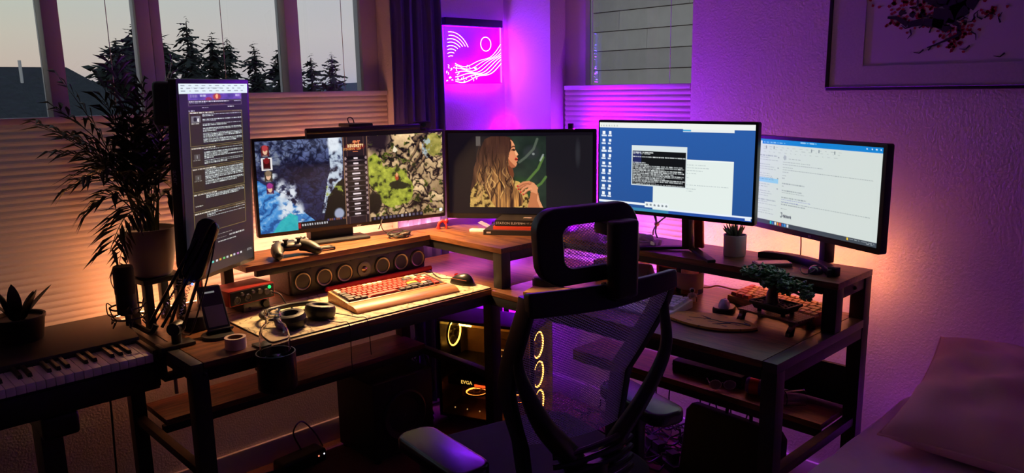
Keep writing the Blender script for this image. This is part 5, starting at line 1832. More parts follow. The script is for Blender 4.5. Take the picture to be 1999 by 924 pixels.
MB().cyl((0, 0, .029), (0, 0, .040), .0012, n=6).build('wick', BLACKM, cd)

cp = thing('crumpled_plastic', 'crumpled clear plastic wrapper on the shelf left of the red stand', 'wrapper', (2.025, 1.545, RZ), rad(-82))
rs_ = random.Random(21)
def crump(u, v):
    a = 2 * PI * u
    s = math.sin(PI * v)
    k = 1 + .22 * math.sin(7 * a + 5 * v) + .18 * math.sin(13 * a - 9 * v) + .12 * math.sin(23 * v + 4 * a)
    x = -.075 + .15 * v
    r = (.018 + .006 * math.sin(v * 9)) * (s ** .35) * k
    return (x + .004 * math.sin(11 * a), r * 1.25 * math.cos(a), .021 + max(-.0205, r * math.sin(a)))
MB().grid(crump, 44, 26, True).build('film', mat('milky plastic film', (226, 214, 222), .18, trans=.35), cp)
for k, y in enumerate((-.078, .078)):
    MB().grid(lambda u, v: (y + (.02 if k else -.02) * v, (u - .5) * .05 * (1 + v * .4), .016 + .012 * math.sin(u * 17) * (1 - .3 * v)), 16, 4).build('twisted_end', mat('milky plastic film', (226, 214, 222), .18), cp)

su = thing('potted_succulent', 'small spiky succulent in a white cylindrical pot on the shelf', 'plant', (2.106, 1.214, RZ))
MB().lathe([(.0001, 0), (.031, 0), (.0335, .003), (.0345, .066), (.0315, .066), (.0305, .058), (.0001, .058)], (0, 0, 0), 40).build('pot', mat('white ceramic pot', (206, 190, 194), .5), su, smooth=True)
MB().lathe([(.0001, .059), (.0308, .059), (.0308, .057), (.0001, .057)], (0, 0, 0), 24).build('soil', mat('soil', (40, 30, 26), .95), su)
rs_ = random.Random(8)
LEAFM = mat('succulent green', (72, 86, 58), .5)
for k in range(34):
    a, el = rs_.random() * 6.28, .35 + 1.1 * (k / 34)
    L = rs_.uniform(.026, .044)
    d = Vector((math.cos(a) * math.cos(el), math.sin(a) * math.cos(el), math.sin(el)))
    p0 = Vector((math.cos(a) * .008, math.sin(a) * .008, .059))
    MB().tube([p0, p0 + d * L * .5, p0 + d * L * .85 + Vector((0, 0, .003)), p0 + d * L + Vector((0, 0, .005))], .004, 6, rs=[.0032, .0036, .002, .0003]).build('leaf', LEAFM, su, smooth=True)

sb = thing('grey_slab', 'thin grey tablet-like slab on the shelf behind the little tree', 'slab', (2.052, 1.060, RZ), rad(-42))
MB().prism(rrect(.105, .050, .006), 0, .011).build('case', mat('grey slab', (96, 84, 88), .4), sb, bevel=.002)
MB().prism(rrect(.095, .042, .004), .0112, .0118).build('glass_top', mat('slab glass', (60, 52, 60), .15), sb)
gb = thing('small_ball', 'small dark glossy ball mouse with a cord loop on the shelf', 'trackball', (2.050, .930, RZ), rad(20))
MB().grid(lambda u, v: (.026 * math.cos(2 * PI * u) * math.sin(PI * v / 2), .020 * math.sin(2 * PI * u) * math.sin(PI * v / 2), .022 * math.cos(PI * v / 2) ** .7 if v < 1 else 0.0), 28, 10, True).build('shell', mat('dark glossy shell', (50, 40, 66), .15), gb, smooth=True)
MB().tube([(-.012 + .030 * math.cos(i * .30), .018 + .020 * math.sin(i * .30), .010 + .006 * math.sin(i * .5)) for i in range(18)], .0015, 6).build('cord_loop', CABLE, gb, smooth=True)
cu_ = thing('black_cube', 'small black cube at the right end of the shelf', 'cube', (2.050, .878, RZ), rad(-10))
MB().box((0, 0, .0125), (.024, .024, .025)).build('body', BLACK, cu_, bevel=.002)
MB().box((0, 0, .0254), (.016, .016, .0012)).build('cap', mat('cube cap', (60, 56, 60), .3), cu_, bevel=.0004)

# ---- retro keyboard under the shelf
k2 = thing('keyboard', 'peach and red capped retro keyboard under the right shelf', 'keyboard', (2.094, 1.045, DZ), rad(-102))
cw, cdp = .318, .118
m = MB().add([(-cw / 2, -cdp / 2, 0), (cw / 2, -cdp / 2, 0), (cw / 2, cdp / 2, 0), (-cw / 2, cdp / 2, 0), (-cw / 2, -cdp / 2, .022), (cw / 2, -cdp / 2, .022), (cw / 2, cdp / 2, .034), (-cw / 2, cdp / 2, .034)],
             [(3, 2, 1, 0), (4, 5, 6, 7), (0, 1, 5, 4), (1, 2, 6, 5), (2, 3, 7, 6), (3, 0, 4, 7)])
m.build('case', mat('amber brown case', (176, 112, 62), .45), k2, bevel=.004)
sl2 = .012 / cdp
ku2 = (cw - .012) / 16.0
r2 = [[(1.25, 'rose'), (1.25, 'rose'), (1.25, 'rose'), (6.25, 'peach'), (1, 'tan'), (1, 'tan'), (1, 'tan'), (1, 'peach'), (1, 'peach'), (1, 'peach')],
      [(2.25, 'rose')] + [(1, 'peach')] * 10 + [(1.75, 'tan'), (1, 'peach'), (1, 'rose')],
      [(1.75, 'rose')] + [(1, 'peach')] * 11 + [(2.25, 'tan'), (1, 'peach')],
      [(1.5, 'rose')] + [(1, 'peach')] * 12 + [(1.5, 'tan'), (1, 'peach')],
      [(1, 'rose')] + [(1, 'peach')] * 12 + [(2, 'tan'), (1, 'rose')]]
keys(k2, r2, -cw / 2 + .006, -cdp / 2 + .008, ku2, .0228, sl2, .0085)
MB().tube(smooth_path([(2.165, 1.195, DZ + .02), (2.17, 1.25, DZ + .012), (2.155, 1.30, DZ + .018), (2.150, 1.34, DZ + .006), (2.17, 1.42, DZ + .004)]), .0028, 8).build('keyboard_cable', mat('tan cable', (140, 96, 66), .6), None, smooth=True)
tag(bpy.data.objects['keyboard_cable'], 'tan cable running back from the retro keyboard', 'cable')

# ---- white keyboard and figurine
k3 = thing('keyboard', 'white compact keyboard behind the chair on the right worktop', 'keyboard', (1.872, 1.400, DZ), rad(-86))
MB().add([(-.155, -.055, 0), (.155, -.055, 0), (.155, .055, 0), (-.155, .055, 0), (-.155, -.055, .014), (.155, -.055, .014), (.155, .055, .026), (-.155, .055, .026)],
         [(3, 2, 1, 0), (4, 5, 6, 7), (0, 1, 5, 4), (1, 2, 6, 5), (2, 3, 7, 6), (3, 0, 4, 7)]).build('case', WHITEP, k3, bevel=.003)
ku3 = .298 / 16.0
r3 = [[(1.25, 'white')] * 3 + [(6.25, 'white')] + [(1, 'white')] * 6] + [[(a, 'white')] + [(1, 'white')] * b + [(c_, 'white'), (1, 'white')] for a, b, c_ in ((2.25, 11, 1.75), (1.75, 11, 2.25), (1.5, 12, 1.5), (1, 12, 2))]
keys(k3, r3, -.149, -.047, ku3, .0158, .012 / .11, .0085)
w3 = thing('wrist_rest', 'smooth white wrist rest in front of the white keyboard', 'wrist rest', (1.872, 1.400, DZ), rad(-86))
MB().prism([(-.108, 0), (-.058, 0), (-.058, .016), (-.095, .014), (-.108, .006)], -.157, .157, 'YZ').build('rest', mat('lavender white pad', (206, 200, 222), .45), w3, bevel=.003)

asn = thing('astronaut_figurine', 'tiny white astronaut figurine beside the white keyboard', 'figurine', (1.987, 1.285, DZ), rad(-60))
AM = mat('white figure plastic', (200, 190, 196), .4)
MB().sph((0, 0, .039), (.0085, .0085, .0085), 14, 8).build('helmet', AM, asn, smooth=True)
MB().sph((0, -.0045, .039), (.0062, .0055, .0058), 12, 8).build('visor', mat('visor', (20, 18, 30), .1), asn, smooth=True)
MB().sph((0, 0, .0235), (.0085, .0065, .0100), 14, 8).build('torso', AM, asn, smooth=True)
for sx in (-1, 1):
    MB().tube([(sx * .004, 0, .017), (sx * .005, -.001, .009), (sx * .0055, -.003, .003)], .0036, 8).build('leg', AM, asn, smooth=True)
    MB().tube([(sx * .008, 0, .029), (sx * .0115, -.002, .022), (sx * .012, -.006, .017)], .0028, 8).build('arm', AM, asn, smooth=True)
MB().bb(-.006, .006, .005, .010, .018, .031).build('backpack', mat('grey pack', (140, 134, 140), .5), asn, bevel=.001)
wh = MB().tube([(.014, -.004 + .0075 * math.cos(i * .524), .012 + .0075 * math.sin(i * .524)) for i in range(12)], .0012, 6, True).build('ring_prop', BLACK, asn, smooth=True)

dk2 = thing('mouse_dock', 'black rounded dock under the lavender mouse', 'dock', (1.965, 1.160, DZ), rad(-70))
MB().prism(rrect(.062, .078, .026, 6), 0, .016).build('body', BLACK, dk2, bevel=.004)
MB().prism(rrect(.058, .072, .024, 6), .016, .0175).build('top_pad', mat('dock pad', (96, 80, 84), .4), dk2)
mouse('mouse', 'small lavender white mouse resting on the black dock', (1.965, 1.160, DZ + .0176), rad(-66), mat('lavender white mouse', (196, 186, 224), .3), mat('grey wheel', (120, 114, 128), .5), .62)


# ---- surfboard shaped board
def crack_mat():
    m = bpy.data.materials.new('yellow cracked board')
    m.use_nodes = True
    nt = m.node_tree
    b = nt.nodes['Principled BSDF']
    b.inputs['Roughness'].default_value = .5
    tc = nt.nodes.new('ShaderNodeTexCoord')
    mp = nt.nodes.new('ShaderNodeMapping')
    mp.inputs['Scale'].default_value = (3.2, 1, 1)
    nt.links.new(tc.outputs['Object'], mp.inputs[0])
    n1 = nt.nodes.new('ShaderNodeTexNoise')
    n1.inputs['Scale'].default_value = 26
    n1.inputs['Detail'].default_value = 4
    nt.links.new(mp.outputs[0], n1.inputs['Vector'])
    r1 = nt.nodes.new('ShaderNodeValToRGB')
    e = r1.color_ramp.elements
    e[0].position, e[0].color = .345, (*lin((52, 30, 40)), 1)
    e[1].position, e[1].color = .40, (*lin((206, 164, 66)), 1)
    nt.links.new(n1.outputs[0], r1.inputs[0])
    nt.links.new(r1.outputs[0], b.inputs['Base Color'])
    return m


sf = thing('yellow_board', 'surfboard-shaped yellow board with dark cracks on the right worktop', 'board', (1.838, 1.140, DZ), rad(11))
poly = []
for i in range(41):
    t = i / 40
    poly.append((.068 * (math.sin(PI * min(1, t * 1.0) ** .80) ** .85), -.145 + .29 * t))
outl = poly + [(-a, b) for a, b in poly[::-1][1:-1]]
MB().prism(outl, .003, .010).build('deck', crack_mat(), sf, bevel=.001)
MB().prism([(a * 1.04, b * 1.01) for a, b in outl], 0, .0034).build('rim', mat('dark board edge', (44, 26, 24), .5), sf)
cr_ = MB()
for pts in ([(.0, -.125), (.006, -.09), (-.004, -.05), (.004, -.01), (-.006, .05)], [(-.004, -.07), (-.022, -.05), (-.034, -.03)], [(.006, -.12), (.022, -.10)], [(.004, -.01), (.024, .02)]):
    pts = smooth_path([(a, b, .0102) for a, b in pts], 4)
    cr_.tube(pts, .0012, 5, rs=[.0022 * (1 - i / len(pts)) + .0006 for i in range(len(pts))])
cr_.build('crack_inlay', mat('dark inlay', (66, 40, 60), .5), sf)

# ---- brick-built bonsai on a slatted stand
bt = thing('bonsai_model', 'toy brick bonsai tree in a black tray on a slatted brown stand', 'bonsai', (1.938, .985, DZ), rad(-98))
BRN = mat('toy brown', (84, 54, 42), .35)
TAN = mat('toy dark tan', (108, 78, 62), .35)
for k in range(11):
    MB().bb(-.092, .092, -.044 + k * .0082, -.0375 + k * .0082, .034, .0395).build('slat', TAN if k % 2 else BRN, bt, bevel=.0006)
for sx in (-1, 1):
    MB().bb(sx * .080 - .006, sx * .080 + .006, -.046, .046, .026, .034).build('stand_bar', BRN, bt, bevel=.0008)
    for sy in (-1, 1):
        MB().prism([(sy * .044, .027), (sy * .030, .027), (sy * .034, .016), (sy * .043, .008), (sy * .058, .008), (sy * .058, 0), (sy * .040, 0), (sy * .050, .012), (sy * .050, .020)], sx * .080 - .006, sx * .080 + .006, 'YZ').build('stand_foot', BRN, bt, bevel=.0006)
        MB().cyl((sx * .038, sy * .020, .0395), (sx * .038, sy * .020, .0475), .006, n=12).build('tray_foot', BLACK, bt)
MB().add([(-.048, -.030, .0475), (.048, -.030, .0475), (.048, .030, .0475), (-.048, .030, .0475), (-.056, -.036, .064), (.056, -.036, .064), (.056, .036, .064), (-.056, .036, .064)],
         [(3, 2, 1, 0), (0, 1, 5, 4), (1, 2, 6, 5), (2, 3, 7, 6), (3, 0, 4, 7), (4, 5, 6, 7)]).build('tray', BLACK, bt, bevel=.001)
tr_ = MB()
for a in ((-.059, .059, -.039, -.033), (-.059, .059, .033, .039), (-.059, -.053, -.033, .033), (.053, .059, -.033, .033)):
    tr_.bb(a[0], a[1], a[2], a[3], .062, .069)
tr_.build('tray_rim', BLACK, bt, bevel=.0008)
rs_ = random.Random(2)
st = MB()
for k in range(60):
    x, y = rs_.uniform(-.049, .049), rs_.uniform(-.029, .029)
    st.cyl((x, y, .064), (x, y, .0665 + rs_.random() * .002), .0035, n=8)
so = st.build('soil_studs', mat('dark brown studs', (52, 38, 40), .5), bt)
so['kind'] = 'stuff'
trunk = smooth_path([(-.012, 0, .064), (-.014, .002, .085), (-.006, -.002, .105), (.004, .0, .122), (-.002, 0, .136)], 5)
MB().tube(trunk, .012, 10, rs=[.019 - .011 * i / (len(trunk) - 1) for i in range(len(trunk))]).build('trunk', BRN, bt, smooth=True)
LG = mat('toy leaf green', (66, 126, 80), .35)
clumps = [((-.088, .000, .140), .028), ((-.055, -.006, .146), .032), ((-.018, .006, .152), .034), ((.004, -.010, .142), .030), ((.014, .004, .126), .030), ((.044, -.004, .130), .030), ((.074, .004, .122), .026), ((.094, -.002, .106), .018), ((-.016, -.016, .122), .024), ((.014, .012, .104), .022)]
for c, r in clumps:
    MB().tube(smooth_path([(0.0, 0, .112), ((c[0]) * .5, c[1] * .5, .112 + (c[2] - .112) * .35), (c[0], c[1], c[2] - .004)], 4), .0035, 7).build('branch', BRN, bt, smooth=True)
    q = MB()
    for k in range(40):
        a, b_ = rs_.random() * 6.28, rs_.gauss(0, .28)
        rr_ = r * rs_.random() ** .5
        p = Vector((c[0] + rr_ * math.cos(a), c[1] + rr_ * math.sin(a) * .8, c[2] + r * b_ * .9))
        s = rs_.uniform(.0050, .0078)
        R = Euler((rs_.uniform(-.6, .6), rs_.uniform(-.6, .6), rs_.random() * 6)).to_matrix().to_4x4()
        q.M = Matrix.Translation(p) @ R
        q.sph((0, 0, 0), (s, s, s * .55), 7, 4)
        q.sph((s * .9, 0, s * .25), (s * .5, s * .5, s * .4), 6, 4)
        q.sph((-s * .7, s * .6, s * .2), (s * .5, s * .5, s * .4), 6, 4)
    o = q.build('leaf_cluster', LG, bt, smooth=True)

# ---- cable knot hanging behind the blue monitor
ck = thing('hanging_cables', 'grey cables tied in a knot hanging behind the blue desktop monitor', 'cable', (0, 0, 0))
kx = Vector((2.20, 1.575, .935))
for e in ((2.20, 1.62, 1.10), (2.21, 1.60, 1.12), (2.19, 1.50, .99), (2.20, 1.59, RZ + .004), (2.17, 1.55, RZ + .004)):
    e = Vector(e)
    MB().tube(smooth_path([e, e.lerp(kx, .5) + Vector((0, .006, -.004)), kx]), .0028, 7).build('cord', mat('grey cord', (70, 60, 66), .5), ck, smooth=True)
MB().sph(kx, (.008, .010, .009), 10, 7).build('knot', mat('brown tie', (150, 110, 80), .6), ck, smooth=True)
mc = MB().tube(smooth_path([(2.165, 1.035, 1.0), (2.185, 1.04, .94), (2.19, 1.042, RZ + .003)]), .002, 7).build('monitor_cable', CABLE, None, smooth=True)
tag(mc, 'thin cable dropping behind the mail monitor to the shelf', 'cable')

# ---------------------------------------------------------------- office chair seen from behind
CH = thing('office_chair', 'black mesh office chair with headrest seen from behind', 'chair', (1.13, 1.08, 0), rad(-13.7))
CHB = mat('chair black nylon', (20, 19, 22), .38)
CHM = translucent_mat('chair mesh thread', (150, 136, 176), .5)
PADM = mat('armrest soft pad', (34, 32, 38), .24)
XC = .022
prof_z = [.600, .690, .727, .803, .875, .965, 1.022]
prof_w = [.116, .120, .130, .146, .161, .168, .166]
prof_y = [-.070, -.060, -.058, -.055, -.095, -.148, -.172]


def bk(z):
    return float(np.interp(z, prof_z, prof_w)), float(np.interp(z, prof_z, prof_y))


def back_pt(u, z, dy=0.0):
    w, y = bk(z)
    return Vector((XC + u * w, y - .022 * (1 - u * u) + dy, z))


# side uprights: thin seen from behind, deep towards the sitter, curving forward at the lumbar
zs_ = [.585 + (1.035 - .585) * i / 22 for i in range(23)]
for sd in (-1, 1):
    vs, fs = [], []
    for i, z in enumerate(zs_):
        p = back_pt(sd, z)
        d = .052 - .012 * abs(z - .82) / .24
        vs += [(p.x - .008, p.y - .006, z), (p.x + .008, p.y - .006, z), (p.x + .008 , p.y + d, z), (p.x - .008, p.y + d, z)]
        if i:
            o = len(vs) - 4
            fs += [(o - 4 + k, o - 4 + (k + 1) % 4, o + (k + 1) % 4, o + k) for k in range(4)]
    fs += [(3, 2, 1, 0), tuple(range(len(vs) - 4, len(vs)))]
    m = MB()
    m.v, m.f = vs, fs
    m.build('back_upright', CHB, CH, bevel=.005, segs=2)
vs, fs = [], []
for i in range(21):                       # broad top bar, bowed back in the middle
    u = -1.05 + 2.1 * i / 20
    w, y = bk(1.02)
    x, yb = XC + u * w, y - .022 * (1 - u * u)
    h = .046 - .010 * max(0, u)
    vs += [(x, yb - .010, 1.046 - h), (x, yb + .014, 1.048 - h), (x, yb + .018, 1.044), (x, yb - .006, 1.048)]
    if i:
        o = len(vs) - 4
        fs += [(o - 4 + k, o - 4 + (k + 1) % 4, o + (k + 1) % 4, o + k) for k in range(4)]
fs += [(3, 2, 1, 0), tuple(range(len(vs) - 4, len(vs)))]
m = MB()
m.v, m.f = vs, fs
m.build('top_bar', CHB, CH, bevel=.006, segs=3)
MB().tube([back_pt(-1 + 2 * i / 10, .592) for i in range(11)], .016, 10).build('lower_bar', CHB, CH, smooth=True)

# woven back: interlocking zigzag threads
N, K = 66, 118
vs, fs = [], []
for i in range(N):
    u0 = -.94 + 1.88 * i / (N - 1)
    hw = .0030
    for k in range(K + 1):
        z = .695 + (1.012 - .695) * k / K
        w, y = bk(z)
        du = (.5 if (k + i) % 2 else -.5) * (1.88 / (N - 1)) * .98
        u = u0 + du
        p = Vector((XC + u * w, y - .022 * (1 - u * u), z))
        o = len(vs)
        vs += [(p.x - hw / 2, p.y, p.z), (p.x + hw / 2, p.y + .0003, p.z)]
        if k:
            fs.append((o - 2, o - 1, o + 1, o))
m = MB()
m.v, m.f = vs, fs
mo = m.build('back_mesh', CHM, CH)
mo['kind'] = 'stuff'

# Y-shaped spine behind the mesh
for s, pts, r0, r1 in ((-1, [(.02, -.115, .600), (-.03, -.120, .680), (-.105, -.145, .770), (-.132, -.128, .838), (-.138, -.108, .885), (-.144, -.118, .95)], .030, .006),
                       (1, [(.03, -.115, .600), (.075, -.125, .680), (.135, -.150, .780), (.178, -.165, .880), (.186, -.150, .965), (.188, -.160, 1.00)], .024, .006)):
    q = smooth_path(pts, 5)
    MB().tube(q, .02, 10, rs=[r0 + (r1 - r0) * i / (len(q) - 1) for i in range(len(q))]).build('spine_arm', CHB, CH, smooth=True)
MB().tube(smooth_path([(.025, -.095, .44), (.025, -.135, .52), (.025, -.130, .60), (.025, -.120, .66)], 6), .035, 12).build('spine', CHB, CH, smooth=True)
for k in range(7):
    z = .575 + k * .021
    MB().tube([(XC + .105 * math.sin(a), -.125 - .028 * math.cos(a) + .008 * k / 7, z + .010 * math.sin(a)) for a in [-1.2 + 2.4 * i / 12 for i in range(13)]], .0062, 8).build('lumbar_rib', CHB, CH, smooth=True)

# headrest: wide rounded band round a small mesh, on a bracket behind the back
HX, HZ = -.012, 1.124


def hy(x, z):
    return -.188 + 1.5 * (x - HX) ** 2 + .25 * max(0.0, z - HZ) 


outer = rrect(.232, .142, .046, 7, HX, HZ)
inner = rrect(.126, .080, .022, 7, HX - .004, HZ - .001)
th = .026
vs, fs = [], []
n = len(outer)
for (pts, yo) in ((outer, 0), (inner, .004), (inner, th - .004), (outer, th)):
    vs += [(a, hy(a, b) + yo - .004, b) for a, b in pts]
for j in range(4):
    jj = (j + 1) % 4
    fs += [(j * n + i, j * n + (i + 1) % n, jj * n + (i + 1) % n, jj * n + i) for i in range(n)]
m = MB()
m.v, m.f = vs, fs
m.build('headrest_frame', CHB, CH, bevel=.005, segs=3)
vs, fs = [], []
N2, K2 = 40, 34
for i in range(N2):
    for k in range(K2 + 1):
        z = HZ - .046 + .092 * k / K2
        x = HX - .074 + .148 * i / (N2 - 1) + (.5 if (k + i) % 2 else -.5) * .148 / (N2 - 1)
        y = hy(x, z) + .010
        o = len(vs)
        vs += [(x - .0011, y, z), (x + .0011, y + .0002, z)]
        if k:
            fs.append((o - 2, o - 1, o + 1, o))
m = MB()
m.v, m.f = vs, fs
mo = m.build('headrest_mesh', CHM, CH)
mo['kind'] = 'stuff'
MB().prism(rrect(.058, .036, .013, 5, .020, -.222), 1.028, 1.172).build('headrest_bracket', CHB, CH, bevel=.007, segs=3)
MB().bb(-.005, .045, -.226, -.165, 1.142, 1.166).build('headrest_joint', CHB, CH, bevel=.006)
MB().bb(.0, .04, -.228, -.180, 1.020, 1.050).build('bracket_foot', CHB, CH, bevel=.005)

# seat, arms, base
MB().prism(rrect(.44, .43, .09, 6, .01, .095), .525, .575).build('seat_cushion', mat('seat fabric', (30, 27, 36), .85, bump=.5, bscale=600), CH, bevel=.016, segs=3)
MB().prism(rrect(.40, .39, .08, 6, .01, .095), .495, .527).build('seat_pan', CHB, CH, bevel=.006)
for s in (-1, 1):
    x = s * .254
    ar = MB(Matrix.Translation((x, .005, 0)) @ Matrix.Rotation(rad(8 if s < 0 else -2), 4, 'Z')).prism(rrect(.092, .240, .034, 6), .672, .702).build('arm_pad', PADM, CH, bevel=.009, segs=3)
    MB().bb(x - .02, x + .02, -.02, .055, .655, .674).build('arm_plate', CHB, ar, bevel=.004)
    MB().prism(rrect(.030, .048, .01, 4, x, .02), .50, .66).build('arm_post', CHB, CH, bevel=.003)
    MB().beam((s * .16, .02, .497), (x, .02, .500), .05, .022).build('arm_bracket', CHB, CH, bevel=.004)
MB().bb(-.09, .11, -.03, .20, .455, .497).build('tilt_mechanism', CHB, CH, bevel=.01)
MB().beam((.02, -.10, .470), (.02, .0, .475), .06, .03).build('back_link', CHB, CH, bevel=.005)
MB().cyl((.01, .09, .20), (.01, .09, .46), .024, n=20).build('gas_lift', CHROME, CH, smooth=True)
for k in range(5):
    a = .4 + 2 * PI * k / 5
    e = Vector((.01 + .27 * math.cos(a), .09 + .27 * math.sin(a), .165))
    MB().tube([(.01 + .02 * math.cos(a), .09 + .02 * math.sin(a), .215), tuple((Vector((.01, .09, .20)) + e) / 2), tuple(e)], .02, 10, rs=[.026, .021, .015]).build('base_spoke', CHB, CH, smooth=True)
    MB().cyl((e.x - .02 * math.sin(a), e.y + .02 * math.cos(a), FLOOR + .026), (e.x + .02 * math.sin(a), e.y - .02 * math.cos(a), FLOOR + .026), .026, n=18).build('caster', BLACK, CH, bevel=.003)
    MB().cyl((e.x, e.y, FLOOR + .03), (e.x, e.y, .165), .006, n=8).build('caster_stem', STEEL, CH)

# ---------------------------------------------------------------- digital piano
PBLK = mat('piano black case', (20, 18, 20), .45)
pi_ = thing('digital_piano', 'black digital piano with white and black keys at the left edge', 'piano', (0, 0, 0))
MB().bb(-.60, .652, 2.048, 2.225, .645, .722).build('case', PBLK, pi_, bevel=.004)
MB().prism([(2.172, .722), (2.405, .722), (2.405, .778), (2.250, .778), (2.180, .758)], -.60, .652, 'YZ').build('control_panel', mat('piano top panel', (34, 30, 32), .5), pi_, bevel=.002)
MB().bb(.6405, .652, 2.046, 2.172, .722, .752).build('end_block', PBLK, pi_, bevel=.002)
MB().bb(-.60, .652, 2.040, 2.049, .655, .716).build('front_rail', PBLK, pi_, bevel=.002)
KWH = mat('white key', (214, 204, 210), .3)
KBK = mat('black key', (18, 17, 19), .3)
kp = .0207
wme = MB().bb(-kp / 2 + .0005, kp / 2 - .0005, 2.042, 2.172, .7225, .744).mesh('white_key', KWH, bevel=.0012)
bme = MB().add([(-.0052, 2.090, .742), (.0052, 2.090, .742), (.0052, 2.172, .742), (-.0052, 2.172, .742), (-.0042, 2.094, .7535), (.0042, 2.094, .7535), (.0042, 2.172, .7535), (-.0042, 2.172, .7535)],
               [(3, 2, 1, 0), (4, 5, 6, 7), (0, 1, 5, 4), (1, 2, 6, 5), (2, 3, 7, 6), (3, 0, 4, 7)]).mesh('black_key', KBK, bevel=.0006)
for k in range(36):
    x = .640 - kp * (k + .5)
    inst('white_key', wme, pi_, (x, 0, 0))
    # counted down from the top C: C | B A G F E D C ... black keys sit left of B A G, E D
    note = (7 - k) % 7                    # 0 = C, 6 = B
    if note in (6, 5, 4, 2, 1) and k < 35:
        inst('black_key', bme, pi_, (x - kp / 2, 0, 0))
ps_ = thing('piano_stand', 'dark piano stand leg with a clamp knob under the digital piano', 'stand', (0, 0, 0))
MB().bb(.375, .425, 2.10, 2.19, FLOOR + .03, .645).build('leg', PBLK, ps_, bevel=.004)
MB().bb(.372, .455, 2.05, 2.24, .585, .6445).build('cradle', PBLK, ps_, bevel=.012, segs=3)
MB().bb(.365, .435, 1.95, 2.36, FLOOR, FLOOR + .03).build('foot', PBLK, ps_, bevel=.004)
MB().bb(-.55, -.50, 2.10, 2.19, FLOOR + .03, .645).build('leg', PBLK, ps_, bevel=.004)
MB().bb(-.56, -.49, 1.95, 2.36, FLOOR, FLOOR + .03).build('foot', PBLK, ps_, bevel=.004)
MB().bb(-.50, .375, 2.13, 2.16, .30, .34).build('cross_bar', PBLK, ps_, bevel=.003)
MB().cyl((.425, 2.145, .60), (.470, 2.145, .60), .022, n=20).build('clamp_knob', PBLK, ps_, bevel=.004)

# ---- snake plant on the piano
sn = thing('snake_plant', 'short snake plant in a dark pot on the piano top', 'plant', (.402, 2.318, .778))
MB().lathe([(.0001, 0), (.050, 0), (.053, .003), (.061, .056), (.064, .060), (.064, .067), (.058, .067), (.056, .058), (.0001, .055)], (0, 0, 0), 36).build('pot', mat('dark brown pot', (44, 36, 32), .5), sn, smooth=True)
rs_ = random.Random(31)
SNL = mat('snake plant leaf', (38, 46, 30), .45, noise=.5, nscale=60)
for k, (a, L, lean) in enumerate(((.4, .070, .5), (1.6, .085, .15), (2.5, .078, .35), (3.5, .080, .3), (4.4, .065, .45), (5.4, .090, .55), (0.0, .095, .75), (2.9, .06, .6))):
    def lf(u, v, a=a, L=L, lean=lean):
        w = .017 * (math.sin(PI * min(1, .18 + v * .82)) ** .7)
        s = (u - .5) * 2
        out = .012 + lean * L * v ** 1.3
        x, y = out * math.cos(a) - s * w * math.sin(a), out * math.sin(a) + s * w * math.cos(a)
        return (x + .004 * s * s * math.cos(a), y, .055 + L * v * (1.1 - lean * .4) + .005 * s * s)
    MB().grid(lf, 6, 10).build('leaf', SNL, sn, smooth=True)

# ---- palm on a little stand
st_ = thing('plant_stand', 'small square black plant stand on the desk under the palm', 'stand', (.745, 2.292, DZ), rad(8))
MB().bb(-.062, .062, -.062, .062, .135, .150).build('plate', BLACK, st_, bevel=.002)
for sx in (-1, 1):
    for sy in (-1, 1):
        MB().bb(sx * .046 - .011, sx * .046 + .011, sy * .046 - .011, sy * .046 + .011, 0, .135).build('leg', BLACK, st_, bevel=.001)
MB().bb(-.060, .060, .0622, .0640, .136, .149).build('back_light_strip', emit_mat('warm stand strip', (255, 158, 96), 130.0), st_)
pm = thing('potted_palm', 'leafy parlour palm in a pale tapered pot beside the portrait monitor', 'plant', (.742, 2.288, DZ + .150))
MB().lathe([(.0001, 0), (.046, 0), (.052, .006), (.066, .070), (.0735, .132), (.0745, .138), (.069, .138), (.066, .126), (.0001, .122)], (0, 0, 0), 44).build('pot', mat('pale matte pot', (176, 156, 152), .6), pm, smooth=True)
MB().lathe([(.0001, .1225), (.066, .1225), (.066, .120), (.0001, .120)], (0, 0, 0), 24).build('soil', mat('soil', (40, 30, 26), .95), pm)
rs_ = random.Random(12)
PLM = [mat('palm leaf dark', (44, 56, 30), .5), mat('palm leaf olive', (62, 66, 34), .5), mat('palm leaf dry', (104, 84, 48), .6)]


def frond(tip, sag, nl, ll, w, mt, start=.42):
    """arching stem with paired drooping leaflets"""
    p0 = Vector((rs_.uniform(-.025, .025), rs_.uniform(-.025, .025), .122))
    tip = Vector(tip)
    mid = p0.lerp(tip, .45) + Vector((0, 0, sag))
    mid.x = p0.x + (tip.x - p0.x) * .28
    mid.y = p0.y + (tip.y - p0.y) * .28
    pts = [p0 * (1 - t) ** 2 + mid * 2 * t * (1 - t) + tip * t * t for t in [i / 16 for i in range(17)]]
    m = MB()
    m.tube(pts, .002, 5, rs=[.0026 - .0018 * i / 16 for i in range(17)])
    for j in range(nl):
        t = start + (1 - start) * (j + .5) / nl
        fi = t * 16
        i = min(15, int(fi))
        p = pts[i].lerp(pts[i + 1], fi - i)
        d = (pts[i + 1] - pts[i]).normalized()
        side = d.cross(Vector((0, 0, 1)))
        side = side.normalized() if side.length > .05 else Vector((1, 0, 0))
        upv = side.cross(d)
        L = ll * (1 - .45 * abs((j + .5) / nl - .4)) * rs_.uniform(.8, 1.15)
        for s in (-1, 1):
            a = d * rs_.uniform(.55, .85) + side * s * rs_.uniform(.55, .85) + upv * rs_.uniform(-.05, .3)
            a.normalize()
            q1 = p + a * L * .5
            q2 = p + a * L + Vector((0, 0, -L * rs_.uniform(.15, .45)))
            nrm = a.cross(upv).normalized()
            m.add([p, q1 + nrm * w, q2, q1 - nrm * w, q1 + upv * w * .35], [(0, 1, 4), (1, 2, 4), (2, 3, 4), (3, 0, 4)])
    m.build('frond', mt, pm)


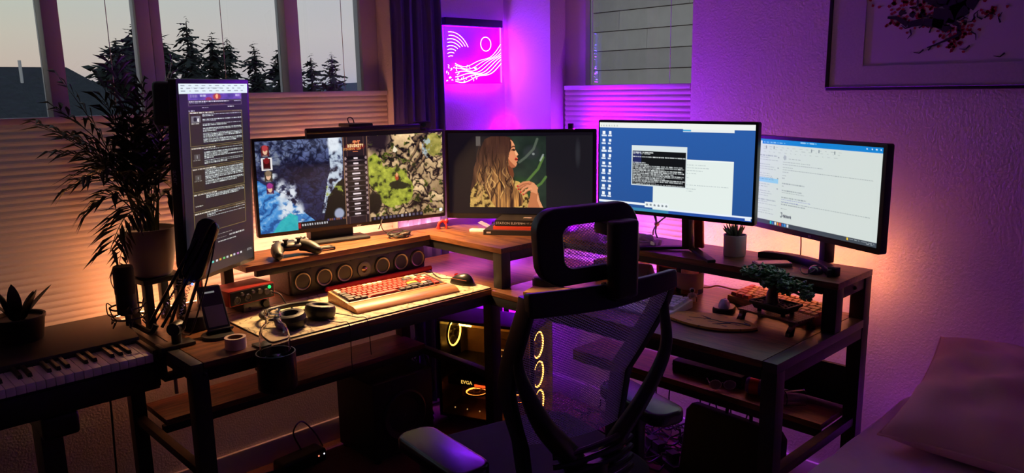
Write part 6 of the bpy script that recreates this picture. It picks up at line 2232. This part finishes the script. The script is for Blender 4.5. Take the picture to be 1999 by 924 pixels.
# tips relative to the pot base
TIPS = [((-.245, -.02, .44), .10), ((-.165, .06, .56), .06), ((.105, -.03, .60), .05), ((-.02, .08, .60), .04), ((-.10, -.06, .50), .06), ((.055, .05, .52), .06), ((-.14, .10, .40), .10),
        ((-.17, -.07, .30), .14), ((-.10, .11, .30), .14), ((.10, .09, .42), .08), ((-.05, -.10, .42), .08), ((-.19, .03, .26), .16), ((.09, .03, .32), .12), ((-.02, .0, .46), .02),
        ((-.12, -.02, .36), .08), ((.02, -.05, .38), .05), ((-.13, -.08, .10), .16), ((-.07, -.10, .19), .12), ((.06, .1, .26), .12), ((-.06, .05, .50), .03), ((.0, .09, .36), .06), ((-.15, .0, .20), .14), ((.05, -.06, .22), .10),
        ((-.21, -.06, .48), .08), ((-.20, .05, .36), .12), ((.07, -.06, .50), .06), ((.03, .02, .55), .03), ((-.08, .02, .56), .04), ((-.03, -.08, .30), .08), ((-.10, -.04, .25), .10)]
for k, (tp_, sg_) in enumerate(TIPS):
    frond(tp_, sg_, 10 if k % 3 else 12, .115 if k < 10 else .098, .0064, PLM[0] if k % 4 else PLM[1], .40)
frond((-.115, -.09, .06), .15, 7, .05, .0040, PLM[2], .68)

# ---------------------------------------------------------------- microphone on a folded boom arm
mc_ = thing('microphone', 'black condenser microphone in a wire shock mount over the piano keys', 'microphone', (.622, 2.150, .800))
MB().lathe([(.0001, .036), (.022, .036), (.0255, .040), (.0255, .092)], (0, 0, 0), 32).build('body', BLACK, mc_, smooth=True)
MB().lathe([(.0255, .092), (.0262, .094), (.0262, .158), (.0235, .167), (.0001, .169)], (0, 0, 0), 32).build('grille', mat('dark wire grille', (30, 27, 28), .5, .5, bump=.8, bscale=1400), mc_, smooth=True)
MB().cyl((0, 0, .004), (0, 0, .036), .008, n=14).build('plug', STEEL, mc_, smooth=True)
for z, r in ((.028, .040), (.056, .042)):
    MB().tube([(r * math.cos(i * .2618), r * math.sin(i * .2618), z) for i in range(24)], .0026, 7, True).build('mount_ring', STEEL, mc_, smooth=True)
for k in range(6):
    a = k * PI / 3 + .2
    MB().tube(smooth_path([(.042 * math.cos(a), .042 * math.sin(a), .056), (.052 * math.cos(a + .15), .052 * math.sin(a + .15), .066), (.050 * math.cos(a + .3), .050 * math.sin(a + .3), .040), (.040 * math.cos(a + .3), .040 * math.sin(a + .3), .028), (.046 * math.cos(a + .1), .046 * math.sin(a + .1), .008), (.038 * math.cos(a), .038 * math.sin(a), .020)], 4), .0015, 6).build('mount_wire', STEEL, mc_, smooth=True)
MB().tube(smooth_path([(-.020, -.016, .160), (-.034, -.02, .154), (-.038, -.022, .135), (-.032, -.02, .115), (-.024, -.014, .110)], 5), .0012, 6).build('grille_wire', CABLE, mc_, smooth=True)

ba = thing('boom_arm', 'folded black boom arm with springs clamped to the left desk edge', 'microphone arm', (0, 0, 0))
BASE, ELB, TIP = Vector((.706, 2.045, .800)), Vector((.806, 2.045, 1.035)), Vector((.662, 2.062, .815))
AX = (ELB - BASE).normalized()


def rods(p, q, off, name):
    d = (q - p).normalized()
    s = d.cross(Vector((.69, .72, 0))).normalized()
    for sg2 in (-1, 1):
        MB().beam(p + s * sg2 * off, q + s * sg2 * off, .0075, .0075).build(name, BLACK, ba, bevel=.001)
    q0, q1 = p.lerp(q, .12), p.lerp(q, .55)
    n = 60
    MB().tube([q0.lerp(q1, i / n) + s * .0042 * math.cos(i * 1.3) + d.cross(s) * .0042 * math.sin(i * 1.3) for i in range(n + 1)], .0009, 5).build('spring', CHROME, ba, smooth=True)


rods(BASE, ELB, .017, 'lower_rod')
rods(TIP, ELB - AX * .012 - Vector((.012, .012, 0)), .016, 'upper_rod')
cap0, cap1 = BASE.lerp(ELB, .50), ELB + AX * .048
dd = (cap1 - cap0).normalized()
ss = dd.cross(Vector((.69, .72, 0))).normalized()
mm_ = Matrix((( ss.x, dd.x, dd.cross(ss).x, cap0.x), (ss.y, dd.y, dd.cross(ss).y, cap0.y), (ss.z, dd.z, dd.cross(ss).z, cap0.z), (0, 0, 0, 1)))
Lc = (cap1 - cap0).length
MB(mm_).prism(rrect(.056, Lc, .027, 7, 0, Lc / 2), -.014, .014).build('elbow_cover', mat('gloss black cover', (14, 14, 16), .22), ba, bevel=.006, segs=3)
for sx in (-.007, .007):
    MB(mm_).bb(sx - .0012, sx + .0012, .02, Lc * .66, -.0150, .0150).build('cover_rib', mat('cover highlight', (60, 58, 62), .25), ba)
MB().cyl(BASE - Vector((.014, .014, 0)), BASE + Vector((.014, .014, 0)), .018, n=20).build('base_joint', BLACK, ba, bevel=.002)
MB().cyl((.704, 2.045, .753), (.704, 2.045, .795), .013, n=18).build('base_post', BLACK, ba, smooth=True)
MB().bb(.664, .745, 2.02, 2.07, DZ + .0012, DZ + .010).build('clamp_top', BLACK, ba, bevel=.002)
MB().bb(.654, .665, 2.02, 2.07, DZ - .075, DZ + .010).build('clamp_back', BLACK, ba, bevel=.002)
MB().bb(.655, .705, 2.02, 2.07, DZ - .082, DZ - .072).build('clamp_foot', BLACK, ba, bevel=.002)
MB().cyl((.69, 2.045, DZ - .13), (.69, 2.045, DZ - .05), .005, n=10).build('clamp_screw', CHROME, ba, smooth=True)
MB().tube(smooth_path([TIP, TIP + Vector((-.012, .01, -.020)), Vector((.640, 2.140, .800)), Vector((.624, 2.150, .808))], 5), .008, 8).build('mic_neck', BLACK, ba, smooth=True)
MB().sph(BASE.lerp(ELB, .49) + Vector((-.004, -.022, 0)), .0030, 10, 6).build('status_light', emit_mat('blue led', (50, 80, 255), 6.0), ba)
MB().tube(smooth_path([(.624, 2.150, .806), (.66, 2.12, .79), (.70, 2.07, .87), (.76, 2.03, .98), (.815, 2.02, 1.07), (.832, 2.035, 1.05), (.80, 2.02, .95), (.742, 2.02, .80), (.752, 2.10, DZ + .008), (.756, 2.180, DZ + .006), (.822, 2.216, DZ + .006)], 6), .0024, 7).build('mic_cable', CABLE, ba, smooth=True)

# ---------------------------------------------------------------- computer tower under the corner
yawp = math.atan2(-.93, .37)
pc = thing('computer_tower', 'black computer tower with glass side and glowing yellow fan rings under the desk', 'computer', (1.785, 2.315, FLOOR), yawp)
# local: +X along the glass side towards the front, +Y away behind it, -Y is the glass side
PL, PD, PH = .415, .185, .405
Z0_ = .025
SHELL = mat('tower steel', (26, 24, 28), .42)
MB().bb(0, PL, 0, PD, Z0_ + PH - .012, Z0_ + PH).build('top_panel', mat('tower top mesh', (66, 58, 66), .6), pc, bevel=.003)
MB().bb(0, PL, 0, PD, Z0_, Z0_ + .014).build('bottom_panel', SHELL, pc, bevel=.003)
MB().bb(0, PL, PD - .006, PD, Z0_ + .014, Z0_ + PH - .012).build('tray_panel', mat('tray steel', (110, 92, 84), .5), pc)
MB().bb(0, .006, 0, PD - .006, Z0_ + .014, Z0_ + PH - .012).build('rear_panel', SHELL, pc)
for x in (.004, PL - .012):
    MB().bb(x - .004, x + .010, 0, .010, Z0_ + .014, Z0_ + PH - .012).build('corner_post', SHELL, pc)
MB().bb(.006, PL - .02, -.004, -.0005, Z0_ + .012, Z0_ + PH - .020).build('glass_side', glass_mat('smoked glass', (190, 184, 190), ior=1.5), pc)
for x in (.03, PL - .05):
    for z in (0, 1):
        pass
for x in (.03, PL - .03):
    for y in (.03, PD - .03):
        MB().cyl((x, y, 0), (x, y, Z0_), .012, n=14).build('foot', RUBBER, pc)
YEL = emit_mat('amber fan glow', (255, 185, 60), 22.0)
ORG = emit_mat('orange card glow', (255, 120, 40), 20.0)


def fan(c, r, ax, mt):
    """ring lit fan; ax = plane normal axis"""
    def P(a, rr):
        if ax == 'X':
            return (c[0], c[1] + rr * math.cos(a), c[2] + rr * math.sin(a))
        if ax == 'Y':
            return (c[0] + rr * math.cos(a), c[1], c[2] + rr * math.sin(a))
        return (c[0] + rr * math.cos(a), c[1] + rr * math.sin(a), c[2])
    root = MB().tube([P(i * .2618, r) for i in range(24)], .0032, 6, True).build('fan_ring', mt, pc, smooth=True)
    b = MB()
    for k in range(7):
        a = k * 2 * PI / 7
        b.add([P(a, r * .22), P(a + .25, r * .9), P(a + .75, r * .9), P(a + .5, r * .22)], [(0, 1, 2, 3)])
    b.tube([P(i * .5236, r * .2) for i in range(12)], .006, 6, True)
    b.build('fan_blades', mat('smoky fan blades', (60, 50, 46), .5), root)
    f = MB()
    f.tube([P(i * .2618, r * 1.12) for i in range(24)], .004, 6, True)
    f.build('fan_frame', BLACK, root)


fan((.030, .085, Z0_ + .325), .052, 'X', YEL)
for k in range(3):
    fan((PL - .022, .090, Z0_ + .080 + k * .118), .050, 'X', emit_mat('front fan glow', (255, 170, 70), 6.0))
for k in range(3):
    MB().bb(.085 + k * .115, .135 + k * .115, .030, .036, Z0_ + PH - .030, Z0_ + PH - .025).build('top_light_bar', YEL, pc)
MB().bb(.045, PL - .06, PD - .014, PD - .008, Z0_ + .15, Z0_ + PH - .04).build('motherboard', mat('motherboard', (150, 112, 84), .5), pc)
MB().bb(.16, .25, .11, PD - .015, Z0_ + .235, Z0_ + .29).build('water_block', mat('brown cooler', (116, 78, 44), .4), pc, bevel=.003)
for a, b in ((.165, .205), (.213, .243)):
    fr = MB()
    for q in ((a, b, .240, .244), (a, b, .266, .270), (a, a + .004, .244, .266), (b - .004, b, .244, .266)):
        fr.bb(q[0], q[1], .106, .110, Z0_ + q[2], Z0_ + q[3])
    fr.build('cooler_screen_frame', emit_mat('cooler glow', (255, 180, 80), 1.8), pc)
MB().bb(.03, PL - .05, .02, PD - .012, Z0_ + .130, Z0_ + .160).build('graphics_card', mat('card shroud', (44, 36, 36), .4), pc, bevel=.004)
MB().bb(.03, PL - .03, .012, PD - .012, Z0_ + .215, Z0_ + .222).build('radiator_bar', SHELL, pc)
text('card_logo', 'EVGA', .020, emit_mat('logo glow', (255, 210, 90), 4.0), pc, (.115, .0185, Z0_ + .147), (rad(90), 0, 0))
MB().bb(.150, .262, .0175, .0195, Z0_ + .136, Z0_ + .145).build('card_light', emit_mat('logo glow red', (255, 80, 24), 6.0), pc)
for k in range(3):
    fan((.125 + k * .095, .085, Z0_ + .085), .042, 'Z', ORG)
for k in range(5):
    MB().sph((.06 + k * .055, .02, Z0_ + .035), .003, 8, 5).build('screw_light', emit_mat('small warm light', (255, 200, 110), 1.5), pc)
MB().bb(.07, .084, .0, .004, Z0_ + .235, Z0_ + .245).build('cyan_light', emit_mat('small cyan light', (150, 255, 255), 2.0), pc)
MB().bb(.36, .374, .012, .016, Z0_ + .205, Z0_ + .225).build('white_light', emit_mat('small white light', (220, 230, 255), 1.2), pc)

# ---- subwoofer and power bits under the left arm
sw = thing('subwoofer', 'large black subwoofer box standing under the left arm of the desk', 'subwoofer', (1.515, 2.275, FLOOR))
MB().bb(-.13, .13, -.10, .14, .012, .30).build('cabinet', mat('black ash vinyl', (14, 13, 15), .6), sw, bevel=.004)
MB().lathe([(.095, 0), (.095, .004), (.088, .008), (.076, .003), (.030, -.012), (.028, -.006), (.0001, .002)], (0, -.1005, .155), 40, 'Y').build('driver', mat('sub cone', (22, 21, 24), .5), sw, smooth=True)
for sx in (-1, 1):
    for sy in (-1, 1):
        MB().cyl((sx * .11, .02 + sy * .10, 0), (sx * .11, .02 + sy * .10, .012), .014, n=12).build('foot', RUBBER, sw)
pwr = thing('power_adapter', 'black power adapter with two tiny lights on the floor under the left desk', 'power adapter', (1.195, 2.37, FLOOR), rad(6))
MB().bb(-.09, .09, -.035, .035, 0, .05).build('case', BLACK, pwr, bevel=.012, segs=3)
for x, c in ((.055, (255, 120, 90)), (.078, (230, 230, 240))):
    MB().sph((x, -.035, .030), .0028, 8, 5).build('status_light', emit_mat('adapter light %d' % c[1], c, 2.0), pwr)
MB().tube(smooth_path([(-.09, 0, .02), (-.14, .0, .03), (-.17, .02, .01), (-.26, .03, .006)]), .004, 7).build('cord', CABLE, pwr, smooth=True)
MB().tube(smooth_path([(.02, .02, .05), (.0, .03, .12), (.05, .05, .14), (.10, .05, .08), (.14, .06, .006)]), .003, 7).build('cord', CABLE, pwr, smooth=True)
wcab = MB().tube(smooth_path([(.62, 2.40, .60), (.615, 2.40, .40), (.60, 2.38, .22), (.56, 2.36, FLOOR + .006), (.50, 2.33, FLOOR + .005)]), .003, 7).build('floor_cable', CABLE, None, smooth=True)
tag(wcab, 'thin cable dropping to the floor left of the desk', 'cable')

# ---- on the right lower shelf
lb_ = thing('long_black_case', 'long black case on the right lower shelf', 'case', (2.118, 1.285, LOWZ), rad(3))
MB().bb(-.045, .045, -.125, .125, 0, .042).build('body', BLACKM, lb_, bevel=.006)
MB().bb(-.0455, .0455, -.125, .125, .026, .028).build('lid_seam', STEEL, lb_)
cn = thing('drink_can', 'orange and purple drink can lying on the right lower shelf', 'can', (2.085, 1.085, LOWZ + .001), rad(-75))
MB().lathe([(.0001, -.052), (.022, -.052), (.0255, -.046), (.0262, -.040), (.0262, .038), (.023, .048), (.021, .050), (.0001, .048)], (0, 0, .0264), 28, 'X').build('can_body', mat('purple can print', (116, 82, 140), .35, .3), cn, smooth=True)
MB().lathe([(.0264, -.040), (.0265, -.040), (.0265, -.012), (.0264, -.012)], (0, 0, .0264), 28, 'X').build('orange_band', mat('orange can print', (206, 92, 44), .35, .3), cn, smooth=True)
gl_ = thing('glass_tumbler', 'small clear tumbler on its side by the drink can', 'glass', (2.075, .985, LOWZ), rad(-40))
MB().lathe([(.0001, -.03), (.022, -.03), (.0265, .03), (.0245, .03), (.0205, -.026), (.0001, -.026)], (0, 0, .0268), 28, 'X').build('glass', mat('bottle glass', (255, 255, 255)), gl_, smooth=True)
sgl = thing('sunglasses', 'pair of glasses lying on the front edge of the right lower shelf', 'glasses', (2.040, 1.200, LOWZ + .002), rad(-50))
for sx in (-1, 1):
    MB().tube([(sx * .022 + .018 * math.cos(i * .524), 0, .016 + .0145 * math.sin(i * .524)) for i in range(12)], .0016, 6, True).build('rim', mat('pale frame', (190, 180, 170), .3), sgl, smooth=True)
    MB().lathe([(.0001, 0), (.0165, 0), (.0165, .001), (.0001, .001)], (sx * .022, 0, .016), 20, 'Y').build('lens', mat('pale lens', (150, 140, 140), .08), sgl)
    MB().tube([(sx * .040, 0, .020), (sx * .041, .05, .018), (sx * .038, .07, .006)], .0014, 6).build('temple', mat('pale frame', (190, 180, 170), .3), sgl, smooth=True)
MB().tube([(-.005, 0, .020), (0, 0, .023), (.005, 0, .020)], .0013, 6).build('bridge', mat('pale frame', (190, 180, 170), .3), sgl, smooth=True)

# ---- leaning case, power strip and cable tangle on the floor
lc = thing('portfolio_case', 'flat black case leaning under the right arm of the desk', 'case', (2.085, 1.190, FLOOR), rad(-2), rot=(0, rad(7), rad(-3)))
MB().prism([(-.18, 0), (.19, 0), (.185, .235), (.165, .262), (-.15, .262), (-.17, .24)], -.02, .02, 'YZ').build('body', mat('black nylon', (13, 12, 14), .8), lc, bevel=.008, segs=3)
MB().tube(smooth_path([(0, -.05, .262), (0, -.04, .285), (0, .03, .285), (0, .04, .262)]), .006, 8).build('handle', BLACKM, lc, smooth=True)
pst = thing('power_strip', 'black power strip with a blue light among the floor cables', 'power strip', (2.13, 1.50, FLOOR), rad(70))
MB().bb(-.13, .13, -.025, .025, 0, .03).build('case', BLACK, pst, bevel=.005)
for k in range(5):
    MB().bb(-.10 + k * .042, -.072 + k * .042, -.013, .013, .0295, .031).build('socket', STEEL, pst)
MB().bb(.115, .125, -.0262, -.024, .008, .022).build('blue_light', emit_mat('blue led', (50, 80, 255), 6.0), pst)
for k in (0, 2, 3):
    MB().bb(-.105 + k * .042, -.067 + k * .042, -.016, .016, .031, .065).build('plug', BLACK, pst, bevel=.003)
rs_ = random.Random(44)
cl = MB()
for k in range(34):
    c = Vector((2.16 + rs_.gauss(0, .05), 1.62 + rs_.gauss(0, .10), FLOOR + .02))
    pts, p, a = [], c.copy(), rs_.random() * 6.28
    for q in range(9):
        pts.append((min(max(p.x, 1.98), 2.29), min(max(p.y, 1.44), 1.90), max(FLOOR + .005, p.z)))
        a += rs_.uniform(-1.1, 1.1)
        p = p + Vector((math.cos(a) * .045, math.sin(a) * .055, rs_.uniform(-.03, .035)))
        p.z = min(max(p.z, FLOOR + .005), FLOOR + .12)
    cl.tube(smooth_path(pts, 4), rs_.choice((.0022, .003, .0036)), 6)
for k in range(9):
    x, y = 2.19 + rs_.uniform(-.05, .04), 1.15 + rs_.random() * .55
    cl.tube(smooth_path([(x, y, LOWZ - T - .03), (x + rs_.uniform(-.03, .03), y + rs_.uniform(-.02, .04), .33), (x + rs_.uniform(-.05, .05), y + rs_.uniform(0, .08), .22), (2.21, max(1.42, y + .12), FLOOR + .03), (2.15, 1.55 + rs_.uniform(-.05, .1), FLOOR + .02)], 5), .0026, 6)
ct = cl.build('cable_tangle', CABLE, None, smooth=True)
ct['kind'] = 'stuff'
tag(ct, 'tangle of black cables heaped on the floor behind the chair', 'cables')
cl = MB()
for k in range(14):
    c = Vector((1.738 + rs_.gauss(0, .006), 2.36 + rs_.gauss(0, .03), .20 + rs_.random() * .28))
    cl.tube(smooth_path([c, c + Vector((rs_.uniform(-.02, .01), rs_.uniform(-.05, .05), -.07)), c + Vector((rs_.uniform(-.01, .02), rs_.uniform(-.06, .06), -.14)), c + Vector((rs_.uniform(-.02, .01), rs_.uniform(-.05, .05), -.19 if c.z > .32 else -.09))], 5), .0028, 6)
ct = cl.build('rear_cables', CABLE, None, smooth=True)
ct['kind'] = 'stuff'
tag(ct, 'bunch of dark cables hanging left of the computer tower', 'cables')

# ---------------------------------------------------------------- bed corner with pillow
bd_ = thing('bed', 'bed with a mauve sheet in the lower right corner', 'bed', (0, 0, 0))
SHEET = mat('mauve bed sheet', (236, 216, 226), .9, bump=.25, bscale=30, bdist=.01)
BX0, BX1, BY0, BY1 = 1.18, 2.315, -1.1, .745


def bedf(u, v):
    # rounded cushion shell with soft wrinkles
    x = BX0 + (BX1 - BX0) * u
    y = BY0 + (BY1 - BY0) * v
    e = min(1.0, min(u, 1 - u) * (BX1 - BX0) / .045, min(v, 1 - v) * (BY1 - BY0) / .045)
    z = .40 + .15 * math.sqrt(max(0.0, 1 - (1 - e) ** 2))
    z += .005 * math.sin(x * 17 + y * 9) * math.sin(y * 13 - x * 5) * e + .003 * math.sin(x * 41 - y * 23) * e
    return (x, y, z)


mt_ = MB().grid(bedf, 70, 90)
mt_.build('sheet', SHEET, bd_, smooth=True)
MB().bb(BX0 + .004, BX1 - .004, BY0 + .004, BY1 - .004, .30, .405).build('mattress', SHEET, bd_, bevel=.02, segs=3)
MB().bb(BX0 + .01, BX1, BY0, BY1 - .01, .17, .30).build('bed_frame', mat('dark bed frame', (40, 32, 34), .7), bd_, bevel=.004)
for x in (BX0 + .06, BX1 - .06):
    for y in (BY0 + .06, BY1 - .07):
        MB().bb(x - .025, x + .025, y - .025, y + .025, FLOOR, .17).build('leg', BLACK, bd_)


def pillow(label, c, rz, w, d, h, tilt, seed, group=None):
    t = thing('pillow', label, 'pillow', c, 0, group, rot=(tilt[0], tilt[1], rz))

    def f(sgn):
        def g(u, v):
            s, q = 2 * u - 1, 2 * v - 1
            k = (max(0.0, 1 - abs(s) ** 2.4) * max(0.0, 1 - abs(q) ** 2.4)) ** .42
            ear = 1 + .05 * (abs(s) * abs(q)) ** 3
            bow = 1 - .055 * (1 - s * s) if True else 1
            x = s * w / 2 * ear * (1 - .045 * (1 - q * q) * 0)
            y = q * d / 2 * ear
            wr = .010 * math.sin(s * 5 + q * 7 + seed) * math.sin(q * 4 - s * 6) + .006 * math.sin(s * 13 - q * 9 + seed) + .012 * math.exp(-((s * .7 + q * .5) / .12) ** 2)
            return (x * (1 - .04 * (1 - abs(q)) * abs(s)), y * (1 - .04 * (1 - abs(s)) * abs(q)), sgn * h / 2 * k + (wr * k if sgn > 0 else 0))
        return g
    m = MB().grid(f(1), 40, 34)
    m.grid(f(-1), 40, 34)
    m.build('pillow_case', mat('dusty pink pillow case', (240, 200, 180), .9, bump=.3, bscale=260), t, smooth=True)
    m = MB()
    edge = [(-1 + 2 * i / 20, -1) for i in range(20)] + [(1, -1 + 2 * i / 20) for i in range(20)] + [(1 - 2 * i / 20, 1) for i in range(20)] + [(-1, 1 - 2 * i / 20) for i in range(20)]
    g = f(1)
    m.tube([g((a + 1) / 2, (b + 1) / 2) for a, b in edge], .003, 6, True)
    m.build('seam', mat('dusty pink pillow case', (240, 200, 180)), t, smooth=True)
    return t


pillow('large dusty pink pillow propped on the bed against the wall', (1.985, .375, .665), 0, .40, .50, .17, (0, rad(-20)), 1.0, 'bed pillows')
pillow('second pink pillow at the lower right edge of the picture', (1.83, -.13, .628), rad(4), .38, .46, .14, (0, 0), 2.4, 'bed pillows')

# ---------------------------------------------------------------- to metres, floor at zero
for _o in list(SC.objects):
    if _o.parent is None:
        _L = _o.location.copy()
        _o.location = ((_L.x) * UNIT, (_L.y) * UNIT, (_L.z - FLOOR) * UNIT)
        if _o.type != 'CAMERA':
            _o.scale = (_o.scale[0] * UNIT, _o.scale[1] * UNIT, _o.scale[2] * UNIT)
